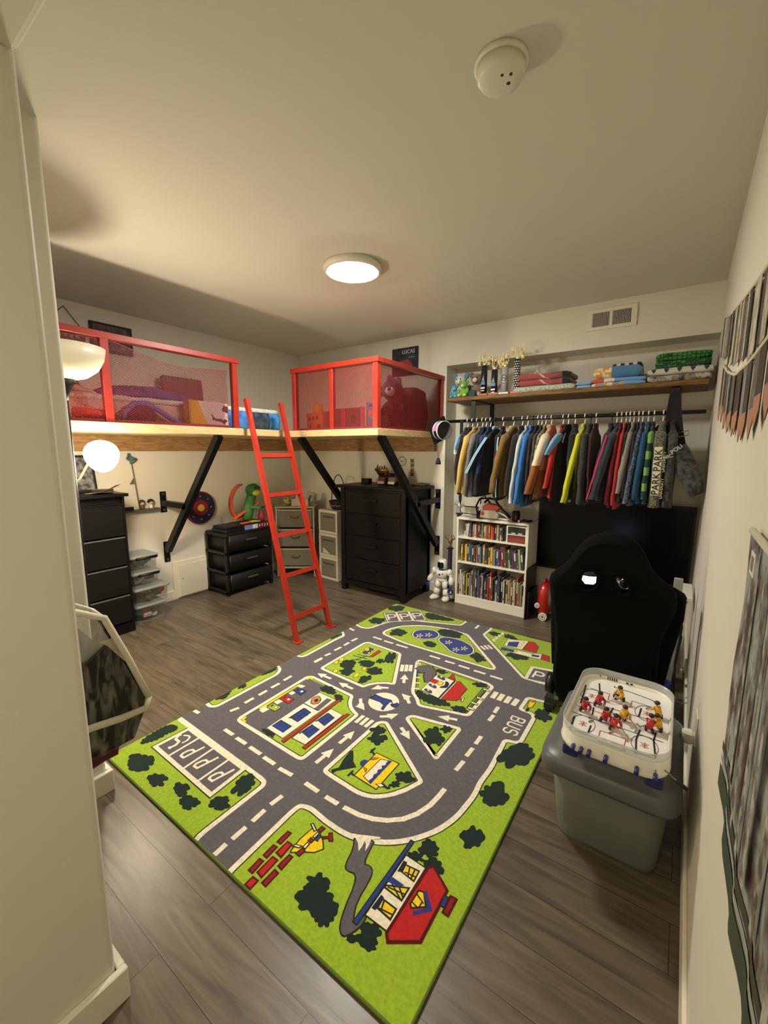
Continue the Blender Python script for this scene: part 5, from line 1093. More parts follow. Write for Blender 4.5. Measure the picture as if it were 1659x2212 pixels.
bin_('third clear bin from the top of the stack, with toys inside', -4.0, -3.70, 1.58, 1.88, .166, .318, False, [(90, 90, 60), (70, 85, 90), (180, 70, 60), (220, 190, 80)])
bin_('second clear bin from the top, with pinkish contents and black latch', -3.99, -3.72, 1.575, 1.82, .319, .455, True, [(150, 70, 70), (120, 50, 60), (190, 180, 180)])
bin_('topmost clear bin of the stack, with grey contents and black latch', -3.99, -3.725, 1.57, 1.815, .456, .60, True, [(120, 122, 120), (90, 92, 95), (150, 150, 148)])
# small ledge on the left wall with little figures and a dark strip
t = thing('wall_ledge', 'narrow dark ledge on the left wall beside the black brace', 'shelf', (-4.03, 1.83, .93))
B().use(mat('ledge_grey', (92, 84, 70), .6)).box(XL, XL+.075, 1.56, 2.0, .935, .95, .002).build('board', t)
B().use(BLK).box(XL+.058, XL+.076, 1.56, 1.76, .9505, .985, .003).build('end_strip', t)
for i, y in enumerate((1.845, 1.925)):
    t = thing('toy_figure', ['small dark haired toy figure, left one on the wall ledge', 'small black haired toy figure, right one on the wall ledge'][i], 'toy figure', (XL+.04, y, .951), 'toy figures on the wall ledge')
    B().use(mat('figure_cloth%d' % i, ((90, 80, 70), (225, 220, 210))[i], .7)).lathe([(.016, .951), (.02, .965), (.013, .985), (.008, .99)], (XL+.045, y, 0), 10).build('body', t)
    B().use(mat('figure_skin', (205, 180, 150), .6)).ball((XL+.048, y, 1.008), .022, n=10).build('head', t)
    B().use(mat('figure_hair%d' % i, ((60, 45, 35), (22, 20, 20))[i], .8)).ball((XL+.041, y, 1.016), .027, .029, .024, n=10).build('hair', t)
t = thing('craft_wand', 'thin craft stick with blue green tuft leaning on the left wall', 'craft stick', (XL+.012, 1.80, .951))
B().use(mat('stick_brown', (120, 96, 66), .7)).cyl((XL+.05, 1.82, .951), (XL+.012, 1.80, 1.37), .005, n=8).build('stick', t)
b = B().use(mat('tuft_teal', (92, 122, 118), .9, rgb2=(60, 80, 84), vscale=30))
rnd = random.Random(2)
for k in range(26):
    a = rnd.uniform(0, 6.28); r = rnd.uniform(.0, .035)
    b.ball((XL+.022, 1.80+r*math.cos(a), 1.415+r*1.2*math.sin(a)), .011, .014, .014, n=6)
b.build('tuft', t)
B().use(mat('flag_grey', (96, 94, 82), .8)).prism([(1.80, 1.24), (1.802, 1.19), (1.765, 1.185)], YZ(XL+.022), 0, .002).build('pennant', t)

# black plastic three drawer cart
t = thing('drawer_cart', 'black plastic three drawer cart against the left wall', 'drawer cart', (-3.87, 2.75, 0))
cx0, cx1, cy0, cy1, ct = -4.05, -3.69, 2.46, 3.04, .655
DK = mat('black_plastic', (15, 14, 13), .45); DK2 = mat('smoke_plastic', (17, 15, 14), .5)
b = B().use(DK).box(cx0, cx1, cy0, cy1, ct-.04, ct, .008)
for y in (cy0, cy1-.03):
    for x in (cx0, cx1-.035): b.box(x, x+.035, y, y+.03, 0, ct-.04, .004)
for z in (.02, .225, .43): b.box(cx0, cx1, cy0, cy0+.028, z, z+.03, .004).box(cx0, cx1, cy1-.028, cy1, z, z+.03, .004).box(cx0, cx0+.02, cy0, cy1, z, z+.03)
b.build('frame', t)
for z0 in (.055, .26, .462):
    d = rr_loft(B().use(DK2), [(cx0+.03, cx1+.004, cy0+.034, cy1-.034, z0-.006, .012), (cx0+.03, cx1+.010, cy0+.034, cy1-.034, z0+.165, .012)]).build('drawer', t)
    B().use(CHROME).bar((cx1+.03, 2.685, z0+.105), (cx1+.03, 2.815, z0+.105), .012, .014).bar((cx1+.015, 2.69, z0+.105), (cx1+.035, 2.69, z0+.105), .01).bar((cx1+.015, 2.81, z0+.105), (cx1+.035, 2.81, z0+.105), .01).build('pull', d, None, 'grey metal bar pull')
# on the cart
t = thing('game_box', 'flat game box with a blue white and red side on the black cart', 'game box', (-3.80, 2.85, ct))
B().use(mat('box_dark', (38, 36, 40), .6)).box(-4.0, -3.70, 2.70, 3.05, ct+.001, ct+.052, .003).build('box', t)
B().use(mat('box_blue', (110, 130, 190), .5)).box(-3.7, -3.698, 2.70, 2.80, ct+.004, ct+.05).use(mat('box_white', (225, 225, 230), .5)).box(-3.7, -3.698, 2.80, 2.865, ct+.004, ct+.05).use(mat('box_red', (130, 32, 40), .5)).box(-3.7, -3.698, 2.865, 3.05, ct+.004, ct+.05).use(mat('box_white', (0, 0, 0))).box(-3.6985, -3.6975, 2.885, 2.895, ct+.015, ct+.042).box(-3.6985, -3.6975, 2.92, 2.928, ct+.02, ct+.044).box(-3.6985, -3.6975, 2.955, 2.962, ct+.012, ct+.04).box(-3.6985, -3.6975, 2.99, 2.997, ct+.018, ct+.044).use(DK).box(-3.6985, -3.6975, 2.83, 2.836, ct+.012, ct+.02).box(-3.6985, -3.6975, 2.845, 2.85, ct+.03, ct+.04).build('side_print', t)
t = thing('black_case', 'low black case on the front left of the black cart', 'case', (-3.78, 2.58, ct))
B().use(BLK).box(-3.95, -3.70, 2.48, 2.685, ct+.001, ct+.035, .005).box(-3.95, -3.72, 2.49, 2.68, ct+.035, ct+.06, .006).build('shell', t)
# generic orange looping track with a green beast
t = thing('track_toy', 'orange looping car track with a green yellow beast on the black cart', 'toy track', (-3.85, 2.80, ct+.06))
ORG = mat('track_orange', (222, 92, 48), .4); GRN = mat('beast_green', (62, 124, 60), .6); YEL = mat('beast_yellow', (196, 186, 60), .6)
tz = ct+.061
pts = []
for i in range(34):
    a = -2.3 + i/33*4.9; k = i/33
    pts.append((-3.86+.05*math.sin(a*.7), 2.78-.165*math.cos(a-1.15)*(1-.1*k), tz+.03+.20+.19*math.sin(a-1.15)*(1 if True else 0)+.0))
b = B().use(ORG)
rings = []
for i, p in enumerate(pts):
    p = Vector(p); p.z = max(p.z, tz+.012)
    d = (Vector(pts[min(i+1, 33)])-Vector(pts[max(i-1, 0)])).normalized(); s_ = Vector((1, 0, 0)); nn = d.cross(s_).normalized()
    rings.append([p-s_*.032, p+s_*.032, p+s_*.032+nn*.01, p+s_*.027+nn*.012, p+s_*.027+nn*.004, p-s_*.027+nn*.004, p-s_*.027+nn*.012, p-s_*.032+nn*.01])
b.loft(rings); b.build('loop_track', t)
b = B().use(ORG).bar((-3.84, 2.66, tz+.05), (-3.80, 2.96, tz+.20), .05, .012).bar((-3.76, 2.70, tz+.008), (-3.76, 2.86, tz+.008), .03, .014); b.build('ramp', t)
b = B().use(GRN).tube([(-3.84, 2.84, tz+.02), (-3.85, 2.85, tz+.10), (-3.84, 2.87, tz+.18), (-3.83, 2.89, tz+.26), (-3.81, 2.90, tz+.32)], [.05, .065, .058, .05, .05], 10)
b.build('body', t)
h = B().use(GRN).ball((-3.80, 2.90, tz+.345), .07, .085, .07, n=12, lump=.2, ls=30).use(YEL).ball((-3.748, 2.905, tz+.318), .04, .055, .036, n=10).use(mat('eye_dark', (30, 34, 20), .4)).ball((-3.735, 2.880, tz+.372), .012, n=8).ball((-3.735, 2.930, tz+.372), .012, n=8)
h.use(GRN)
for k in range(5): h.cyl((-3.81, 2.86+.02*k, tz+.38), (-3.82, 2.85+.025*k, tz+.415), .01, .001, n=6)
h.build('head', t)
B().use(YEL).box(-3.79, -3.74, 2.82, 2.90, tz, tz+.018, .006).box(-3.77, -3.73, 2.88, 2.93, tz, tz+.014, .005).build('claw', t)
B().use(GRN).tube([(-3.80, 2.86, tz+.16), (-3.76, 2.93, tz+.15), (-3.74, 2.97, tz+.12)], [.022, .018, .012], 8).build('arm', t)
t = thing('toy_bird', 'small red toy with a dark tip at the right end of the black cart', 'toy', (-3.78, 3.0, ct+.053))
B().use(mat('toy_crimson', (140, 42, 48), .5)).lathe([(.02, ct+.053), (.036, ct+.07), (.038, ct+.11), (.026, ct+.16), (.014, ct+.185)], (-3.80, 3.0, 0), 12).build('body', t)
B().use(BLKM).tube([(-3.80, 3.0, ct+.18), (-3.795, 3.01, ct+.205), (-3.78, 3.04, ct+.215)], [.014, .010, .003], 8).build('tip', t)
# target board on the brace
t = thing('round_target', 'round dark blue and red target with yellow centre behind the black brace', 'target', (-4.0, 2.42, .74))
Mx = Matrix.Rotation(PI/2, 4, 'Y')
def ringx(r0, r1, x, m, th=.004):
    return B().use(m).lathe([(r0, 0), (r1, 0), (r1, th), (r0, th)] if r0 > .002 else [(.0005, 0), (r1, 0), (r1, th), (.0005, th)], (x, 2.42, .90), 36, Mx, smooth=False)
NAVYT = mat('target_navy', (30, 32, 58), .55); CRIM = mat('target_red', (128, 28, 40), .55); YC = mat('target_yellow', (196, 168, 60), .55)
B().use(CRIM).lathe([(.0005, 0), (.166, 0), (.17, .012), (.165, .024), (.0005, .024)], (-4.055, 2.42, .90), 36, Mx).build('rim', t)
ringx(.001, .155, -4.031, NAVYT).build('outer_ring', t); ringx(.001, .082, -4.0265, CRIM).build('red_ring', t); ringx(.001, .036, -4.022, YC).build('bullseye', t)
for k in range(8):
    a = 2*PI*k/8; b = B().use(mat('target_grey', (120, 120, 130), .6)); b.box(-4.0265, -4.025, 2.42+.118*math.cos(a)-.012, 2.42+.118*math.cos(a)+.012, .90+.118*math.sin(a)-.007, .90+.118*math.sin(a)+.007).build('score_mark', t)
# fabric drawer unit in the corner, turned to the room
ang = math.atan2(.26, .35)
Mq = Matrix.Translation((-3.84, 3.23, 0)) @ Matrix.Rotation(ang, 4, 'Z')
t = thing('fabric_drawer_unit', 'beige fabric three drawer unit in the corner behind the red ladder', 'drawer unit', (-3.66, 3.36, 0))
TAUP = mat('taupe_fabric', (112, 105, 88), .9, bump=.15, bscale=300); FRM = mat('cream_frame', (168, 160, 138), .5)
W_ = .45
b = B().use(FRM)
for x in (.0, W_-.018):
    for y in (.0, .262): b.box(x, x+.018, y, y+.018, 0, .82, 0, Mq)
b.box(-.005, W_+.005, -.01, .285, .82, .838, .003, Mq).box(0, W_, 0, .015, .10, .112, 0, Mq).box(0, W_, 0, .28, .115, .12, 0, Mq)
b.build('frame', t)
for z in (.13, .362, .594):
    d = B().use(TAUP).box(.022, W_-.022, -.008, .26, z, z+.205, .008, Mq).build('fabric_drawer', t)
    B().use(FRM).box(.022, W_-.022, -.012, -.004, z+.198, z+.212, 0, Mq).build('front_trim', d)
    B().use(mat('taupe_dark', (88, 82, 68), .8)).tube([Mq @ Vector((W_/2-.05, -.01, z+.13)), Mq @ Vector((W_/2-.03, -.024, z+.115)), Mq @ Vector((W_/2+.03, -.024, z+.115)), Mq @ Vector((W_/2+.05, -.01, z+.13))], .007, 6).build('pull', d)
q = Mq @ Vector((.12, .10, .839))
t = thing('glass_lantern', 'small yellowish jar lantern on the beige drawer unit', 'lantern', q)
B().use(mat('amber_glass', (196, 176, 96), .2, rgb2=(90, 80, 40), vscale=40)).lathe([(.03, 0), (.042, .01), (.044, .06), (.034, .095), (.018, .11)], q, 14).build('jar', t)
B().use(mat('brass', (0, 0, 0))).lathe([(.02, .108), (.022, .12), (.008, .135), (.001, .137)], q, 12).tube([q+Vector((-.02, 0, .12)), q+Vector((-.012, 0, .15)), q+Vector((.012, 0, .15)), q+Vector((.02, 0, .12))], .002, 5).build('cap', t)
q = Mq @ Vector((.28, .11, .839))
t = thing('cream_basket', 'cream box full of odds and ends on the beige drawer unit', 'basket', q)
b = B().use(mat('cream_card', (186, 172, 140), .8))
for a in ((-.10, .10, -.07, -.064, 0, .085), (-.10, .10, .064, .07, 0, .085), (-.10, -.094, -.07, .07, 0, .085), (.094, .10, -.07, .07, 0, .085), (-.10, .10, -.07, .07, 0, .004)): b.box(*a, 0, Matrix.Translation(q) @ Matrix.Rotation(ang, 4, 'Z'))
b.build('box', t)
for i, (dx, dy, tl) in enumerate(((-.05, .0, .25), (.02, -.02, -.35), (.06, .02, .5))):
    M = Matrix.Translation(q+Vector((dx, dy, .005))) @ Matrix.Rotation(ang, 4, 'Z') @ Matrix.Rotation(tl, 4, 'Y')
    B().use(mat(('slate_card', 'grey_card', 'olive_card')[i], ((80, 82, 92), (176, 172, 160), (82, 84, 58))[i], .7)).box(-.012, .012, -.03, .03, .0, .17-.02*i, .002, M).build('card', t)
q = Mq @ Vector((.40, .12, .839))
t = thing('clear_bag', 'crumpled clear plastic bag standing on the beige drawer unit', 'bag', q)
b = B().use(mat('film', (190, 186, 170), .15, alpha=.35, coat=.4)).ball(q+Vector((0, 0, .09)), .05, .05, .09, n=16, lump=.35, ls=18); b.build('film', t)
# white three drawer tower
t = thing('drawer_tower', 'white plastic three drawer tower beside the big black dresser', 'drawer tower', (-3.26, 3.66, 0))
Mt = Matrix.Translation((-3.41, 3.50, 0)) @ Matrix.Rotation(-.06, 4, 'Z')
WH = mat('tower_white', (214, 208, 188), .45); SMK = mat('drawer_translucent', (128, 124, 108), .3, coat=.3); SH = mat('drawer_slot', (92, 88, 76), .5)
b = B().use(WH)
for z in (.0, .272, .544):
    b.box(0, .30, 0, .34, z+.002, z+.03, .003, Mt).box(0, .30, 0, .34, z+.238, z+.27, .003, Mt).box(0, .026, 0, .34, z+.03, z+.238, 0, Mt).box(.274, .30, 0, .34, z+.03, z+.238, 0, Mt).box(.02, .28, .33, .34, z+.03, z+.238, 0, Mt)
b.build('shell', t)
for z in (.0, .272, .544):
    d = B().use(SMK).box(.03, .27, .004, .32, z+.034, z+.234, .006, Mt).build('drawer', t)
    B().use(SH).box(.06, .24, -.004, .008, z+.185, z+.205, .006, Mt).build('finger_slot', d)
B().use(mat('sheet_white', (214, 210, 196), .7)).prism([(.06, .31), (.18, .31), (.065, .375)], lambda u, v, d: Mt @ Vector((u, .001+d, v)), 0, .002).build('paper', t, None, 'white paper showing in the middle drawer')
t = thing('gift_basket', 'dark blue basket with tall thin handle on the white tower', 'basket', (-3.20, 3.68, .816))
bc = Vector((-3.215, 3.63, .816))
B().use(mat('basket_navy', (30, 32, 52), .7, bump=.5, bscale=160)).lathe([(.07, .001), (.09, .03), (.108, .09), (.112, .10), (.104, .10), (.086, .032), (.068, .008), (.001, .006)], bc, 24).build('bowl', t)
B().use(mat('basket_salmon', (190, 110, 90), .7)).tube([bc+Vector((.0995*math.cos(a), .0995*math.sin(a), .05+.006*math.sin(a*9))) for a in [2*PI*k/40 for k in range(40)]], .005, 5, True).build('woven_band', t, None, 'salmon woven band')
B().use(BLKM).tube([bc+Vector((-.105*math.cos(a), .0, .095+.30*math.sin(a))) for a in [PI*k/20 for k in range(21)]], .005, 6).build('handle', t)
# big black dresser
t = thing('wide_dresser', 'big black wooden dresser under the loft, in the middle of the back wall', 'dresser', (-2.54, 3.6, 0))
DR = wood_mat('charcoal_wood', (17, 15, 14), (27, 24, 21), (4, 4, 26), .45, 4)
dx0, dx1, dy0, dy1, dt = -2.935, -2.125, 3.345, 3.83, 1.105
b = B().use(DR).box(dx0, dx1, dy0+.02, dy1, .09, dt)
for x in (dx0, dx1-.055): b.box(x, x+.055, dy0, dy0+.06, 0, dt, .003).box(x, x+.055, dy1-.05, dy1, 0, dt)
b.box(dx0+.05, dx1-.05, dy0+.005, dy0+.03, .07, .12)
b.build('carcass', t)
B().use(DR).box(dx0-.05, dx1+.04, dy0-.04, dy1+.01, dt, dt+.028, .005).build('top', t)
for z0, z1 in ((.13, .365), (.375, .61), (.62, .84), (.85, 1.075)):
    d = B().use(DR).box(dx0+.06, dx1-.06, dy0+.004, dy0+.024, z0, z1, .003).build('drawer', t)
    B().use(BLK).bar(((dx0+dx1)/2-.075, dy0-.016, (z0+z1)/2+.03), ((dx0+dx1)/2+.075, dy0-.016, (z0+z1)/2+.03), .012, .016).bar(((dx0+dx1)/2-.07, dy0+.006, (z0+z1)/2+.03), ((dx0+dx1)/2-.07, dy0-.018, (z0+z1)/2+.03), .01).bar(((dx0+dx1)/2+.07, dy0+.006, (z0+z1)/2+.03), ((dx0+dx1)/2+.07, dy0-.018, (z0+z1)/2+.03), .01).build('handle', d)
dz = dt+.0285
t = thing('black_speaker', 'small black box on the left of the big black dresser top', 'box', (-2.78, 3.62, dz))
B().use(BLK).box(-2.86, -2.76, 3.60, 3.67, dz, dz+.055, .005).build('body', t); B().use(BLKM).box(-2.852, -2.768, 3.597, 3.6, dz+.006, dz+.049).build('front', t)
t = thing('spiky_creature', 'dark spiky toy creature with curling arms on the big black dresser', 'toy', (-2.66, 3.72, dz))
b = B().use(mat('creature_brown', (66, 56, 36), .6)).ball((-2.66, 3.72, dz+.05), .045, .045, .05, n=12, lump=.2, ls=25)
b.build('body', t)
for k in range(9):
    a = k*.75+.2; r = .10
    B().use(mat('creature_brown', (0, 0, 0))).tube([(-2.66+.02*math.cos(a), 3.72+.01*math.sin(a), dz+.07), (-2.66+.06*math.cos(a), 3.70+.02*math.sin(a), dz+.12+.01*(k % 3)), (-2.66+.085*math.cos(a), 3.70+.03*math.sin(a), dz+.15+.012*(k % 4)), (-2.66+.07*math.cos(a), 3.70+.02*math.sin(a), dz+.165+.012*(k % 4))], [.012, .010, .007, .003], 6).build('arm', t)
def truck(label, x, c1, c2, c3):
    t = thing('toy_truck', label, 'toy truck', (x, 3.6, dz), 'toy trucks on the big black dresser')
    C1, C2, C3 = (mat('truck_%d_%d_%d' % c, c, .4) for c in (c1, c2, c3))
    B().use(C1).box(x-.045, x+.045, 3.55, 3.70, dz+.03, dz+.085, .008).box(x-.04, x+.04, 3.57, 3.66, dz+.085, dz+.14, .012).build('cab', t)
    B().use(mat('truck_glass', (30, 34, 40), .1)).box(x-.034, x+.034, 3.566, 3.572, dz+.09, dz+.125, .002).build('windshield', t)
    B().use(C2).box(x-.042, x+.042, 3.535, 3.555, dz+.012, dz+.04, .006).build('bumper', t)
    B().use(C3).box(x-.036, x+.036, 3.58, 3.64, dz+.141, dz+.158, .006).build('roof_bar', t)
    for sx in (-1, 1):
        for y in (3.58, 3.67): B().use(BLKM).cyl((x+sx*.036, y, dz+.022), (x+sx*.054, y, dz+.022), .022).build('wheel', t)
truck('toy fire truck with yellow roof bar on the big black dresser', -2.555, (120, 50, 30), (215, 212, 200), (216, 170, 50))
truck('grey and white toy truck behind the black brace, on the big black dresser', -2.425, (112, 108, 104), (220, 218, 210), (140, 136, 130))
t = thing('folded_cloth', 'tan crumpled cloth at the right end of the big black dresser', 'cloth', (-2.22, 3.72, dz))
b = B().use(mat('tan_cloth', (140, 124, 86), .9, rgb2=(104, 92, 62), vscale=40)).ball((-2.20, 3.74, dz+.013), .10, .06, .016, n=22, lump=.5, ls=22); b.build('cloth', t)
t = thing('bead_string', 'dark bead string lying on the right of the big black dresser', 'beads', (-2.32, 3.72, dz))
b = B().use(mat('bead_dark', (44, 40, 32), .4))
for k in range(14): b.ball((-2.40+.013*k, 3.70+.006*math.sin(k), dz+.0062), .0062, n=6)
b.build('beads', t)
t = thing('wire_stand', 'thin cream wire stand at the left of the big black dresser', 'stand', (-2.90, 3.70, dz))
B().use(mat('cream_arm', (0, 0, 0))).tube([(-2.935, 3.70, dz+.004), (-2.93, 3.70, dz+.08), (-2.915, 3.70, dz+.105), (-2.90, 3.70, dz+.08), (-2.895, 3.70, dz+.004)], .004, 6).box(-2.95, -2.88, 3.68, 3.72, dz, dz+.005).build('wire', t)
# stickers on the back wall
t = thing('wall_sticker', 'round grey wreath sticker on the back wall under the loft', 'sticker', (-2.42, YB-.002, 1.32))
b = B().use(mat('ink_grey', (120, 116, 98), .8))
sx, sz = -2.505, 1.372
for k in range(22):
    a = 2*PI*k/22; b.prism([(sx+.046*math.cos(a), sz+.046*math.sin(a)), (sx+.058*math.cos(a+.12), sz+.058*math.sin(a+.12)), (sx+.049*math.cos(a+.25), sz+.049*math.sin(a+.25))], XZ(YB-.0015), 0, .0012)
b.tube([(sx+.045*math.cos(2*PI*k/30), YB-.001, sz+.045*math.sin(2*PI*k/30)) for k in range(30)], .002, 4, True)
Mtxt = Matrix.Translation((sx, YB-.002, sz)) @ Matrix.Rotation(PI/2, 4, 'X')
b.box(sx-.022, sx+.022, YB-.002, YB-.0008, sz-.004, sz+.004); b.build('print', t)
t = thing('photo_strip', 'narrow white strip with four dark pictures on the back wall under the loft', 'photo strip', (-2.36, YB-.002, 1.22))
B().use(mat('strip_white', (210, 204, 184), .6)).box(-2.405, -2.345, YB-.002, YB-.0004, 1.195, 1.412).build('paper', t)
for z in (1.215, 1.262, 1.312, 1.358): B().use(mat('photo_maroon', (62, 34, 30), .6, rgb2=(150, 130, 110), vscale=60)).box(-2.396, -2.354, YB-.003, YB-.002, z, z+.040).build('picture', t)
# ------------------------------------------------------------------ back wall: vent, poster, shelf and rail
t = thing('air_vent', 'white metal air vent grille high on the back wall', 'vent', (-.57, YB-.012, 2.44))
b = B().use(WPL)
b.box(-.745, -.395, YB-.012, YB, 2.44, 2.465, .002).box(-.745, -.395, YB-.012, YB, 2.57, 2.598, .002).box(-.745, -.705, YB-.012, YB, 2.465, 2.57).box(-.435, -.395, YB-.012, YB, 2.465, 2.57).box(-.582, -.562, YB-.012, YB, 2.465, 2.57)
b.build('frame', t)
B().use(mat('vent_dark', (38, 34, 28), .9)).box(-.71, -.43, YB-.002, YB, 2.46, 2.575).build('duct', t)
for k in range(24):
    x = -.702 + k*.0102 if k < 12 else -.558+(k-12)*.0102
    B().use(WPL).box(x, x+.0035, YB-.010, YB-.003, 2.465, 2.57).build('louvre', t)
t = thing('name_poster', 'dark framed LUCAS poster on the back wall above the loft rail', 'poster', (-2.47, YB-.02, 2.26))
B().use(mat('frame_navy', (28, 32, 44), .5)).box(-2.63, -2.315, YB-.02, YB-.001, 2.26, 2.54, .003).build('frame', t)
B().use(mat('poster_night', (20, 26, 40), .5, rgb2=(52, 60, 74), vscale=14)).box(-2.615, -2.33, YB-.022, YB-.02, 2.275, 2.525).build('print', t)
b = B().use(mat('poster_white', (226, 226, 222), .5)); b.text('LUCAS', .052, Matrix.Translation((-2.425, YB-.0225, 2.495)) @ Matrix.Rotation(PI/2, 4, 'X')); b.build('lettering', t)
B().use(mat('poster_red', (150, 52, 54), .5)).prism([(-2.56, 2.30), (-2.55, 2.37), (-2.52, 2.41), (-2.43, 2.42), (-2.38, 2.37), (-2.36, 2.30)], XZ(YB-.0225), 0, .0008).build('red_shape', t)
B().use(mat('poster_grey', (140, 140, 132), .5)).box(-2.42, -2.35, YB-.0228, YB-.022, 2.435, 2.442).build('line', t)

SHW = wood_mat('rustic_wood', (140, 106, 62), (96, 70, 40), (3, 26, 26), .6, 3)
t = thing('wall_shelf', 'long rustic wooden shelf on black brackets in the back wall recess', 'shelf', (-.88, 3.82, 1.76))
B().use(SHW).box(-1.86, .085, 3.62, 4.09, 1.938, 1.972, .005).build('board', t)
for x, wd in ((-1.60, .04), (-.10, .05)):
    B().use(BLK).box(x-wd/2, x+wd/2, 3.642, 3.652, 1.74, 1.936).box(x-wd/2, x+wd/2, 3.642, 4.098, 1.93, 1.9375).box(x-wd/2, x+wd/2, 4.088, 4.0985, 1.55, 1.93).build('bracket', t)
B().use(BLK).cyl((-1.86, 3.635, 1.757), (.085, 3.635, 1.757), .014, n=14).build('clothes_rail', t)
SZ = 1.9725
# ------------------------------------------------------------------ things on the shelf
def trophy(label, x, y, top, r, cm, base, dots=False, spark=11):
    t = thing('trophy', label, 'trophy', (x, y, SZ), 'gold star trophies on the wall shelf')
    B().use(base).box(x-.045, x+.045, y-.03, y+.03, SZ+.0005, SZ+.022, .003).build('base', t)
    B().use(cm).lathe([(.001, SZ+.022), (r, SZ+.022), (r, top), (.001, top+.002)], (x, y, 0), 18).build('column', t)
    G = mat('gold', (248, 236, 186), .28, metal=.3)
    st = B().use(G).cyl((x, y, top), (x, y, top+.02), .012, .02)
    rnd = random.Random(int(x*1000))
    for k in range(spark):
        cx_, cy_, cz = x+rnd.uniform(-.05, .05), y+rnd.uniform(-.025, .025), top+.02+.10*k/spark
        R = rnd.uniform(.016, .03); a0 = rnd.uniform(0, 1)
        M = Matrix.Translation((cx_, cy_, cz)) @ Matrix.Rotation(rnd.uniform(-.6, .6), 4, 'Z') @ Matrix.Rotation(PI/2, 4, 'X')
        pl = [(R*(1 if i % 2 == 0 else .42)*math.cos(a0+PI*i/5), R*(1 if i % 2 == 0 else .42)*math.sin(a0+PI*i/5)) for i in range(10)]
        st.faces([(u, v, 0) for u, v in pl]+[(0, 0, .008), (0, 0, -.008)], [(i, (i+1) % 10, 10) for i in range(10)]+[((i+1) % 10, i, 11) for i in range(10)], M=M)
    for k in range(3):
        a = 2.1*k; st.tube([(x, y, top+.01), (x+.03*math.cos(a), y+.02*math.sin(a), top+.05), (x+.02*math.cos(a), y+.03*math.sin(a), top+.10)], .003, 5)
    st.build('star_cluster', t)
    return t
BASE_W = mat('orange_base', (176, 98, 62), .4); BASE_R = mat('rose_base', (206, 96, 96), .4)
NAVY = mat('trophy_navy', (24, 28, 40), .35); SILV = mat('trophy_silver', (184, 186, 184), .3, metal=.35)
def emblem(t, x, y, z, r):
    B().use(mat('emblem_blue', (48, 96, 150), .4)).prism([(x-r*.8, z-.05), (x+r*.8, z-.05), (x+r*.6, z-.02), (x-r*.6, z-.02)], XZ(y-r-.002), 0, .002).use(mat('emblem_green', (92, 142, 78), .4)).prism([(x, z+.02), (x+r*.5, z-.015), (x-r*.5, z-.015)], XZ(y-r-.0025), 0, .002).use(mat('emblem_white', (220, 220, 214), .4)).box(x-r*.7, x+r*.7, y-r-.003, y-r, z-.085, z-.072).box(x-r*.6, x+r*.6, y-r-.003, y-r, z-.105, z-.098).build('emblem', t)
t = trophy('tall navy trophy with gold stars, leftmost trophy on the shelf', -1.53, 3.70, 2.235, .026, NAVY, BASE_W); emblem(t, -1.53, 3.70, 2.12, .026)
t = trophy('shorter navy trophy with gold stars, between the tall navy and the silver one', -1.435, 3.70, 2.19, .027, NAVY, BASE_W); emblem(t, -1.435, 3.70, 2.10, .027)
t = trophy('silver column trophy with gold stars and black round mark', -1.345, 3.71, 2.205, .027, SILV, SILV)
b = B().use(BLK).tube([(-1.345+.02*math.cos(a), 3.71-.029, 2.115+.024*math.sin(a)) for a in [2*PI*k/20 for k in range(20)]], .0025, 5, True).prism([(-1.36, 2.105), (-1.345, 2.125), (-1.33, 2.105)], XZ(3.6815), 0, .002).box(-1.362, -1.328, 3.681, 3.683, 2.066, 2.074); b.build('emblem', t)
t = trophy('black polka dot trophy with the tallest gold stars', -1.235, 3.70, 2.255, .026, BLK, BASE_R)
for k in range(13):
    for j in range(5):
        a = -PI/2-1.3+.65*j+(.32 if k % 2 else 0); z = SZ+.03+.0195*k
        r = .0262
        B().use(mat('dot_white', (228, 226, 218), .5)).cyl((-1.235+r*math.cos(a), 3.70+r*math.sin(a), z), (-1.235+(r+.001)*math.cos(a), 3.70+(r+.001)*math.sin(a), z), .0058, n=6).build('dot', t)
trophy('low gold star trophy at the back, right of the polka dot one', -1.15, 3.86, 2.06, .02, SILV, SILV, spark=7)
def plush(name, label, x, y, s, body, snout, ears, earc):
    t = thing(name, label, 'plush toy', (x, y, SZ))
    Bm = mat('plush_%d_%d_%d' % body, body, .95, bump=.5, bscale=120, sheen=.3); S2 = mat('plush_%d_%d_%d' % snout, snout, .95, bump=.5, bscale=120); E2 = mat('plush_%d_%d_%d' % earc, earc, .95, bump=.4, bscale=120)
    B().use(Bm).ball((x, y, SZ+.055*s), .05*s, .045*s, .055*s, 14).build('body', t)
    h = B().use(Bm).ball((x, y-.01, SZ+.14*s), .045*s, .042*s, .045*s, 14).use(S2).ball((x+.004, y-.048*s, SZ+.13*s), .022*s, .016*s, .018*s, 10).use(BLKM).ball((x-.016*s, y-.048*s, SZ+.152*s), .005*s, n=6).ball((x+.016*s, y-.048*s, SZ+.152*s), .005*s, n=6); h.build('head', t)
    for sx in (-1, 1):
        M = Matrix.Rotation(sx*.5, 4, 'Y')
        B().use(E2).ball((x+sx*.045*s, y, SZ+(.175 if ears < 2 else .19)*s), .02*s, .012*s, .02*s*ears, 10, M).build('ear', t)
        B().use(S2 if sx else Bm).ball((x+sx*.035*s, y-.045*s, SZ+.022*s), .022*s, .034*s, .02*s, 10).build('leg', t)
        B().use(Bm).ball((x+sx*.055*s, y-.02*s, SZ+.075*s), .016*s, .02*s, .034*s, 10).build('arm', t)
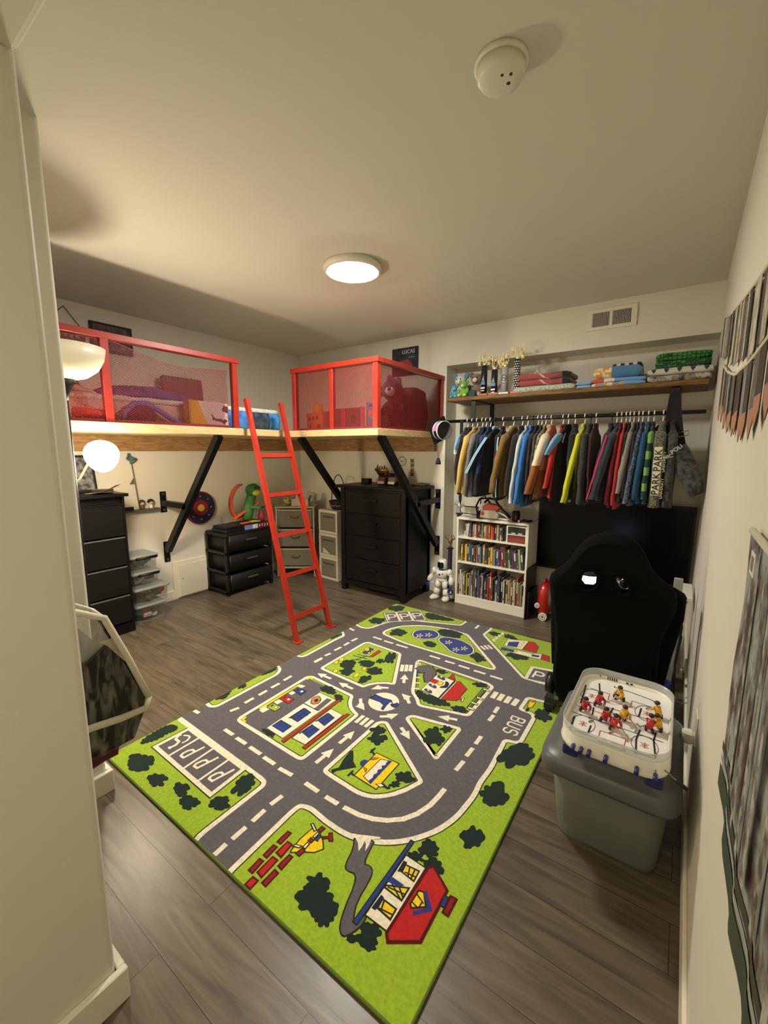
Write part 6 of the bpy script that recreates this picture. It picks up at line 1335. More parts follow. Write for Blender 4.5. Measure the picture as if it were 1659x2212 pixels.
plush('plush_mouse', 'white plush with blue round ears at the back left of the wall shelf', -1.83, 3.86, 1.25, (206, 204, 196), (226, 222, 212), 1.5, (84, 140, 168))
plush('plush_dog', 'brown plush with pale snout beside the leftmost trophy', -1.64, 3.80, 1.2, (128, 106, 84), (208, 196, 178), 1.2, (110, 88, 68))
plush('plush_fish', 'teal blue plush at the very left end of the wall shelf', -1.815, 3.70, .62, (70, 148, 172), (120, 184, 200), 1, (60, 130, 160))
plush('plush_frog', 'small green plush in front of the blue eared plush on the wall shelf', -1.72, 3.69, .78, (112, 172, 52), (206, 206, 150), 1, (92, 150, 44))
t = thing('plush_book', 'dark teal flat cloth book leaning in front of the brown plush', 'plush toy', (-1.625, 3.685, SZ))
B().use(mat('teal_dark', (28, 62, 80), .8)).box(-.035, .035, -.012, .012, 0, .06, .006, Matrix.Translation((-1.635, 3.675, SZ+.001)) @ Matrix.Rotation(-.3, 4, 'X')).build('cover', t)

def blanket(label, x0, x1, y0, y1, z0, z1, fn, mats, nx=26, amp=.006, seed=0, droop=0, name='folded_blanket', layers=1, cat='blanket'):
    "soft folded slab(s); fn(u, v, k) picks a material: u along the shelf, v around the front profile"
    b = B(); H = (z1-z0)/layers
    for L in range(layers):
        za = z0+H*L; zb = za+H*1.02; r = min(H*.5, .045); prof = []
        ins = .006*((L*7+seed) % 3)
        for k in range(9): a = -PI/2-PI*k/8; prof.append((y0+ins+r+r*math.cos(a), za+H/2+H/2*math.sin(a)))
        for k in range(1, 7): prof.append((y0+r+(y1-y0-2*r)*k/7, zb))
        for k in range(5): a = PI/2-PI*k/4; prof.append((y1-r+r*math.cos(a), za+H/2+H/2*math.sin(a)))
        for k in range(1, 5): prof.append((y1-r-(y1-y0-2*r)*k/5, za))
        grid = []
        for i in range(nx+1):
            u = i/nx; e = min(1, min(u, 1-u)*8+.35)**.5
            row = []
            for y, z in prof:
                zc = za+H/2
                p = Vector((x0+(x1-x0)*u, y, zc+(z-zc)*e))
                nv = Vector((p.x*9, p.y*9, p.z*14+seed*3+L*5))
                p += Vector((0, noise.noise(nv)*amp*1.6, noise.noise(nv+Vector((9, 4, 2)))*amp))
                p.z -= droop*max(0, u-.8)**2*25*(1 if y < y0+.2 else .2)
                p.z = max(p.z, z0+.0005)if droop == 0 else p.z
                row.append(b.bm.verts.new(p))
            grid.append(row)
        n = len(prof)
        for i in range(nx):
            for j in range(n):
                k = fn((i+.5)/nx, (j+.5)/n, L); b.use(mats[k])
                f = b.bm.faces.new((grid[i][j], grid[i][(j+1) % n], grid[i+1][(j+1) % n], grid[i+1][j])); f.smooth = True; f.material_index = b.mi
        b.use(mats[0])
        for row in (grid[0][::-1], grid[-1]):
            f = b.bm.faces.new(row); f.material_index = b.mi
    o = b.build(name); tag(o, label, cat, 'folded blankets on the wall shelf'); return o
fb = lambda n, c, **k: mat('fabric_'+n, c, .95, sheen=.3, bump=.4, bscale=k.pop('bscale', 180), **k)
KNIT = mat('knit_white', (206, 206, 186), .95, bump=1.0, bscale=70, rgb2=(150, 156, 146), vscale=90)
RB = fb('brick_red', (158, 72, 70)); RC = fb('red_cream', (212, 170, 150)); RG = fb('slate', (72, 78, 78)); BK = fb('ink', (26, 26, 30))
blanket('white chunky knit blanket under the red folded blanket', -1.245, -.76, 3.66, 3.98, SZ, SZ+.052, lambda u, v, k: 0, [KNIT], seed=1)
def redf(u, v, k):
    if u > .86: return 3
    if abs(math.sin(u*5.2+v*3.4)) < .13: return 1
    return 2 if .66 < u < .80 and .2 < v < .34 else 0
blanket('red folded blanket with pale curved lines, on the white knit blanket', -1.22, -.80, 3.665, 3.95, SZ+.054, SZ+.150, redf, [RB, RC, RG, BK], nx=40, seed=2, layers=2)
LB = fb('sky_blue', (112, 160, 212)); LB2 = fb('pale_blue', (158, 186, 220)); YO = fb('mustard', (216, 158, 44)); WQ = fb('quilt_white', (222, 218, 204)); MB = fb('mid_blue', (74, 126, 168)); NV = fb('navy', (36, 44, 74)); CO = fb('coral', (214, 120, 100))
blanket('light blue folded sheet at the left foot of the patchwork quilt', -.757, -.645, 3.665, 3.95, SZ, SZ+.05, lambda u, v, k: k % 2, [LB2, LB], nx=10, seed=5, layers=2)
def quiltbase(u, v, k):
    if k == 0: return (0, 1, 2, 3)[int(u*13) % 4] if u < .6 else 2
    return 4 if u < .25 else (0 if u < .45 else 2)
blanket('blue folded quilt lying under the pinwheel patchwork quilt', -.64, -.285, 3.655, 3.97, SZ, SZ+.062, quiltbase, [WQ, CO, LB, YO, fb('red_soft', (190, 84, 72))], nx=30, seed=6, layers=2)
def quilt(u, v, k):
    if u > .40: return 2 if not (k == 1 and u > .75 and v > .3) else 3
    du, dv = u-.2, v-.17; a = math.atan2(dv*2.2, du)
    return 1 if int((a+PI)/(PI/4)) % 2 else 0
blanket('patchwork quilt with yellow and white pinwheel and blue starry half', -.635, -.32, 3.665, 3.93, SZ+.064, SZ+.150, quilt, [WQ, YO, MB, NV], nx=36, seed=7, layers=1)
blanket('navy and white folded quilt on top of the pinwheel quilt, at the back', -.52, -.33, 3.74, 3.95, SZ+.152, SZ+.178, lambda u, v, k: int(u*7) % 2, [NV, WQ], nx=14, seed=8)
FZ = mat('fuzzy_print', (196, 192, 176), .95, rgb2=(58, 58, 52), vscale=24, bump=.7, bscale=150, sheen=.4)
blanket('white grey and black fuzzy blanket at the bottom of the right pile', -.275, .095, 3.65, 3.98, SZ, SZ+.05, lambda u, v, k: 0, [FZ], seed=9, amp=.009)
HW = fb('heart_white', (206, 202, 188)); HN = fb('heart_navy', (38, 46, 70)); HG = fb('heart_green', (28, 62, 52))
def hearts(u, v, k):
    q = (u*5) % 1; 
    if .10 < v < .34:
        h = (v-.10)/.24
        if abs(q-.5) < .36*(h if h < .75 else 1-(h-.75)*1.5) and not (h > .8 and abs(q-.5) < .09): return 1 if int(u*5) % 2 else 2
    return 0
blanket('white blanket with navy and green hearts under the green blanket', -.278, .10, 3.655, 3.97, SZ+.052, SZ+.100, hearts, [HW, HN, HG], nx=60, seed=10, amp=.004)
def scale_mat():
    m = bpy.data.materials.new('green_scales'); m.use_nodes = True; nt = m.node_tree; p = nt.nodes['Principled BSDF']; L = nt.links.new
    tc = nt.nodes.new('ShaderNodeTexCoord'); v = nt.nodes.new('ShaderNodeTexVoronoi'); v.inputs['Scale'].default_value = 38; v.inputs['Randomness'].default_value = .35
    v.feature = 'DISTANCE_TO_EDGE'
    cr = nt.nodes.new('ShaderNodeValToRGB'); cr.color_ramp.elements[0].position = .06; cr.color_ramp.elements[1].position = .14
    cr.color_ramp.elements[0].color = lin((22, 60, 28)); cr.color_ramp.elements[1].color = lin((62, 128, 60))
    L(tc.outputs['Object'], v.inputs['Vector']); L(v.outputs['Distance'], cr.inputs[0]); L(cr.outputs[0], p.inputs['Base Color']); p.inputs['Roughness'].default_value = .9
    return m
blanket('green scale patterned blanket folded on top of the right pile', -.235, .085, 3.66, 3.94, SZ+.102, SZ+.198, lambda u, v, k: 0, [scale_mat()], nx=28, seed=12, layers=2, amp=.008)

# ------------------------------------------------------------------ graduation cap and tassel hanging at the left end of the rail
t = thing('graduation_cap', 'black square cap with white rings and teal pink band on the rail end', 'cap', (-1.88, 3.56, 1.60))
ax = Vector((.86, -.42, -.05)).normalized(); c0 = Vector((-1.885, 3.545, 1.675))
e1 = Vector((0, 0, 1)); e1 = (e1-ax*e1.dot(ax)).normalized(); e2 = ax.cross(e1)
Mc = Matrix((e1, e2, ax)).transposed().to_4x4(); Mc.translation = c0
q = Mc @ Matrix.Rotation(.45, 4, 'Z')
B().use(BLKM).box(-.10, .10, -.10, .10, -.010, 0, 0, q).build('board', t)
WR = mat('ring_white', (226, 226, 220), .6)
B().use(WR).lathe([(.080, .001), (.083, .001), (.085, .018), (.082, .018)], (0, 0, 0), 30, Mc, cap=False).lathe([(.082, .062), (.0855, .062), (.0865, .080), (.082, .080)], (0, 0, 0), 30, Mc, cap=False).build('ring', t)
bands = [mat('band_teal', (32, 112, 116), .7), mat('band_pink', (222, 122, 176), .7), BLKM, BLKM, mat('band_teal', (0, 0, 0)), mat('band_pink', (0, 0, 0))]
b = B()
for k in range(30):
    a0, a1 = 2*PI*k/30, 2*PI*(k+1)/30; b.use(bands[(k+2)//5 % 6])
    b.faces([(.083*math.cos(a), .083*math.sin(a), z) for a in (a0, a1) for z in (.018, .062)], [(0, 1, 3, 2)], True, Mc)
b.build('band', t)
B().use(mat('cap_lining', (86, 84, 84), .9)).lathe([(.079, .079), (.079, .002), (.001, .002)], (0, 0, 0), 30, Mc, cap=False).build('lining', t)
B().use(mat('tassel_purple', (44, 34, 58), .9)).cyl((-1.915, 3.555, 1.62), (-1.90, 3.56, 1.42), .0018, n=5).lathe([(.006, 1.425), (.016, 1.41), (.024, 1.385), (.026, 1.36), (.001, 1.365)], (-1.90, 3.56, 0), 10).build('tassel', t)

# ------------------------------------------------------------------ clothes on the rail
HWHT = mat('hanger_white', (240, 238, 228), .45); HNAV = mat('hanger_navy', (38, 40, 76), .45)
RY, RZL = 3.635, 1.757
def hanger_bm(b, x):
    hook = [(x, RY+.018*math.cos(a), RZL+.001+.018*math.sin(a)) for a in [PI*1.15-PI*1.25*k/10 for k in range(11)]]
    hook += [(x, RY+.014, RZL-.03), (x, RY, RZL-.055), (x, RY, RZL-.085)]
    b.tube(hook, .0045, 6)
    b.tube([(x, RY-.155, RZL-.20), (x, RY-.09, RZL-.135), (x, RY, RZL-.087), (x, RY+.09, RZL-.135), (x, RY+.155, RZL-.20)], .004, 6)
H0 = {}
def hanger(x, navy, label):
    if navy not in H0:
        t = thing('coat_hanger', label, 'hanger', (x, RY, RZL-.16), 'hangers on the clothes rail')
        b = B().use(HNAV if navy else HWHT); hanger_bm(b, x); b.build('hook_and_arms', t); H0[navy] = t
    else: dup(H0[navy], (x, RY, RZL-.16), label)
def garment(kind, label, x, th, body, sleeve=None, hem=1.14, cuff=1.19, lean=0, rot=0, short=False, collar=None, cuffm=None, hood=None, sl_r=.042, stripe=None, navy=False, low=None, extra=None, pull=0, wid=.19):
    t = thing(kind, label, 'clothing', (x, RY, hem), 'clothes hanging on the rail')
    sleeve = sleeve or body
    sd = int(abs(x)*1000)
    Rm = Matrix.Translation((x, RY, 0)) @ Matrix.Rotation(rot, 4, 'Z') @ Matrix.Translation((-x, -RY, 0))
    def ringb(z, a, c, dx=0):
        pts = []
        for k in range(20):
            s_ = 2*PI*k/20; cx, sx_ = math.cos(s_), math.sin(s_)
            px = a*math.copysign(abs(cx)**.8, cx); py = c*math.copysign(abs(sx_)**.75, sx_)
            p = Vector((x+dx+px, RY+py, z)); nz = Vector((sd*.37+p.x*6, p.y*16, p.z*7))
            p.x += noise.noise(nz)*.012*min(1, th/.05); p.y += noise.noise(nz+Vector((5, 5, 5)))*.006
            pts.append(Rm @ p)
        return pts
    lv = [(hem, 1.05, wid*.95), (hem+.10, 1.0, wid*.95), (hem+.22, 1.0, wid*.94), (1.44, 1.0, wid*.95), (1.54, .95, wid*.98), (1.595, .8, wid*.95), (1.635, .65, wid*.72), (1.66, .55, wid*.45), (1.675, .5, wid*.34)]
    b = B()
    for i in range(len(lv)-1):
        za, aa, ca = lv[i]; zb, ab, cb = lv[i+1]
        b.use(low if low and i < 2 else body)
        b.loft([ringb(za, th/2*aa, ca, lean*.5*(1.6-za)), ringb(zb, th/2*ab, cb, lean*.5*(1.6-zb))], True, False)
    b.use(body); b.loft([ringb(hem, th/2*1.05, wid*.95, lean*.5*(1.6-hem)), ringb(hem+.012, th/2*.6, wid*.8, lean*.5*(1.6-hem))], True, True)
    bmesh.ops.remove_doubles(b.bm, verts=b.bm.verts, dist=.0004)
    b.build('body', t)
    cb = B().use(collar or body)
    cb.loft([ringb(1.668, th*.30, wid*.36), ringb(1.69, th*.34, wid*.34), ringb(1.70, th*.26, wid*.27)], True, True); cb.build('collar', t)
    for sg in (-1, 1):
        y0 = RY+sg*wid*.86; zt = 1.602; zb = 1.46 if short else cuff
        n = 8; sl = B(); rr = []; hd = []
        for i in range(-2, n+1):
            f = max(i, 0)/n; sh = {-1: .78, -2: .42}.get(i, 1); z = zt+(zb-zt)*f+{-1: .016, -2: .026}.get(i, 0)
            yy = y0+sg*(.028*math.sin(f*PI*.9))+.012*(1 if sg < 0 else -1)-sg*(1-sh)*.03; dx = lean*f*.42*(1 if sg < 0 else .5)
            if sg < 0: yy += (pull+min(0, lean)*.30)*f
            rx = th*.46*(1-.18*f)*sh; ry = (sl_r*(1-.28*f) if not short else sl_r*(1.0+.25*f))*sh
            ring = []
            for k in range(12):
                a = 2*PI*k/12; p = Vector((x+dx+max(rx, .014*sh)*math.cos(a), yy+ry*math.sin(a), z))
                nz = Vector((sd*.7+p.x*9, p.y*20, p.z*14)); p.x += noise.noise(nz)*.008*sh; p.y += noise.noise(nz+Vector((3, 8, 1)))*.010*sh
                ring.append(Rm @ p)
            (rr if i >= 0 else hd).append(ring)
        sl.use(sleeve(0) if callable(sleeve) else sleeve).loft([hd[0], hd[1], rr[0]], True, True)
        for i in range(n):
            m_ = sleeve(i/n) if callable(sleeve) else sleeve
            if cuffm and i == n-1: m_ = cuffm
            sl.use(m_).loft([rr[i], rr[i+1]], True, False)
        cap = sl.use(cuffm or (sleeve(1) if callable(sleeve) else sleeve)); cap.loft([rr[n], [Rm @ Vector((0, 0, 0))+(p-Rm @ Vector((0, 0, 0)))+Vector((0, 0, .004)) for p in rr[n]]], True, True)
        bmesh.ops.remove_doubles(sl.bm, verts=sl.bm.verts, dist=.0003)
        sl.build('sleeve', t)
        if stripe and sg < 0:
            sb = B()
            for off, sm in stripe:
                sb.use(sm)
                L_, R_ = [], []
                for i in range(n+1):
                    c = sum(rr[i], Vector())/12; q = min(rr[i], key=lambda p: p.y)
                    q = Vector((c.x+off, q.y-.003, c.z)); L_.append(q-Vector((.005, 0, 0))); R_.append(q+Vector((.005, 0, 0)))
                for i in range(n): sb.faces([L_[i], R_[i], R_[i+1], L_[i+1]], [(0, 1, 2, 3)])
                for i in range(n): sb.faces([p+Vector((0, .002, 0)) for p in (L_[i], R_[i], R_[i+1], L_[i+1])], [(3, 2, 1, 0)])
            sb.build('sleeve_stripe', t)
    if hood:
        B().use(hood).ball((x, RY+.03, 1.655), th*.55, .08, .035, 12, lump=.25, ls=20).build('hood', t)
    if extra: extra(t, Rm)
    hanger(x, navy, ('navy' if navy else 'white')+' hanger holding the '+' '.join(label.split(' on the rail')[0].split(',')[0].split()[:11]))
    return t
c = lambda n, rgb, **k: mat('cloth_'+n, rgb, .92, sheen=.15, bump=.3, bscale=k.pop('bscale', 260), **k)
GRY = c('charcoal', (62, 62, 66)); BLKC = c('black', (19, 19, 22)); BLK2 = c('black_soft', (26, 26, 28)); SKY = c('sky', (112, 168, 214)); YEL2 = c('mustard', (214, 176, 92))
HEA = c('heather', (128, 128, 126), rgb2=(96, 96, 96), vscale=160); DGN = c('dark_green', (20, 44, 44)); ROY = c('royal', (34, 42, 104)); LBS = c('stripe_blue', (150, 190, 216)); TAN = c('bronze', (126, 96, 46)); YNE = c('yellow_neck', (170, 160, 52))
WHT = c('white', (198, 202, 198)); BLU = c('azure', (44, 116, 188)); PLD = c('plaid', (58, 28, 44), rgb2=(26, 26, 44), vscale=50); OLV = c('olive', (78, 84, 62), rgb2=(54, 58, 44), vscale=40); CAM = c('pale_camo', (168, 164, 146), rgb2=(80, 82, 70), vscale=38)
CRM = c('cream', (222, 206, 176)); PEA = c('peach', (190, 146, 116)); RUS = c('rust', (142, 84, 36)); RDC = c('scarlet', (182, 38, 34)); LIM = c('lime', (198, 206, 36)); DHE = c('dark_heather', (62, 62, 62), rgb2=(34, 34, 34), vscale=120); MAR = c('maroon', (74, 20, 30), rgb2=(40, 16, 24), vscale=60)
NVP = c('navy_puffer', (32, 36, 52)); SLT = c('slate_heather', (56, 62, 72), rgb2=(38, 42, 50), vscale=130); PNK = c('hot_pink', (206, 48, 88)); WIN = c('wine', (124, 22, 38)); LGR = c('light_heather', (150, 146, 134), rgb2=(128, 124, 114), vscale=150); BCM = c('blue_camo', (100, 116, 140), rgb2=(34, 44, 64), vscale=60); TEA = c('teal_blue', (28, 76, 116)); GRN1 = c('leaf', (120, 170, 82)); GRN2 = c('forest', (16, 62, 56)); PRK = c('park_cream', (214, 210, 180)); PDK = c('park_dark', (52, 54, 46), rgb2=(130, 128, 108), vscale=120); CBK = c('black_camo', (74, 76, 72), rgb2=(36, 37, 36), vscale=34)
W3 = mat('white_thread', (214, 214, 204), .8)
g = garment
g('t_shirt', 'grey t shirt with light blue short sleeve, leftmost on the rail', -1.645, .045, GRY, lambda f: SKY if f < .75 else W3, hem=1.13, short=True, lean=-.03, rot=0, sl_r=.055)
g('jacket', 'dark charcoal jacket behind the grey t shirt with blue sleeve', -1.60, .04, BLK2, hem=1.10, lean=-.05, rot=-.2)
g('hoodie', 'mustard yellow hoodie between the charcoal jacket and the grey sweater', -1.555, .045, YEL2, hem=1.11, cuff=1.12, lean=-.12, rot=-.15, collar=mat('wood_collar', (196, 158, 98), .6))
g('sweater', 'heather grey sweater right of the mustard yellow hoodie', -1.505, .045, HEA, hem=1.08, cuff=1.09, lean=-.10, rot=-.1)
g('shirt', 'thin dark green shirt squeezed right of the heather grey sweater', -1.47, .026, DGN, hem=1.12, cuff=1.16, lean=-.06)
g('track_jacket', 'royal blue jacket with black lower half and pale cuffs', -1.43, .05, ROY, lambda f: ROY if f < .62 else BLKC, hem=1.10, cuff=1.11, lean=-.08, low=BLKC, cuffm=BLKC)
g('track_jacket', 'black track jacket with two light blue sleeve stripes', -1.385, .045, BLKC, hem=1.09, cuff=1.30, lean=-.32, stripe=[(-.006, LBS), (.008, LBS)], collar=LBS, navy=True)
g('warmup_jacket', 'wide black jacket with light blue collar piping, right of the striped one', -1.315, .06, BLKC, hem=1.07, cuff=1.10, rot=.14, collar=BLKC, stripe=[(.012, LBS)], wid=.20)
g('windbreaker', 'bronze brown jacket with yellow collar, alone beside a gap on the rail', -1.225, .07, TAN, hem=1.10, cuff=1.14, lean=-.16, collar=YNE, sl_r=.055, rot=-.1)
g('fleece_jacket', 'plain black jacket between the bronze brown and the white tops', -1.15, .06, BLK2, hem=1.09, cuff=1.12, lean=-.10)
g('long_sleeve_shirt', 'white long sleeve shirt left of the bright blue jacket', -1.105, .04, WHT, hem=1.10, cuff=1.06, lean=-.12)
g('rain_jacket', 'bright azure blue jacket hanging low over the bookcase', -1.06, .05, BLU, hem=1.03, cuff=1.06, lean=-.10, sl_r=.055, navy=True, pull=-.02)
g('plaid_shirt', 'dark maroon and navy plaid shirt right of the azure jacket', -1.02, .035, PLD, hem=1.06, cuff=1.14, lean=-.04)
g('camo_shirt', 'olive green mottled shirt beside the dark plaid shirt', -.99, .032, OLV, hem=1.10, cuff=1.16, lean=-.03)
g('camo_hoodie', 'pale camouflage hoodie left of the rust and cream jacket', -.96, .035, CAM, hem=1.10, cuff=1.22, lean=-.06)
g('winter_jacket', 'rust brown jacket with cream and peach shoulders', -.915, .075, PEA, lambda f: CRM if f < .42 else RUS, hem=1.12, cuff=1.15, lean=-.22, sl_r=.06, low=RUS)
g('fleece_sweater', 'scarlet red top between the rust jacket and the black and blue shirt', -.825, .045, RDC, hem=1.12, cuff=1.2, lean=-.14)
g('jersey', 'black shirt with sky blue short sleeve and slanted blue panel', -.785, .055, BLKC, lambda f: SKY, hem=1.10, short=True, lean=-.10, rot=-.2, sl_r=.065)
g('padded_jacket', 'plain black padded jacket left of the lime yellow hoodie', -.735, .07, BLKC, hem=1.08, cuff=1.12, rot=.15)
g('hoodie', 'lime yellow hoodie in the middle of the rail', -.665, .05, LIM, hem=1.10, cuff=1.10, lean=-.18, sl_r=.05)
g('sweater', 'dark grey marled sweater right of the lime hoodie', -.625, .06, DHE, hem=1.08, cuff=1.09, lean=-.02, sl_r=.055, navy=True)
g('plaid_shirt', 'thin dark maroon plaid shirt just left of the gap on the rail', -.585, .035, MAR, hem=1.11, cuff=1.14, lean=.03)
g('puffer_jacket', 'navy padded jacket at the right side of the gap', -.48, .055, NVP, hem=1.18, cuff=1.25, lean=-.14, navy=True)
g('zip_hoodie', 'slate grey marled hoodie with hot pink zip line', -.445, .065, SLT, hem=1.12, cuff=1.14, lean=-.22, sl_r=.065, stripe=[(-.03, PNK)])
g('cardigan', 'wine red thin top right of the slate grey hoodie', -.415, .03, WIN, hem=1.08, cuff=1.10, lean=-.08)
g('sweatshirt', 'bright red sweatshirt peeking out low beside the wine top', -.385, .03, RDC, hem=1.07, cuff=1.10, lean=-.06)
g('vest', 'black garment between the red sweatshirt and the light grey sweater', -.36, .025, BLK2, hem=1.12, cuff=1.13, lean=-.03)
g('sweater', 'light grey sweater with a long thin sleeve, right of the red clothes', -.335, .045, LGR, hem=1.15, cuff=1.19, lean=-.12)
g('shirt', 'navy shirt between the light grey sweater and the blue camouflage', -.305, .028, NVP, hem=1.12, cuff=1.14, lean=-.04)
g('camo_jacket', 'blue and white camouflage top left of the teal puffer', -.28, .04, BCM, hem=1.10, cuff=1.12, lean=-.12)
g('puffer_jacket', 'teal blue puffer jacket left of the green striped sweater', -.245, .05, TEA, hem=1.12, cuff=1.15, lean=-.08)
g('striped_sweater', 'sweater with light and dark green stripes', -.21, .042, GRN2, lambda f: GRN1 if int(f*8) % 2 == 0 else GRN2, hem=1.12, cuff=1.16, lean=-.03, sl_r=.05)
def parktxt(t, Rm):
    b = B().use(BLKM)
    for z, s in ((1.27, 'PARK'), (1.43, 'PARK')):
        b.text(s, .062, Matrix.Translation((-.152, RY-.225, z)) @ Matrix(((0, -1, 0, 0), (0, 0, -1, 0), (1, 0, 0, 0), (0, 0, 0, 1))))
    b.build('lettering', t)
    b = B().use(PRK)
    for z in (1.24, 1.42): b.text('UNIVERSITY', .026, Matrix.Translation((-.118, RY-.215, z)) @ Matrix(((0, -1, 0, 0), (0, 0, -1, 0), (1, 0, 0, 0), (0, 0, 0, 1))))
    b.build('small_lettering', t)
    B().use(PRK).box(-.178, -.13, RY-.2225, RY-.216, 1.19, 1.52, .004).build('sleeve_panel', t)
g('hoodie', 'hoodie with big PARK lettering down its cream sleeve', -.155, .085, PDK, PDK, hem=1.10, cuff=1.12, hood=GRN2, sl_r=.045, extra=parktxt)
def sontxt(t, Rm):
    b = B().use(W3)
    R_ = Matrix.Rotation(PI/2, 4, 'X')
    b.text('POLI', .036, Matrix.Translation((-.055, RY-.235, 1.505)) @ Matrix.Rotation(-.75, 4, 'Y') @ R_)
    b.text('NIC', .032, Matrix.Translation((-.098, RY-.228, 1.455)) @ Matrix.Rotation(-.35, 4, 'Y') @ R_)
    b.build('lettering', t)
    s = B().use(CBK); P0 = Vector((-.055, RY-.16, 1.52)); P1 = Vector((.085, RY-.185, 1.21))
    n = 7; rr = []
    for i in range(n+1):
        f = i/n; p = P0.lerp(P1, f); w_ = .055+.012*math.sin(f*PI)
        rr.append([p+Vector((w_*math.cos(a)*.85 if p.x+w_ < .12 else (.118-p.x)*max(-1, min(1, math.cos(a)*1.2)), .035*math.sin(a), w_*math.cos(a)*.45))+Vector((0, noise.noise(Vector((a*3, f*9, 2)))*.01, 0)) for a in [2*PI*k/12 for k in range(12)]])
    s.loft(rr); s.build('raised_sleeve', t, None, 'grey camouflage sleeve swung out to the right')
g('sports_jacket', 'black and grey camouflage jacket with white lettering, rightmost on the rail', -.085, .06, BLKC, CBK, hem=1.10, cuff=1.11, extra=sontxt, sl_r=.042)
# black straps
t = thing('bib_straps', 'wide black straps with a silver buckle hanging from the right shelf bracket', 'straps', (-.06, 3.60, 1.40))
b = B().use(BLKM)
def ribbon(b, pts, w_, th=.003, side=(1, 0, 0)):
    side = Vector(side); rings = []
    for p in pts:
        p = Vector(p); rings.append([p-side*w_/2, p+side*w_/2, p+side*w_/2+Vector((0, th, 0)), p-side*w_/2+Vector((0, th, 0))])
    return b.loft(rings, False)
ribbon(b, [(-.10, 3.625, 1.90), (-.085, 3.595, 1.77), (-.06, 3.585, 1.62), (-.02, 3.58, 1.45), (.02, 3.58, 1.32)], .065); b.build('strap', t)
b = B().use(BLKM); ribbon(b, [(-.10, 3.632, 1.90), (-.11, 3.61, 1.76), (-.12, 3.60, 1.62), (-.12, 3.60, 1.50)], .06); b.build('strap', t)
B().use(CHROME).tube([(-.075, 3.578, 1.615), (-.0, 3.572, 1.63), (.0, 3.572, 1.60), (-.07, 3.578, 1.585)], .0035, 6, True).build('buckle', t)
t = thing('neck_strap', 'long black pointed strap hanging at the left of the rail, above the bookcase corner', 'strap', (-1.70, 3.55, .98))
b = B().use(BLKM); rings = []
for z, w_ in ((1.765, .03), (1.5, .035), (1.2, .036), (1.04, .03), (.985, .003)): rings.append([(-1.69-w_/2+.01*(1.7-z), 3.60, z), (-1.69+w_/2+.01*(1.7-z), 3.60, z), (-1.69+w_/2+.01*(1.7-z), 3.604, z), (-1.69-w_/2+.01*(1.7-z), 3.604, z)])
b.loft(rings, False); b.build('sash', t)

# ------------------------------------------------------------------ bookcase and books
BW = mat('bookcase_white', (232, 228, 214), .35)
bx0, bx1, by0, by1, btop = -1.748, -1.062, 3.68, 3.965, .857
t = thing('bookcase', 'low white bookcase full of books against the back wall', 'bookcase', ((bx0+bx1)/2, 3.82, 0))
for x in (bx0, bx1-.018): B().use(BW).box(x, x+.018, by0, by1, 0, btop-.019, .001).build('side_panel', t)
B().use(BW).box(bx0-.002, bx1+.002, by0-.003, by1, btop-.019, btop, .0015).build('top', t)
for z in (.655, .411, .068): B().use(BW).box(bx0+.018, bx1-.018, by0+.002, by1-.006, z, z+.017).build('shelf', t)
B().use(BW).box(bx0+.018, bx1-.018, by0+.004, by0+.018, 0, .068).build('kick_board', t)
B().use(BW).box(bx0+.018, bx1-.018, by1-.006, by1, .03, btop-.019).build('back_panel', t)
BOOKN = {}
def cname(c):
    r, g_, b_ = c; mx, mn = max(c), min(c)
    if mx < 60: return 'black'
    if mx-mn < 26: return 'white' if mn > 185 else ('grey' if mx > 90 else 'dark grey')
    if r > 170 and g_ > 150 and b_ < 110: return 'yellow'
    if r > 170 and g_ > 165: return 'cream'
    if r > 150 and 85 < g_ and b_ < 110: return 'orange'
    if r > g_*1.5 and r > b_*1.3: return 'red' if r > 120 else 'maroon'
    if b_ > r*1.15 and b_ >= g_: return 'blue' if mx > 110 else 'navy'
    if g_ >= r and g_ > b_: return 'green' if mx > 80 else 'dark green'
    if r > b_*1.1 and g_ > b_: return 'brown' if mx < 160 else 'tan'
    return 'purple'
PAGE = mat('book_pages', (214, 206, 180), .9)
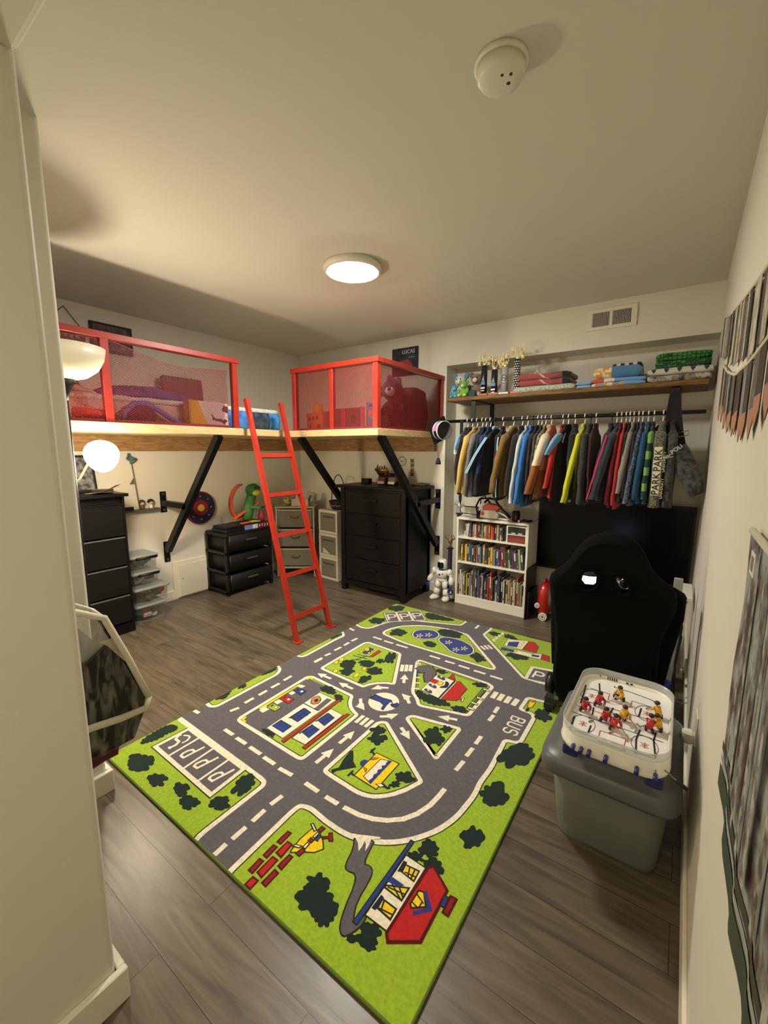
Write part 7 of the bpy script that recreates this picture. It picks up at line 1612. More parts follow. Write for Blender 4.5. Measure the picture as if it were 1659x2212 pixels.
def row(cols, x0, x1, z, hmin, hmax, dmax, shelf, leans, seed):
    rnd = random.Random(seed); n = len(cols)
    ws = [rnd.uniform(.7, 1.3) for _ in cols]; k = (x1-x0)/sum(ws); x = x0; up = 0
    for i, cc in enumerate(cols):
        wd = ws[i]*k; h = rnd.uniform(hmin, hmax); d = rnd.uniform(dmax*.72, dmax); ln = leans.get(i, 0)
        m = mat('cover_%d_%d_%d' % cc, cc, .5, rgb2=tuple(min(255, int(v*.75+35)) for v in cc), vscale=30)
        M = Matrix.Translation((x, by0+.02+rnd.uniform(0, .02), z+.0006+(abs(math.sin(ln))*wd if ln < 0 else 0))) @ Matrix.Rotation(ln, 4, 'Y')
        if ln < 0: M = Matrix.Translation((x, by0+.022, z+.0006)) @ Matrix.Rotation(ln, 4, 'Y')
        t_ = min(.0018, wd*.18); g_ = .0004
        b = B().use(m).box(g_, t_, 0, d, 0, h, 0, M).box(wd-t_-g_, wd-g_, 0, d, 0, h, 0, M).box(g_, wd-g_, 0, t_, 0, h, 0, M)
        b.use(PAGE).box(t_, wd-t_-g_, t_, d-.004, .003, h-.004, 0, M)
        if i % 3 == 0: b.use(mat('spine_label', (210, 204, 186), .6) if sum(cc) < 420 else mat('spine_dark', (60, 52, 60), .6)).box(wd*.2, wd*.8, -.0006, 0, h*.45, h*.85, 0, M)
        if i % 3 == 1: b.use(mat('spine_gold', (190, 150, 70), .5) if sum(cc) < 420 else mat('spine_red', (150, 50, 46), .6)).box(wd*.25, wd*.75, -.0006, 0, h*.12, h*.22, 0, M)
        o = b.build('book'); size = 'thin' if wd < .9*k else ('thick' if wd > 1.15*k else 'slim')
        tag(o, '%s %s book, %s from the left on the %s shelf of the bookcase' % (size, cname(cc), ORD[i], shelf), 'book', 'books on the %s shelf' % shelf)
        x += wd
WHc, CRc, GYc, NVc, PUc, ORc, BRc, RDc, YLc, GNc, BKc, BLc = (214, 212, 202), (206, 196, 160), (120, 120, 118), (42, 44, 78), (66, 52, 92), (210, 106, 38), (92, 60, 42), (160, 40, 36), (226, 184, 40), (86, 110, 62), (30, 30, 34), (44, 88, 140)
row([WHc, CRc, WHc, GYc, PUc, NVc, (204, 140, 70), CRc, (140, 52, 34), (120, 34, 30), NVc, (150, 150, 60), GNc, (170, 160, 130), RDc, ORc, (214, 120, 50), (190, 50, 34), NVc, CRc, BRc, WHc, BKc, (40, 58, 46)], -1.69, -1.275, .672, .115, .142, .13, 'top', {0: .12, 1: .10, 2: .12, 3: .08}, 3)
row([(176, 140, 50), BRc, YLc, NVc, BLc, (86, 84, 60), BKc, (64, 66, 70), ORc, BLc, (70, 120, 160), BKc, (190, 130, 40), (34, 60, 50), BKc, YLc, (220, 180, 60), GYc, (60, 76, 124), PUc, (160, 40, 66), (92, 34, 46), BRc, (40, 62, 50), (204, 190, 120), NVc, (70, 50, 100), (96, 40, 60), (54, 92, 70), (150, 170, 140), (38, 52, 44)], -1.705, -1.095, .428, .15, .19, .15, 'middle', {i: -.10 for i in range(21, 31)}, 7)
row([(150, 50, 44), WHc, (206, 200, 186), GYc, (40, 62, 50), YLc, BKc, (130, 130, 132), GYc, WHc, (112, 76, 58), (108, 122, 140), NVc, (78, 96, 130), PUc, (184, 110, 130), CRc, BKc, (46, 96, 150), BKc, RDc, (172, 50, 46), BRc, BKc, (170, 180, 196), PUc, NVc, BKc, WHc, BKc, (204, 196, 130), (190, 180, 100), (196, 130, 110), (44, 96, 100), WHc, (214, 200, 120), (170, 40, 40), (110, 116, 84), (132, 128, 86), CRc], -1.728, -1.085, .0856, .20, .27, .2, 'bottom', {}, 13)
t = thing('cube_organizer', 'small white divider box at the right of the bookcase top shelf', 'organizer', (-1.17, 3.8, .672))
B().use(BW).box(-1.262, -1.25, 3.69, 3.88, .6725, .825).box(-1.092, -1.082, 3.69, 3.88, .6725, .825).box(-1.25, -1.092, 3.69, 3.88, .742, .75).box(-1.25, -1.092, 3.69, 3.88, .816, .825).box(-1.25, -1.092, 3.872, 3.88, .6725, .825).build('box', t)
t = thing('organizer_bin', 'dark green bin with pale frames, upper bin of the white divider box', 'bin', (-1.17, 3.78, .751), 'bins in the divider box')
B().use(mat('bin_green', (36, 44, 34), .5)).box(-1.246, -1.096, 3.694, 3.86, .7505, .81, .004).build('body', t)
for x in (-1.20, -1.14): B().use(mat('bin_frame', (206, 200, 180), .6)).box(x-.018, x+.018, 3.691, 3.694, .753, .765).build('label_frame', t)
t = thing('organizer_bin', 'red brown bin, lower bin of the white divider box', 'bin', (-1.17, 3.78, .673), 'bins in the divider box')
B().use(mat('bin_red', (142, 62, 54), .5)).box(-1.246, -1.096, 3.694, 3.86, .6735, .735, .004).build('body', t); B().use(mat('bin_red2', (120, 48, 42), .5)).box(-1.246, -1.096, 3.69, 3.694, .722, .732).build('lip', t)
# on top of the bookcase
zt = btop+.0005
t = thing('toy_chainsaw', 'orange and white toy chainsaw with black handle on the bookcase', 'toy chainsaw', (-1.5, 3.77, zt))
SAWO = mat('saw_orange', (200, 76, 46), .4); SAWW = mat('saw_white', (206, 202, 186), .45)
B().use(SAWW).prism([(-1.53, zt+.012), (-1.36, zt+.012), (-1.35, zt+.06), (-1.38, zt+.09), (-1.52, zt+.085)], XZ(3.70), 0, .09, bev=.008).build('engine_housing', t)
B().use(SAWO).prism([(-1.50, zt+.08), (-1.37, zt+.085), (-1.34, zt+.12), (-1.37, zt+.14), (-1.46, zt+.15), (-1.51, zt+.12)], XZ(3.705), 0, .08, bev=.008).use(mat('saw_orange', (0, 0, 0))).cyl((-1.50, 3.697, zt+.055), (-1.50, 3.70, zt+.055), .018).build('engine_cover', t)
B().use(mat('saw_bar', (186, 182, 166), .4)).prism([(-1.55, zt+.035)]+[(-1.70-.032*math.cos(a), zt+.07-.030*math.sin(a)) for a in [PI/2-PI*k/8 for k in range(9)]]+[(-1.55, zt+.10)], XZ(3.72), 0, .012).build('guide_bar', t)
B().use(BLKM).tube([(-1.55, 3.726, zt+.105), (-1.70, 3.726, zt+.102), (-1.735, 3.726, zt+.085), (-1.737, 3.726, zt+.06), (-1.71, 3.726, zt+.038), (-1.55, 3.726, zt+.03)], .006, 6).build('chain', t)
b = B().use(BLKM).box(-1.56, -1.525, 3.695, 3.80, zt+.0005, zt+.07, .006); b.build('bumper', t)
B().use(BLKM).tube([(-1.54, 3.69, zt+.03), (-1.56, 3.69, zt+.12), (-1.54, 3.72, zt+.185), (-1.50, 3.78, zt+.19), (-1.47, 3.81, zt+.14)], .009, 8).build('front_handle', t)
B().use(BLKM).tube([(-1.50, 3.74, zt+.15), (-1.46, 3.74, zt+.195), (-1.40, 3.74, zt+.19), (-1.36, 3.74, zt+.13), (-1.29, 3.74, zt+.07), (-1.25, 3.74, zt+.03)], .011, 8).use(SAWW).tube([(-1.36, 3.725, zt+.075), (-1.29, 3.725, zt+.045), (-1.255, 3.725, zt+.02), (-1.27, 3.725, zt+.013), (-1.36, 3.725, zt+.016)], .007, 6).build('rear_handle', t)
B().use(BLKM).tube([(-1.53, 3.72, zt+.14), (-1.52, 3.70, zt+.20), (-1.49, 3.72, zt+.215), (-1.47, 3.75, zt+.17)], .006, 6).build('pull_loop', t)
t = thing('black_cup', 'small black cup with a red mark on the bookcase, right of the chainsaw', 'cup', (-1.205, 3.76, zt))
B().use(BLKM).lathe([(.03, zt), (.034, zt+.01), (.035, zt+.08), (.03, zt+.095), (.001, zt+.096)], (-1.205, 3.76, 0), 18).build('body', t); B().use(RDC).box(-1.199, -1.190, 3.7225, 3.727, zt+.02, zt+.06).build('mark', t)
t = thing('hand_tool', 'small black and white hand tool lying at the right of the bookcase top', 'tool', (-1.13, 3.75, zt))
B().use(BLKM).bar((-1.16, 3.72, zt+.012), (-1.07, 3.79, zt+.012), .02, .02).bar((-1.15, 3.80, zt+.011), (-1.085, 3.76, zt+.011), .02, .02).build('handle', t); B().use(SAWW).cyl((-1.17, 3.715, zt+.011), (-1.145, 3.733, zt+.013), .011).build('grip_end', t)
# tall trophies left of the bookcase
def tall_trophy(label, x, y, h, cm, topm, toph):
    t = thing('floor_trophy', label, 'trophy', (x, y, 0), 'tall trophies beside the bookcase')
    B().use(BLK).box(x-.035, x+.035, y-.035, y+.035, 0, .03, .003).build('base', t)
    B().use(cm).box(x-.017, x+.017, y-.017, y+.017, .03, h, .002).build('column', t)
    b = B().use(BLK).box(x-.026, x+.026, y-.026, y+.026, h, h+.012); b.build('plinth', t)
    b = B().use(topm).lathe([(.012, h+.012), (.02, h+.02), (.008, h+.04), (.02, h+.07), (.026, h+toph*.7), (.012, h+toph*.75), (.016, h+toph*.9), (.001, h+toph)], (x, y, 0), 12)
    for sg in (-1, 1): b.tube([(x+sg*.012, y, h+toph*.6), (x+sg*.05, y-.01, h+toph*.72), (x+sg*.035, y-.01, h+toph*.95)], .006, 6)
    b.build('figure', t)
tall_trophy('tall black column trophy with silver figure, left of the bookcase', -1.80, 3.84, .86, BLK, SILV, .14)
tall_trophy('shorter purple column trophy with bronze figure, left of the bookcase', -1.835, 3.73, .52, mat('column_purple', (40, 30, 62), .35), mat('bronze', (130, 108, 72), .35, metal=.6), .15)
# ------------------------------------------------------------------ robot
def lumps(name, t, m, items, label=None):
    b = B().use(m)
    for it in items:
        b.ball(*it[:4], n=14, M=it[4] if len(it) > 4 else None)
    return b.build(name, t, None, label)
RW = mat('robot_white', (226, 224, 214), .3, coat=.3); RBL = mat('robot_blue', (40, 60, 130), .35); RGY = mat('robot_grey', (120, 122, 124), .4)
t = thing('toy_robot', 'white toy robot with black visor standing beside the bookcase', 'toy robot', (-1.90, 3.70, 0))
rx, ry = -1.905, 3.70
k = .92
B().use(RW).loft([ell((rx, ry+.01, z*k), (a, 0, 0), (0, c_, 0), 16) for z, a, c_ in ((.335, .030, .028), (.35, .045, .042), (.385, .050, .046), (.42, .047, .044), (.445, .032, .03))]).build('head', t)
B().use(mat('visor_black', (10, 10, 12), .1)).loft([ell((rx-.004, ry-.020, z*k), (a, 0, 0), (0, .026, 0), 14) for z, a in ((.352, .026), (.362, .034), (.39, .036), (.41, .034), (.42, .024))]).build('visor', t, None, 'glossy black face visor')
B().use(RBL).ball((rx, ry+.01, .425*k), .028, .036, .016, 12).ball((rx, ry-.01, .335*k), .03, .028, .012, 12).build('blue_trim', t)
B().use(RW).loft([ell((rx, ry, z*k), (a, 0, 0), (0, c_, 0), 18) for z, a, c_ in ((.225, .030, .026), (.245, .052, .042), (.275, .062, .050), (.31, .066, .050), (.328, .052, .042))]).build('torso', t)
B().use(RBL).ball((rx-.004, ry-.048, .285*k), .012, .008, .012, 10).build('chest_button', t); B().use(BLK).ball((rx+.028, ry-.047, .295*k), .007, .005, .007, 8).build('chest_sensor', t)
B().use(RW).loft([ell((rx, ry, z*k), (a, 0, 0), (0, c_, 0), 14) for z, a, c_ in ((.19, .02, .02), (.205, .052, .034), (.226, .056, .036), (.236, .03, .03))]).build('hips', t)
for sg in (-1, 1):
    B().use(RW).ball((rx+sg*.085, ry, .31*k), .030, .034, .036, 14).tube([(rx+sg*.092, ry, .30*k), (rx+sg*.105, ry-.01, .26*k)], [.02, .018], 10).build('shoulder', t)
    B().use(RW).tube([(rx+sg*.106, ry-.012, .262*k), (rx+sg*.118, ry-.03, .225*k), (rx+sg*.126, ry-.045, .19*k)], [.020, .028, .022], 12).build('forearm', t)
    hb = B().use(RBL).ball((rx+sg*.128, ry-.052, .17*k), .016, .016, .014, 10)
    for q in range(3): hb.tube([(rx+sg*.128-.01+.01*q, ry-.056, .165*k), (rx+sg*.128-.012+.012*q, ry-.062, .145*k), (rx+sg*.126-.008+.008*q, ry-.054, .132*k)], .0055, 6)
    hb.build('hand', t)
    B().use(RW).tube([(rx+sg*.034, ry, .205*k), (rx+sg*.042, ry-.004, .16*k), (rx+sg*.044, ry-.004, .125*k)], [.026, .034, .028], 12).build('thigh', t)
    B().use(RBL).ball((rx+sg*.070, ry-.006, .16*k), .008, .016, .026, 8).build('thigh_panel', t)
    B().use(RW).tube([(rx+sg*.046, ry, .125*k), (rx+sg*.052, ry-.006, .085*k), (rx+sg*.054, ry-.004, .045*k)], [.024, .036, .034], 12).build('shin', t)
    B().use(RGY).ball((rx+sg*.054, ry-.03, .06*k), .018, .012, .012, 8).build('ankle', t)
    fb_ = B().use(RW); M = Matrix.Rotation(sg*.25, 4, 'Z')
    rings = []
    for z, s_ in ((.0005, .80), (.012, 1.0), (.028, .92), (.042, .55)):
        rings.append([M @ Vector((.040*s_*math.cos(a), -.018+.066*s_*math.sin(a), 0))+Vector((rx+sg*.058, ry-.012, z)) for a in [2*PI*q/16 for q in range(16)]])
    fb_.loft(rings).build('foot', t)
t = thing('toy_drone', 'small white toy with a blue wheel half hidden between robot and bookcase', 'toy', (-1.79, 3.68, 0))
B().use(RW).ball((-1.790, 3.70, .17), .028, .03, .045, 12).tube([(-1.79, 3.70, .13), (-1.79, 3.70, .02)], [.018, .024], 10).build('body', t)
B().use(RBL).tube([(-1.795+.024*math.cos(a), 3.672, .10+.026*math.sin(a)) for a in [2*PI*q/16 for q in range(16)]], .008, 8, True).build('wheel', t); B().use(BLKM).box(-1.815, -1.768, 3.67, 3.73, .0005, .03, .004).build('base', t)
# ------------------------------------------------------------------ beside the bookcase
t = thing('folded_board', 'black folded board standing on edge against the right side of the bookcase', 'board', (-1.035, 3.77, 0))
B().use(BLK).box(-1.056, -1.042, 3.645, 3.93, .0005, .46, .003).box(-1.038, -1.026, 3.66, 3.94, .0005, .25, .003).build('panel', t)
t = thing('toy_suitcase', 'red rounded toy suitcase with white wheels beside the bookcase', 'toy suitcase', (-.93, 3.80, 0))
RT = mat('trunk_red', (172, 26, 26), .3, coat=.4)
rings = []
for z, w_, d_ in ((.03, .030, .09), (.06, .042, .11), (.16, .046, .12), (.26, .044, .11), (.31, .034, .08), (.33, .012, .04)):
    rings.append([(-.925+u, 3.83+v, z) for u, v in rrect(w_*2, d_*2, min(w_, d_)*.8, 4)])
B().use(RT).loft(rings).build('body', t)
B().use(mat('trunk_navy', (28, 34, 80), .4)).box(-.978, -.955, 3.74, 3.90, .12, .24, .008).build('side_panel', t)
for x, y, z, r in ((-.915, 3.725, .036, .036), (-.965, 3.72, .13, .022), (-.915, 3.93, .036, .036)):
    wb = B().use(mat('wheel_white', (226, 222, 208), .4)).cyl((x, y-.014, z+.0005), (x, y+.012, z+.0005), r, n=20).build('wheel', t)
    B().use(BLKM).cyl((x, y-.016, z), (x, y-.0135, z), r*.22, n=10).use(CHROME).tube([(x+r*.62*math.cos(a), y-.0145, z+r*.62*math.sin(a)) for a in [2*PI*q/18 for q in range(18)]], r*.06, 5, True).build('hub', wb)
B().use(RT).tube([(-.93, 3.78, .325), (-.93, 3.79, .35), (-.93, 3.85, .35), (-.93, 3.86, .325)], .008, 6).build('carry_handle', t)
# ------------------------------------------------------------------ television
t = thing('television', 'big black television on the back wall under the clothes', 'television', (-.48, 4.06, .40))
B().use(BLK).box(-1.08, .105, 4.02, 4.06, .405, 1.06, .004).build('cabinet', t)
B().use(mat('tv_glass', (5, 5, 6), .25, spec=.25)).box(-1.065, .09, 4.0175, 4.021, .425, 1.045).build('screen', t)
B().use(BLK).box(-.7, -.3, 4.06, 4.098, .55, .9).build('wall_mount', t)
# ------------------------------------------------------------------ racing seat on its rig
SEAT = mat('seat_fabric', (8, 7, 7), .95, bump=.2, bscale=400, spec=.15); SEAT2 = mat('seat_trim', (5, 5, 6), .8, spec=.1)
t = thing('racing_seat', 'black racing seat seen from behind, in front of the television', 'seat', (-.25, 2.5, 0))
OUTL = [(-.281, 1.099), (-.225, 1.101), (-.176, 1.085), (-.139, 1.049), (-.111, 1.002), (-.082, .94), (-.039, .897), (.010, .863), (.026, .82), (.024, .743), (.008, .698), (-.012, .64), (-.022, .586), (-.021, .467), (-.022, .343), (-.05, .20), (-.12, .14), (-.40, .13), (-.458, .15), (-.495, .222), (-.495, .35), (-.493, .484), (-.501, .576), (-.514, .646), (-.536, .77), (-.544, .834), (-.518, .865), (-.463, .914), (-.427, .978), (-.382, 1.052), (-.337, 1.083)]
H1 = [(-.379, .889), (-.31, .906), (-.312, .814), (-.392, .806)]; H2 = [(-.235, .907), (-.171, .876), (-.169, .815), (-.226, .819)]
def smooth2(p, n=2):
    for _ in range(n):
        o = []
        for i in range(len(p)):
            a, c_ = p[i], p[(i+1) % len(p)]
            o += [(a[0]*.75+c_[0]*.25, a[1]*.75+c_[1]*.25), (a[0]*.25+c_[0]*.75, a[1]*.25+c_[1]*.75)]
        p = o
    return p
ol = smooth2(OUTL, 1); h1 = smooth2(H1, 1); h2 = smooth2(H2, 1)
cen = (-.256, .60)
def scl(p, s): return [(cen[0]+(x-cen[0])*s, cen[1]+(z-cen[1])*s) for x, z in p]
def bulge(x, z): return .022*(1-((x-cen[0])/.29)**2)
b = B().use(SEAT)
ys = ((2.28, .90), (2.284, .955), (2.296, .99), (2.312, 1.0), (2.33, .985), (2.34, .93))
b.loft([[(x, y-(bulge(x, z) if k == 0 else 0), z) for x, z in scl(ol, s)] for k, (y, s) in enumerate(ys)], True, False)
for y, s, fl in ((2.28, .90, 0), (2.34, .93, 1)):
    lp = scl(ol, s); loops = [lp, h1, h2]; flat = lp+h1+h2
    vs = [(x, y-(bulge(x, z) if not fl and i < len(lp) else (.02 if not fl else 0)), z) for i, (x, z) in enumerate(flat)]
    b.faces(vs, [tuple(q) for q in tessellate_polygon([[Vector((x, z, 0)) for x, z in l] for l in loops])], False)
for h in (h1, h2): b.loft([[(x, 2.26, z) for x, z in h], [(x, 2.34, z) for x, z in h]], False, False)
bmesh.ops.remove_doubles(b.bm, verts=b.bm.verts, dist=.0005)
b.build('backrest', t)
for h in (H1, H2):
    cx_ = sum(p[0] for p in h)/4; cz = sum(p[1] for p in h)/4; o_ = smooth2([(cx_+(x-cx_)*1.38, cz+(z-cz)*1.32) for x, z in h], 1); i_ = smooth2([(cx_+(x-cx_)*1.02, cz+(z-cz)*1.02) for x, z in h], 1)
    b = B().use(SEAT2); b.loft([[(x, 2.262, z) for x, z in o_], [(x, 2.248, z) for x, z in scl(o_, 1)], [(x, 2.252, z) for x, z in i_], [(x, 2.30, z) for x, z in i_]], False, False); b.build('belt_opening_trim', t, None, 'smooth dark plastic trim')
B().use(SEAT).tube([(-.52, 2.36, .82), (-.53, 2.44, .78), (-.515, 2.46, .66), (-.50, 2.42, .50), (-.495, 2.40, .30)], [.02, .045, .05, .045, .03], 10).build('side_bolster', t)
B().use(SEAT).tube([(.0, 2.36, .84), (.018, 2.44, .79), (.012, 2.46, .68), (-.015, 2.42, .50), (-.025, 2.40, .30)], [.02, .045, .05, .045, .03], 10).build('side_bolster', t)
b = rr_loft(B().use(SEAT), [(-.46, -.06, 2.36, 2.86, .16, .06), (-.48, -.04, 2.36, 2.88, .22, .07), (-.46, -.06, 2.36, 2.86, .28, .06)]); b.build('seat_cushion', t)
B().use(BLK).cyl((-.525, 2.33, .213), (-.488, 2.33, .213), .055, n=20).build('recline_knob', t)
for x in (-.47, -.07): B().use(CHROME).box(x-.012, x+.012, 2.32, 2.86, .125, .15, .003).build('slide_rail', t)
b = B().use(mat('rig_grey', (62, 66, 60), .4, metal=.5))
for x in (-.52, .0): b.bar((x, 2.36, .0465), (x, 3.25, .0465), .05, .03)
for y in (2.40, 2.80, 3.2): b.bar((-.545, y, .0775), (.025, y, .0775), .05, .03)
b.build('rig_frame', t)
b = B().use(BLKM)
for x in (-.47, -.07):
    for y in (2.40, 2.80): b.box(x-.02, x+.02, y-.02, y+.02, .093, .126)
b.build('riser', t)
b = B().use(mat('rig_post_grey', (150, 152, 142), .5)).box(.005, .05, 2.92, 2.95, .10, .76, .004); b.build('upright_post', t, None, 'light grey upright post')
for x, y in ((-.52, 2.38), (.0, 2.38), (-.52, 3.22), (.0, 3.22)): B().use(BLKM).cyl((x, y, .0135), (x, y, .032), .02).build('foot', t)
b = B().use(BLKM).tube([(.03, 2.9, .70), (.065, 2.84, .5), (.05, 2.8, .3), (.06, 2.7, .1)], .006, 6).tube([(.03, 2.92, .6), (.07, 2.9, .42), (.045, 2.8, .2), (.05, 2.75, .1)], .004, 6); b.build('cable', t)
# console beyond the seat: its lit panel shows through the left belt opening
t = thing('game_console_stand', 'dark console stand behind the racing seat with a lit lavender panel', 'console', (-.36, 3.0, 0))
B().use(BLK).box(-.56, -.16, 2.94, 3.12, .0935, .632, .006).build('stand', t)
b = B().use(mat('panel_glow', (226, 222, 255), .4, emit=1.4, ecol=(214, 208, 255))).lathe([(.075, 0), (.078, .03), (.076, .06)], (-.455, 2.985, .633), 24); b.build('lit_drum', t, None, 'glowing lavender white drum')
B().use(BLKM).lathe([(.0785, .06), (.08, .064), (.078, .075), (.001, .076)], (-.455, 2.985, .633), 24).build('drum_rim', t)
B().use(mat('panel_glow2', (150, 140, 255), .4, emit=.45, ecol=(120, 110, 240))).box(-.50, -.42, 3.02, 3.03, .735, .765).build('lit_strip', t, None, 'violet lit strip')
B().use(BLK).box(-.50, -.42, 3.015, 3.05, .633, .735).build('strip_holder', t)
b = B().use(mat('lens_black', (8, 8, 10), .08)).ball((-.24, 2.95, .68), .045, n=16).use(CHROME).tube([(-.24+.03*math.cos(a), 2.908, .68+.03*math.sin(a)) for a in [2*PI*q/18 for q in range(18)]], .0025, 5, True).use(BLK).cyl((-.24, 2.97, .633), (-.24, 2.97, .655), .03); b.build('ball_lens', t)
t = thing('side_table', 'small white table top by the right wall behind the racing seat', 'table', (.07, 3.40, 0))
B().use(mat('table_white', (226, 224, 216), .4)).box(.03, .112, 3.15, 3.5, .565, .59, .004).build('table_top', t); B().use(TRIM).box(.05, .09, 3.3, 3.34, .0005, .565).build('leg', t); B().use(TRIM).box(.035, .107, 3.25, 3.4, .0005, .012).build('base', t)
t = thing('blue_cup', 'dark blue cup on the rig frame right of the racing seat', 'cup', (.0, 2.66, .093))
B().use(mat('cup_blue', (34, 40, 120), .3)).lathe([(.03, .0930), (.04, .10), (.042, .17), (.038, .17), (.001, .165)], (.005, 2.80, 0), 18).build('body', t)
# ------------------------------------------------------------------ storage tote and table hockey game
TOTE = mat('tote_plastic', (134, 138, 128), .4, alpha=.6); LID = mat('tote_lid', (92, 95, 93), .4)
t = thing('storage_tote', 'large grey see-through storage tote with lid, near the right wall', 'storage tote', (-.13, 1.75, 0))
rr_loft(B().use(TOTE), [(-.295, .035, 1.60, 1.95, .001, .05), (-.30, .04, 1.595, 1.955, .02, .06), (-.325, .062, 1.53, 2.0, .36, .06)], 6).build('tub', t)
rr_loft(B().use(LID), [(-.348, .085, 1.48, 2.04, .335, .07), (-.352, .09, 1.475, 2.045, .35, .07), (-.350, .088, 1.478, 2.042, .385, .07), (-.335, .075, 1.49, 2.03, .40, .07), (-.315, .055, 1.51, 2.01, .405, .07), (-.305, .045, 1.52, 2.0, .447, .07), (-.29, .03, 1.54, 1.98, .4545, .06)], 6).build('lid', t)
for (x0, x1, y0, y1, z0, z1, cc) in ((-.27, -.12, 1.66, 1.82, .02, .22, (44, 46, 50)), (-.10, .02, 1.64, 1.86, .02, .18, (60, 58, 50)), (-.24, -.05, 1.70, 1.9, .225, .31, (34, 40, 58)), (-.28, -.22, 1.63, 1.655, .02, .17, (120, 70, 60))):
    B().use(mat('stored_%d_%d_%d' % cc, cc, .7)).box(x0, x1, y0, y1, z0, z1, .012).build('stored_item', t)
HZ = .4555
hx0, hx1, hy0, hy1 = -.278, .046, 1.412, 1.905
t = thing('table_hockey', 'white table hockey game with red and yellow players on the grey tote', 'table hockey game', (-.115, 1.66, HZ))
HW1 = mat('hockey_white', (228, 226, 212), .35, coat=.2); ICE = mat('hockey_ice', (234, 234, 228), .18, coat=.3); HFR = mat('hockey_clear_wall', (206, 210, 206), .25, alpha=.5); INKB = mat('line_blue_black', (40, 44, 60), .4); INKR = mat('line_red', (176, 44, 52), .4); HB = mat('hockey_navy', (30, 36, 96), .4); SLOT = mat('slot_black', (22, 22, 24), .6)
hcx, hcy, hw, hh = (hx0+hx1)/2, (hy0+hy1)/2, hx1-hx0, hy1-hy0
def hr(inset, z, r): return [(u, v, z) for u, v in rrect(hw-2*inset, hh-2*inset, r, 7, hcx, hcy)]
B().use(HW1).loft([hr(.012, HZ+.041, .07), hr(.004, HZ+.046, .075), hr(0, HZ+.058, .08), hr(.004, HZ+.062, .078), hr(.004, HZ+.097, .078), hr(.007, HZ+.101, .076), hr(.012, HZ+.101, .072), hr(.014, HZ+.086, .07)], True, False).build('outer_tub', t)
B().use(ICE).prism(rrect(hw-.028, hh-.028, .07, 7, hcx, hcy), XY(0), HZ+.080, HZ+.0885).build('ice_sheet', t)
B().use(HFR).loft([hr(.0045, HZ+.100, .078), hr(.003, HZ+.128, .079), hr(.006, HZ+.128, .077), hr(.0095, HZ+.100, .074)], True, False).build('clear_rail', t)
iz = HZ+.0892
def line3(m, pts, wd, name='marking'):
    b = B().use(m)
    for (ax_, ay), (bx_, by_) in zip(pts, pts[1:]):
        d = Vector((bx_-ax_, by_-ay, 0)); 
        if d.length < 1e-6: continue
        d.normalize(); n_ = Vector((-d.y, d.x, 0))*wd/2; A = Vector((ax_, ay, iz))-d*wd*.3; C_ = Vector((bx_, by_, iz))+d*wd*.3
        up = Vector((0, 0, .0006)); vs = [A-n_, C_-n_, C_+n_, A+n_]
        b.faces(vs+[v+up for v in vs], [(4, 5, 6, 7), (0, 1, 5, 4), (1, 2, 6, 5), (2, 3, 7, 6), (3, 0, 4, 7)])
    b.build(name, t)
for (cx_, cy_) in ((-.220, 1.723), (-.215, 1.519), (-.035, 1.717), (-.029, 1.516)):
    for a0, a1, m in ((.45, 2.7, INKB), (2.7, 3.6, INKR), (3.6, 5.8, INKB), (5.8, 6.73, INKR)):
        line3(m, [(cx_+.038*math.cos(a0+(a1-a0)*k/10), cy_+.052*math.sin(a0+(a1-a0)*k/10)) for k in range(11)], .0016, 'face_off_circle')
    line3(INKR, [(cx_-.007, cy_), (cx_+.007, cy_)], .003, 'face_off_dot'); line3(INKR, [(cx_, cy_-.016), (cx_, cy_+.016)], .0014, 'face_off_dot')
    for dy in (-.009, .009): line3(INKR, [(cx_-.012, cy_+dy), (cx_+.012, cy_+dy)], .0014, 'face_off_dot')
line3(INKB, [(-.255, 1.672), (-.0, 1.680)], .0022, 'blue_line'); line3(INKB, [(-.262, 1.57), (.02, 1.568)], .0022, 'blue_line'); line3(INKR, [(-.258, 1.622), (.01, 1.624)], .0022, 'centre_line')
line3(INKR, [(-.165, 1.776), (-.165, 1.732), (-.088, 1.724), (-.088, 1.777)], .0022, 'goal_crease'); line3(INKR, [(-.158, 1.457), (-.159, 1.513), (-.083, 1.516), (-.082, 1.459)], .0022, 'goal_crease')
line3(INKB, [(-.235, 1.778), (-.165, 1.779)], .0018, 'goal_line'); line3(INKB, [(-.088, 1.777), (-.005, 1.772)], .0018, 'goal_line'); line3(INKB, [(-.235, 1.462), (-.158, 1.463)], .0018, 'goal_line'); line3(INKB, [(-.082, 1.462), (.0, 1.462)], .0018, 'goal_line')
for s in ([(-.254, 1.793), (-.249, 1.72), (-.246, 1.648)], [(-.211, 1.839), (-.199, 1.771), (-.196, 1.708)], [(-.156, 1.853), (-.156, 1.843), (-.105, 1.842), (-.051, 1.833), (-.022, 1.825), (-.007, 1.795), (-.003, 1.74)], [(-.141, 1.683), (-.151, 1.591)], [(-.248, 1.546), (-.245, 1.469)], [(-.190, 1.522), (-.191, 1.471)], [(-.055, 1.741), (-.058, 1.682)], [(-.093, 1.669), (-.096, 1.619)], [(-.048, 1.595), (-.054, 1.532), (-.048, 1.451)], [(-.002, 1.612), (-.006, 1.561), (0, 1.505), (.004, 1.466)], [(-.201, 1.644), (-.197, 1.595)]):
    line3(SLOT, s, .0052 if len(s) != 7 else .003, 'rod_slot')
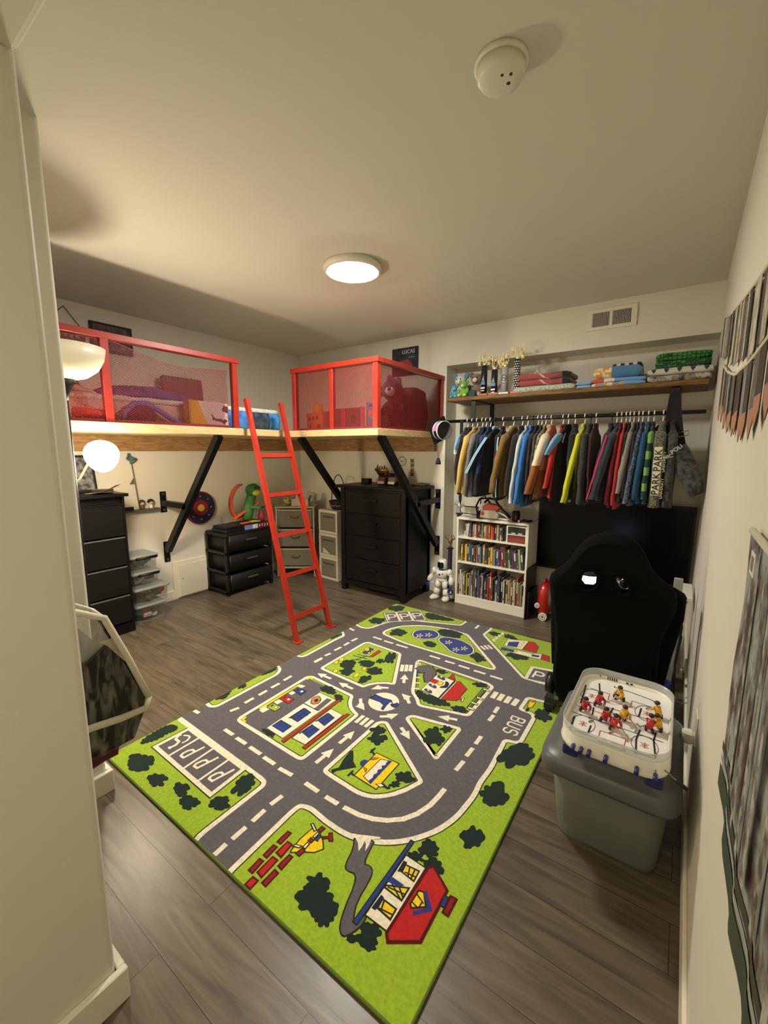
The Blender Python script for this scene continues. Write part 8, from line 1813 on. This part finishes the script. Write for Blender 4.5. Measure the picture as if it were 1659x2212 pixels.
def player(x, y, cm, dirx, diry, label, goalie=False, tilt=0.0):
    J = mat('player_'+cm, {'red': (178, 36, 42), 'yellow': (214, 160, 44)}[cm], .35); D = mat('player_dark', (40, 26, 22), .4); Sk = mat('player_skin', (196, 140, 90), .5)
    d = Vector((dirx, diry, 0)).normalized(); s_ = Vector((-d.y, d.x, 0)); p = Vector((x, y, iz))
    o = B().use(J).tube([p+Vector((0, 0, .008)), p+d*.004+Vector((0, 0, .020)), p+d*.008+Vector((0, 0, .032))], [.007, .009, .008], 10)
    o.tube([p+d*.008+s_*.008+Vector((0, 0, .03)), p+d*.018+s_*.010+Vector((0, 0, .02)), p+d*.024+Vector((0, 0, .014))], [.004, .0036, .003], 8)
    o.tube([p+d*.008-s_*.008+Vector((0, 0, .03)), p+d*.016-s_*.012+Vector((0, 0, .022)), p+d*.02-s_*.004+Vector((0, 0, .016))], [.004, .0036, .003], 8)
    o.use(D).tube([p+s_*.006+Vector((0, 0, .012)), p+s_*.008+Vector((0, 0, .001))], [.0045, .0035], 8).tube([p-s_*.006+Vector((0, 0, .012)), p-s_*.010+Vector((0, 0, .001))], [.0045, .0035], 8)
    o.use(Sk).ball(p+d*.011+Vector((0, 0, .040)), .0055, n=10).use(SLOT if cm == 'red' else D).ball(p+d*.009+Vector((0, 0, .0435)), .0075, .0075, .0055, n=12)
    for v in o.bm.verts: v.co = p+(v.co-p)*1.28
    pl_ = o.build('player', t, None, label)
    st = B().use(mat('stick_grey', (150, 146, 138), .4)).bar(p+d*.022+Vector((0, 0, .020)), p+d*.046-s_*.004+Vector((0, 0, .0025)), .0018, .0022).bar(p+d*.046-s_*.004+Vector((0, 0, .002)), p+d*.05-s_*.018+Vector((0, 0, .002)), .0018, .004)
    for v in st.bm.verts: v.co = p+(v.co-p)*1.28
    st.build('stick', pl_)
player(-.229, 1.600, 'red', .6, -.6, 'red player figure'); player(-.193, 1.668, 'red', .7, -.5, 'red player figure'); player(-.158, 1.575, 'red', .6, -.7, 'red player figure'); player(-.128, 1.548, 'red', .9, -.4, 'red player figure'); player(-.022, 1.602, 'red', .2, .8, 'red player figure')
player(-.122, 1.757, 'yellow', -.5, -.8, 'yellow goalkeeper figure'); player(-.108, 1.622, 'yellow', .8, -.4, 'yellow player figure'); player(.002, 1.705, 'yellow', -.6, .5, 'yellow player figure'); player(.008, 1.630, 'yellow', -.7, -.3, 'yellow player figure')
B().use(HB).ball((-.140, 1.742, iz+.0165), .011, .006, .014, 12).build('goalie_pad', t)
b = B().use(ICE).loft([[(-.127+.036*math.cos(a), 1.758+.028*math.sin(a), iz+dz_) for a in [2*PI*q/20 for q in range(20)]] for dz_ in (.0, .001)]); b.build('goal_dome', t)
b = B().use(HW1).box(-.158, -.084, 1.435, 1.462, iz, iz+.014, .003).use(SLOT).box(-.146, -.128, 1.446, 1.450, iz+.0142, iz+.0148).box(-.118, -.092, 1.446, 1.450, iz+.0142, iz+.0148); b.build('goal_box', t)
for x, z in ((-.222, .527), (-.198, .527), (-.174, .527), (-.125, .53), (-.040, .53), (.008, .53)):
    kb = B().use(CHROME).cyl((x, 1.395, z), (x, 1.43, z), .002, n=8).use(HB).cyl((x, 1.378, z), (x, 1.408, z), .0068, n=12); kb.build('rod_handle', t)
for x in (-.24, -.02): B().use(CHROME).cyl((x, 1.89, .525), (x, 1.935, .525), .002, n=8).build('rod_end', t)
B().use(CHROME).cyl((.03, 1.45, .528), (.075, 1.42, .520), .002, n=8).use(BLKM).cyl((.062, 1.428, .5225), (.088, 1.411, .518), .006, n=10).build('side_rod', t)
for x0_, side in ((hx0, -1), (hx1, 1)):
    yy = (1.74, 1.84) if side < 0 else (1.60, 1.70)
    xx = x0_+(.0036 if side < 0 else -.0036)
    b = B().use(HB).box(xx-.0012, xx+.0012, yy[0], yy[1], HZ+.065, HZ+.098); b.build('side_sticker', t)
    b = B().use(HW1).box(xx-.0016, xx+.0016, yy[0]+.02, yy[1]-.02, HZ+.07, HZ+.094)
    b.use(HB)
    for k in range(6): b.box(xx-.002, xx+.002, yy[0]+.026+.009*k, yy[0]+.031+.009*k, HZ+.073, HZ+.091)
    b.build('sticker_panel', t)
b = B().use(SLOT)
for x in (-.188, -.180, -.172, -.164, -.156): b.box(x, x+.004, hy1-.0165, hy1-.0145, HZ+.092, HZ+.104)
for x in (-.236, -.222, -.12, -.105): b.box(x, x+.009, hy1-.0165, hy1-.0145, HZ+.095, HZ+.101)
b.build('scoreboard_mark', t)
for x in (hx0+.04, hx1-.04):
    for y in (hy0+.06, hy1-.06): B().use(HB).box(x-.025, x+.025, y-.03, y+.03, HZ, HZ+.044, .006).build('foot', t)
# ------------------------------------------------------------------ right wall: plug, picture, fabric banners
t = thing('wall_outlet', 'white wall outlet with bulky white plug on the right wall', 'outlet', (XR-.02, 1.92, .36))
B().use(WPL).box(XR-.006, XR, 1.865, 1.945, .385, .505, .003).build('cover_plate', t)
B().use(WPL).box(XR-.045, XR-.006, 1.885, 1.925, .375, .425, .008).build('plug_adapter', t)
ART = mat('birch_picture', (74, 54, 46), .7, rgb2=(150, 156, 152), vscale=5, aniso=(6, 6, 3))
t = thing('fabric_picture', 'tall painted woodland fabric picture hanging low on the right wall', 'picture', (XR-.005, .75, .78))
xw = XR-.004
def wav(y): return .79+.018*math.sin(y*14)+.01*math.sin(y*37)
b = B().use(ART); ny = 24
grid = []
for i in range(ny+1):
    y = .36+(1.045-.36)*i/ny; zb = wav(y)
    grid.append([(xw-.003-.004*math.sin(i*1.1), y-(.015*math.sin(j*1.3) if i == ny else 0), zb+(1.345-zb)*j/8) for j in range(9)])
b.loft(grid, True, False, False, False); b.build('painted_cloth', t, None, None, fix=False)
for off, wd, cc in ((0, .05, (56, 68, 52)), (.058, .014, (150, 156, 146)), (.08, .02, (64, 62, 50))):
    b = B().use(mat('hem_%d_%d_%d' % cc, cc, .8)); rr = []
    for i in range(ny+1):
        y = .36+(1.045-.36)*i/ny; zb = wav(y)+off; x_ = xw-.0045-.004*math.sin(i*1.1)
        rr.append([(x_, y, zb), (x_, y, zb+wd)])
    b.loft(rr, True, False, False, False); b.build('hem_band', t, None, None, fix=False)
b = B().use(mat('trunk_pale', (178, 176, 160), .7, rgb2=(84, 74, 62), vscale=40))
for y, w_, dz_ in ((.96, .018, .0), (.90, .022, .05), (.83, .016, .0), (.76, .024, .04), (.69, .02, .0), (.60, .026, .05), (.50, .022, 0)):
    b.faces([(xw-.009, y-w_/2, wav(y)+.12), (xw-.009, y+w_/2, wav(y)+.12), (xw-.009, y+w_*.3, 1.33-dz_), (xw-.009, y-w_*.3, 1.33-dz_)], [(0, 1, 2, 3)])
b.build('painted_trunk', t, None, None, fix=False)
b = B().use(mat('tag_white', (220, 216, 200), .6)).box(xw-.0115, xw-.010, .925, .975, 1.285, 1.325).use(mat('tag_grey', (120, 116, 104), .7)).box(xw-.0118, xw-.0114, .935, .965, 1.292, 1.318); b.build('label_tag', t)
B().use(mat('hanging_rod', (206, 200, 180), .5)).cyl((xw-.008, .35, 1.352), (xw-.008, 1.03, 1.352), .006, n=8).build('top_rod', t)
def interp(L, y):
    L = sorted(L)
    if y <= L[0][0]: return L[0][1]
    for (a, za), (c_, zc) in zip(L, L[1:]):
        if a <= y <= c_: return za+(zc-za)*(y-a)/(c_-a)
    return L[-1][1]
def banner(label, top, bot, y0, y1, n, cols, point, seed, rod):
    t = thing('fringe_banner', label, 'banner', (XR-.01, (y0+y1)/2, interp(bot, (y0+y1)/2)), 'fringed fabric banners on the right wall')
    b = B().use(mat('cord_cream', (206, 200, 172), .8)).tube([(xw-.006, y0+(y1-y0)*k/24, interp(top, y0+(y1-y0)*k/24)) for k in range(25)], .006, 6); b.build('cord', t)
    rnd = random.Random(seed); step = (y1-y0)/n
    for k in range(n):
        a = y0+step*k+step*.08; c_ = a+step*.84; m_ = (a+c_)/2; zt_ = interp(top, m_); zb = interp(bot, m_)+rnd.uniform(-.01, .02)
        cc = cols[k % len(cols)]; x_ = xw-.005-.003*(k % 2)
        M_ = mat('fringe_%d_%d_%d' % cc, cc, .85, rgb2=tuple(int(v*.6) for v in cc), vscale=7, aniso=(4, 12, 3))
        poly = [(a, zt_), (c_, zt_), (c_, zb+point), (m_, zb), (a, zb+point)]
        b = B().use(M_).prism(poly, YZ(x_-.0015), 0, .0015)
        if point: b.use(mat('tip_tan', (170, 124, 92), .85)).prism([(a, zb+point+.03), (c_, zb+point+.03), (c_, zb+point), (m_, zb), (a, zb+point)], YZ(x_-.0022), 0, .0007)
        b.build('strip', t)
    return t
TOPA = [(3.26, 2.26), (2.66, 2.13), (2.13, 2.04), (1.78, 1.98), (1.53, 1.94), (1.1, 1.88)]; BOTA = [(3.2, 2.02), (2.97, 1.98), (2.4, 1.87), (1.8, 1.77), (1.53, 1.75), (1.1, 1.735)]
TOPB = [(2.95, 1.955), (2.32, 1.82), (1.92, 1.755), (1.61, 1.735), (1.44, 1.725), (1.0, 1.72)]; BOTB = [(2.82, 1.66), (2.17, 1.57), (1.81, 1.54), (1.5, 1.53), (1.31, 1.52), (1.0, 1.55)]
banner('upper cream and brown fringed banner on the right wall', TOPA, BOTA, 1.12, 3.2, 22, [(212, 206, 182), (206, 200, 176), (92, 72, 62), (214, 208, 184), (196, 188, 164), (72, 60, 58), (210, 204, 180), (120, 100, 86)], 0, 4, True)
banner('lower brown banner with pointed tan tips on the right wall', TOPB, BOTB, 1.02, 2.85, 15, [(92, 70, 58), (76, 58, 50), (120, 112, 106), (86, 66, 54), (150, 156, 158)], .04, 6, False)
# ------------------------------------------------------------------ clear zip bag at the corner of the opening
FILM = mat('bag_film', (214, 210, 194), .10, alpha=.2, coat=.5, spec=.6)
_nt = FILM.node_tree; _mx = [n_ for n_ in _nt.nodes if n_.type == 'MIX_SHADER'][0]
_tc = _nt.nodes.new('ShaderNodeTexCoord'); _mp = _nt.nodes.new('ShaderNodeMapping'); _mp.inputs['Scale'].default_value = (6, 16, 5); _mp.inputs['Rotation'].default_value = (.5, 0, 0)
_no = _nt.nodes.new('ShaderNodeTexNoise'); _no.inputs['Scale'].default_value = 2; _no.inputs['Detail'].default_value = 4; _no.inputs['Distortion'].default_value = 1
_cr = _nt.nodes.new('ShaderNodeValToRGB'); _cr.color_ramp.elements[0].position = .42; _cr.color_ramp.elements[0].color = (.04, .04, .04, 1); _cr.color_ramp.elements[1].position = .72; _cr.color_ramp.elements[1].color = (.34, .34, .34, 1)
for _a, _b in ((_tc.outputs['Object'], _mp.inputs[0]), (_mp.outputs[0], _no.inputs['Vector']), (_no.outputs['Fac'], _cr.inputs[0]), (_cr.outputs[0], _mx.inputs[0])): _nt.links.new(_a, _b)
PIPE = mat('bag_piping', (216, 208, 184), .5)
t = thing('clothes_bag', 'clear plastic zip bag with cream piping and black clothes, hanging at the left corner', 'bag', (-1.6, .5, .44))
PR = [(.385, 1.01), (.46, 1.0), (.54, .955), (.60, .79), (.655, .62), (.652, .575), (.60, .46), (.575, .448), (.47, .452), (.385, .46)]
b = B().use(FILM); nx_ = 6; rr = []
for i in range(nx_+1):
    f = i/nx_; x = -1.78+.28*f; k = .94+.06*math.sin(PI*min(1, f*1.02))
    rr.append([(x, .385+(y-.385)*k+.004*noise.noise(Vector((x*20, y*30, z*30))), .72+(z-.72)*(k if k < .99 else 1)+.006*noise.noise(Vector((x*20, y*25, z*25+5)))) for y, z in PR])
b.loft(rr, True, True); b.wobble(.004, 22, 1); b.build('film', t)
zz_ = [(-1.498, .39, 1.01), (-1.498, .46, 1.0), (-1.498, .54, .955), (-1.498, .60, .79), (-1.498, .655, .62)]
B().use(PIPE).tube(zz_, .011, 8).build('piping', t)
B().use(PIPE).tube([(-1.498, .655, .62), (-1.496, .64, .585), (-1.494, .56, .59), (-1.494, .47, .605), (-1.496, .39, .61)], .011, 8, flat=1.3).build('piping', t)
B().use(PIPE).tube([(-1.498, .54, .955), (-1.60, .545, .957), (-1.77, .53, .95)], .006, 8).build('piping', t)
B().use(mat('film_fold', (226, 222, 208), .2, alpha=.26, coat=.4)).prism([(.39, .80), (.39, .995), (.455, .988), (.53, .945), (.585, .80), (.635, .645), (.60, .64)], YZ(-1.535), 0, .004).build('upper_film', t, None, 'whitish folded film at the top')
BC = mat('bagged_cloth', (9, 8, 8), .9, bump=.4, bscale=40, spec=.2)
b = B().use(BC).loft([[(-1.765+.255*f+(.0), .395+(y-.395)*.93, .70+(z-.70)*.9) for y, z in [(.385, .85), (.44, .865), (.49, .825), (.56, .865), (.625, .76), (.675, .63), (.672, .575), (.62, .46), (.47, .455), (.385, .46)]] for f in (0, .5, 1)]); b.wobble(.010, 14, 3); b.build('black_clothes', t, None, 'black folded clothes')
B().use(mat('bagged_red', (92, 36, 36), .85)).ball((-1.60, .50, .476), .12, .085, .018, 14, lump=.3, ls=20).build('red_cloth', t, None, 'dark red cloth at the bottom')
B().use(BLKM).tube([(-1.62, .385, 1.0), (-1.62, .375, 1.04), (-1.62, .366, 1.03)], .006, 6).build('hook', t)
# ------------------------------------------------------------------ on the loft
PZ = PZ1+.0005
t = thing('mattress', 'mattress with blue printed cover and white top, filling the left loft bunk', 'mattress', (-3.56, 1.75, PZ))
BP = mat('blue_print', (36, 108, 186), .85, rgb2=(70, 146, 214), vscale=16, bump=.5, bscale=14); DP = mat('dark_print', (36, 48, 60), .85, rgb2=(60, 84, 96), vscale=20, bump=.5, bscale=14)
b = B()
PSH = mat('pale_sheet', (206, 186, 172), .9, rgb2=(186, 164, 152), vscale=7, bump=.5, bscale=14)
for y0, y1, m in ((.78, 2.14, PSH), (2.14, 2.40, BP), (2.40, 2.62, DP), (2.62, 2.74, BP)):
    b.use(m); n = max(2, int((y1-y0)/.04)); rr = []
    for i in range(n+1):
        y = y0+(y1-y0)*i/n
        rr.append([(x+.008*noise.noise(Vector((x*8, y*12, z*12))), y, z+(.006*noise.noise(Vector((y*14, x*4, 3))) if z > PZ+.02 else 0)) for x, z in ((-4.05, PZ), (-3.175, PZ), (-3.145, PZ+.03), (-3.14, PZ+.10), (-3.16, PZ+.155), (-4.05, PZ+.155))])
    b.loft(rr, True, True)
b.build('cover', t)
WQ2 = mat('white_quilt', (216, 218, 206), .9, rgb2=(190, 200, 196), vscale=30, bump=.4, bscale=20)
n = 40; rr = []
for i in range(n+1):
    y = .79+1.94*i/n
    rr.append([(x, y, z+.006*noise.noise(Vector((y*10, x*7, 9)))) for x, z in ((-4.045, PZ+.155), (-3.17, PZ+.155), (-3.148, PZ+.165), (-3.17, PZ+.195), (-3.29, PZ+.20), (-4.045, PZ+.20))])
B().use(WQ2).loft(rr, True, True).build('top_quilt', t, None, 'white quilted top')
def heap(name, label, cat, m, cx_, cy_, rx_, ry_, h, z0, seed, rough=.25, n=30):
    b = B().use(m); g_ = []
    for i in range(n+1):
        row_ = []
        for j in range(n+1):
            u, v = i/n*2-1, j/n*2-1; uu = u*math.sqrt(1-v*v/2); vv = v*math.sqrt(1-u*u/2); r2 = uu*uu+vv*vv
            z = h*max(0, 1-r2)**.6*(1+rough*1.6*noise.noise(Vector((uu*2.2+seed, vv*2.2, seed))))+.012*noise.noise(Vector((uu*6, vv*6, seed)))*(1-r2)
            row_.append(b.bm.verts.new((cx_+rx_*uu, cy_+ry_*vv, z0+max(.0, z))))
        g_.append(row_)
    for i in range(n):
        for j in range(n):
            f = b.bm.faces.new((g_[i][j], g_[i+1][j], g_[i+1][j+1], g_[i][j+1])); f.smooth = True; f.material_index = b.mi
    rim = [g_[i][0] for i in range(n)]+[g_[n][j] for j in range(n)]+[g_[i][n] for i in range(n, 0, -1)]+[g_[0][j] for j in range(n, 0, -1)]
    base = [b.bm.verts.new((v.co.x, v.co.y, z0)) for v in rim]
    for k in range(len(rim)):
        f = b.bm.faces.new((rim[k], rim[k-1], base[k-1], base[k])); f.material_index = b.mi
    f = b.bm.faces.new(base); f.material_index = b.mi
    o = b.build(name); tag(o, label, cat); return o
ZM = PZ+.207
heap('blanket', 'navy blue rumpled blanket on the loft bed, in the middle behind the mesh', 'blanket', mat('bl_navy', (70, 78, 150), .9, rgb2=(50, 52, 110), vscale=5, bump=.4, bscale=30), -3.42, 1.66, .22, .40, .09, ZM, 3)
heap('duvet', 'pale cream rumpled duvet at the left end of the loft bed', 'duvet', mat('bl_pale', (214, 198, 176), .9, rgb2=(184, 160, 150), vscale=6, bump=.4, bscale=30), -3.43, 1.06, .24, .26, .06, ZM, 8)
heap('dark_blanket', 'dark purple blanket heaped against the wall on the loft bed', 'blanket', mat('bl_purple', (74, 58, 88), .9, bump=.4, bscale=30), -3.84, 1.10, .19, .32, .24, ZM, 5)
heap('red_clothes_heap', 'red and orange crumpled cloth by the wall on the loft bed', 'cloth', mat('bl_red', (196, 60, 44), .9, rgb2=(206, 130, 50), vscale=9, bump=.4, bscale=30), -3.84, 1.72, .14, .22, .09, ZM, 6)
o = B().use(mat('bolster_red', (206, 44, 40), .8)).cyl((-3.07, 1.05, PZ+.06), (-3.045, 1.24, PZ+.05), .032, n=16).build('bolster_cushion'); 
o.location.z += .0; tag(o, 'small red roll cushion at the left front edge of the loft', 'cushion')
t = thing('chair_cushion', 'brown square back cushion leaning on the left wall above the loft bed', 'cushion', (-3.98, 2.06, ZM))
M = Matrix.Translation((-3.95, 2.27, ZM)) @ Matrix.Rotation(-.10, 4, 'Y')
B().use(mat('cushion_brown', (96, 66, 52), .85)).box(-.04, .04, -.20, .20, 0, .30, .03, M, 3).build('pad', t)
t = thing('storage_cube', 'yellow and zebra print fabric cube on the loft, next to the ladder gap', 'storage cube', (-3.2, 1.99, ZM))
YB_ = mat('cube_yellow', (232, 178, 36), .8)
ZB = bpy.data.materials.new('zebra_print'); ZB.use_nodes = True
_w = ZB.node_tree.nodes.new('ShaderNodeTexWave'); _w.inputs['Scale'].default_value = 9; _w.inputs['Distortion'].default_value = 5; _w.inputs['Detail'].default_value = 2
_c = ZB.node_tree.nodes.new('ShaderNodeValToRGB'); _c.color_ramp.interpolation = 'CONSTANT'; _c.color_ramp.elements[1].position = .32; _c.color_ramp.elements[0].color = lin((52, 26, 34)); _c.color_ramp.elements[1].color = lin((232, 222, 214))
_t = ZB.node_tree.nodes.new('ShaderNodeTexCoord'); ZB.node_tree.links.new(_t.outputs['Object'], _w.inputs[0]); ZB.node_tree.links.new(_w.outputs['Fac'], _c.inputs[0]); ZB.node_tree.links.new(_c.outputs[0], ZB.node_tree.nodes['Principled BSDF'].inputs['Base Color'])
Mz = Matrix.Translation((-3.085, 1.955, PZ)) @ Matrix.Rotation(.02, 4, 'Z')
B().use(ZB).box(-.04, .04, -.165, .165, 0, .20, .006, Mz).build('box', t)
B().use(YB_).prism([(-.163, .004), (-.163, .197), (-.10, .197), (-.02, .004)], lambda u, v, d: Mz @ Vector((.0405+d, u, v)), 0, .003).build('yellow_panel', t); B().use(YB_).box(-.04, .04, -.170, -.1655, .004, .197, 0, Mz).build('yellow_side', t)
t = thing('round_pillow', 'round dark brown pillow at the front of the loft bed, under a blue fold', 'pillow', (-3.10, 1.47, PZ))
B().use(mat('pillow_brown', (60, 36, 34), .9)).ball((-3.095, 1.47, PZ+.065), .028, .10, .065, 18).build('pad', t)
b = B().use(mat('fold_blue', (92, 110, 184), .9)).tube([(-3.095, 1.335, PZ+.018), (-3.095, 1.36, PZ+.085), (-3.095, 1.42, PZ+.142), (-3.095, 1.50, PZ+.148), (-3.095, 1.58, PZ+.11), (-3.095, 1.68, PZ+.05), (-3.095, 1.75, PZ+.018)], [.014, .018, .02, .02, .02, .02, .014], 8); b.build('blue_fold', t, None, 'light blue fold of blanket')
# back bunk
t = thing('toy_bin_low', 'long low blue bin along the back bunk, behind the front books', 'bin', (-2.5, 3.1, PZ))
B().use(mat('bin_blue', (62, 66, 150), .6)).box(-2.95, -2.40, 3.02, 3.04, PZ, PZ+.19, .004).box(-2.95, -2.40, 3.30, 3.32, PZ, PZ+.19, .004).box(-2.95, -2.93, 3.04, 3.30, PZ, PZ+.19).box(-2.42, -2.40, 3.04, 3.30, PZ, PZ+.19).box(-2.95, -2.40, 3.02, 3.32, PZ, PZ+.01).build('shell', t)
t = thing('castle_box', 'orange cardboard castle box with a yellow peaked tower behind the front mesh', 'toy box', (-2.80, 2.90, PZ))
OB = mat('castle_orange', (218, 112, 44), .7)
Mb = Matrix.Translation((-2.80, 2.90, PZ)) @ Matrix.Rotation(-.06, 4, 'Y')
B().use(OB).box(-.10, .10, -.05, .05, .006, .17, .003, Mb).build('box', t)
B().use(mat('castle_yellow', (226, 150, 50), .7)).prism([(-.03, .17), (.05, .17), (.045, .25), (.03, .23), (.01, .26), (-.01, .23), (-.025, .25)], lambda u, v, d: Mb @ Vector((u, d, v)), -.03, .03).build('tower', t)
for u, v0, v1, w_ in ((-.075, .10, .135, .03), (-.03, .10, .135, .03), (.02, .10, .135, .03), (-.06, .03, .06, .015), (.03, .02, .06, .045)): B().use(mat('castle_brown', (120, 56, 24), .7)).box(u, u+w_, -.0515, -.05, v0, v1, 0, Mb).build('print', t)
t = thing('brown_box', 'brown cardboard box behind the orange castle box', 'box', (-2.70, 2.97, PZ))
B().use(mat('card_brown', (96, 62, 44), .8)).box(-2.72, -2.57, 2.955, 3.0, PZ, PZ+.20, .003).build('box', t)
def kbook(label, x0, x1, y, h, cc, tilt=0):
    M = Matrix.Translation((x0, y, PZ)) @ Matrix.Rotation(tilt, 4, 'Y'); w_ = x1-x0
    b = B().use(mat('cover_%d_%d_%d' % cc, cc, .5)).box(0, w_, 0, .006, .003, h, 0, M).box(0, w_, .024, .03, .003, h, 0, M).box(0, .004, 0, .03, .003, h, 0, M).use(PAGE).box(.004, w_-.003, .006, .024, .006, h-.004, 0, M)
    if cc == (70, 110, 180):
        b.use(mat('art_orange', (216, 110, 60), .5)).box(w_*.2, w_*.8, -.001, 0, h*.5, h*.72, 0, M).use(mat('art_green', (86, 150, 150), .5)).prism([(w_*.3, h*.4), (w_*.7, h*.4), (w_*.5, h*.62)], lambda u, v, d: M @ Vector((u, -.0012-d, v)), 0, .0005).use(mat('art_white', (220, 220, 226), .5)).box(w_*.25, w_*.75, -.001, 0, h*.86, h*.92, 0, M).use(mat('art_red', (190, 50, 60), .5)).box(w_*.2, w_*.8, -.001, 0, h*.1, h*.15, 0, M)
    if cc == (84, 46, 40): b.use(mat('art_white', (0, 0, 0))).ball(M @ Vector((w_*.55, -.001, h*.5)), .03, .003, .04, 10)
    o = b.build('picture_book'); tag(o, label, 'book', 'picture books along the front rail of the loft')
kbook('red spined picture book, leftmost behind the front mesh', -2.475, -2.425, 2.84, .185, (196, 40, 60))
kbook('brown picture book with white figure behind the front mesh', -2.42, -2.27, 2.84, .185, (84, 46, 40))
kbook('pink picture book between the brown and the yellow one', -2.262, -2.222, 2.84, .19, (206, 60, 110))
kbook('yellow picture book left of the blue one', -2.218, -2.185, 2.84, .18, (220, 170, 60))
kbook('blue picture book with orange drawing, rightmost behind the front mesh', -2.18, -2.07, 2.815, .215, (70, 110, 180), .03)
# big dark plush sitting on a pale bucket, brown cushion behind
t = thing('big_plush', 'large dark plush animal sitting by the right mesh of the loft', 'plush toy', (-2.22, 3.22, PZ))
PL = mat('plush_plum', (44, 30, 56), .95, bump=.5, bscale=90, sheen=.3); PLW = mat('plush_pale', (214, 204, 206), .95)
px_, py_ = -2.22, 3.26
B().use(PL).ball((px_, py_, PZ+.14), .11, .12, .14, 18).build('body', t)
h = B().use(PL).ball((px_, py_, PZ+.37), .095, .10, .105, 18).use(PLW).ball((px_+.03, py_-.085, PZ+.345), .045, .05, .04, 12).use(BLKM).ball((px_+.05, py_-.13, PZ+.36), .016, n=8).ball((px_+.078, py_-.055, PZ+.40), .010, n=8); h.build('head', t)
for sg in (-1, 1):
    B().use(PL).ball((px_+.02, py_+sg*.075, PZ+.455), .022, .034, .036, 12).build('ear', t)
    B().use(PL).tube([(px_+.03, py_-.02+sg*.09, PZ+.22), (px_+.07, py_-.10+sg*.08, PZ+.17), (px_+.08, py_-.17+sg*.07, PZ+.16)], [.04, .04, .034], 12).build('arm', t)
    lg = B().use(PL).tube([(px_+.02, py_-.04+sg*.08, PZ+.055), (px_+.05, py_-.16+sg*.08, PZ+.055), (px_+.05, py_-.23+sg*.08, PZ+.062)], [.055, .05, .046], 12).use(PLW).ball((px_+.055, py_-.268+sg*.08, PZ+.066), .028, .012, .03, 12); lg.build('leg', t)
t = thing('pale_bucket', 'pale cream cloth bucket in front of the big dark plush', 'bucket', (-2.13, 3.08, PZ))
B().use(mat('bucket_cream', (176, 142, 116), .9)).lathe([(.06, PZ), (.075, PZ+.11), (.07, PZ+.11), (.056, PZ+.01), (.001, PZ+.01)], (-2.125, 2.93, 0), 20).build('body', t)
t = thing('floor_cushion', 'tall brown cushion chair behind the big dark plush', 'cushion', (-2.25, 3.58, PZ))
b = rr_loft(B().use(mat('chair_maroon', (94, 60, 52), .9)), [(-2.40, -2.10, 3.46, 3.72, PZ, .08), (-2.42, -2.08, 3.44, 3.74, PZ+.16, .09), (-2.40, -2.10, 3.46, 3.72, PZ+.38, .09), (-2.34, -2.16, 3.52, 3.66, PZ+.42, .06)], 5); b.build('pad', t)
t = thing('bunk_sign', 'small reddish sign on the back wall above the corner bunk', 'sign', (-2.72, YB-.01, 2.03))
Ms = Matrix.Translation((-2.80, YB-.008, 2.12)) @ Matrix.Rotation(-.12, 4, 'Y')
B().use(mat('sign_rose', (150, 74, 70), .7)).box(-.10, .10, 0, .0075, -.05, .05, .002, Ms).build('board', t); B().use(mat('sign_rose2', (186, 120, 110), .7)).box(-.08, .08, -.001, 0, -.012, .012, 0, Ms).build('stripe', t)
# left wall signs above the bunk
t = thing('hanging_sign', 'grey wooden sign hanging from a string on the left wall above the bunk', 'sign', (XL+.012, 1.42, 2.30))
B().use(wood_mat('sign_wood', (120, 108, 88), (86, 76, 60), (4, 30, 4))).box(XL+.001, XL+.012, 1.22, 1.53, 2.33, 2.45, .002).build('board', t)
B().use(mat('string_brown', (110, 92, 64), .9)).cyl((XL+.012, 1.25, 2.45), (XL+.006, 1.40, 2.60), .003, n=6).cyl((XL+.006, 1.40, 2.60), (XL+.012, 1.51, 2.45), .003, n=6).build('string', t)
b = B().use(mat('sign_letters', (190, 176, 150), .8))
for k in range(6): b.box(XL+.012, XL+.0135, 1.26+.04*k, 1.283+.04*k, 2.37+.006*(k % 2), 2.41)
b.build('lettering', t)
t = thing('dark_picture', 'dark framed picture on the left wall above the red rail', 'picture', (XL+.02, 1.725, 2.30))
B().use(mat('frame_black', (26, 24, 26), .6)).box(XL+.001, XL+.02, 1.565, 1.89, 2.30, 2.535, .003).build('frame', t)
B().use(mat('picture_dark', (44, 38, 38), .6, rgb2=(96, 84, 78), vscale=16)).box(XL+.02, XL+.022, 1.585, 1.87, 2.32, 2.515).build('print', t)
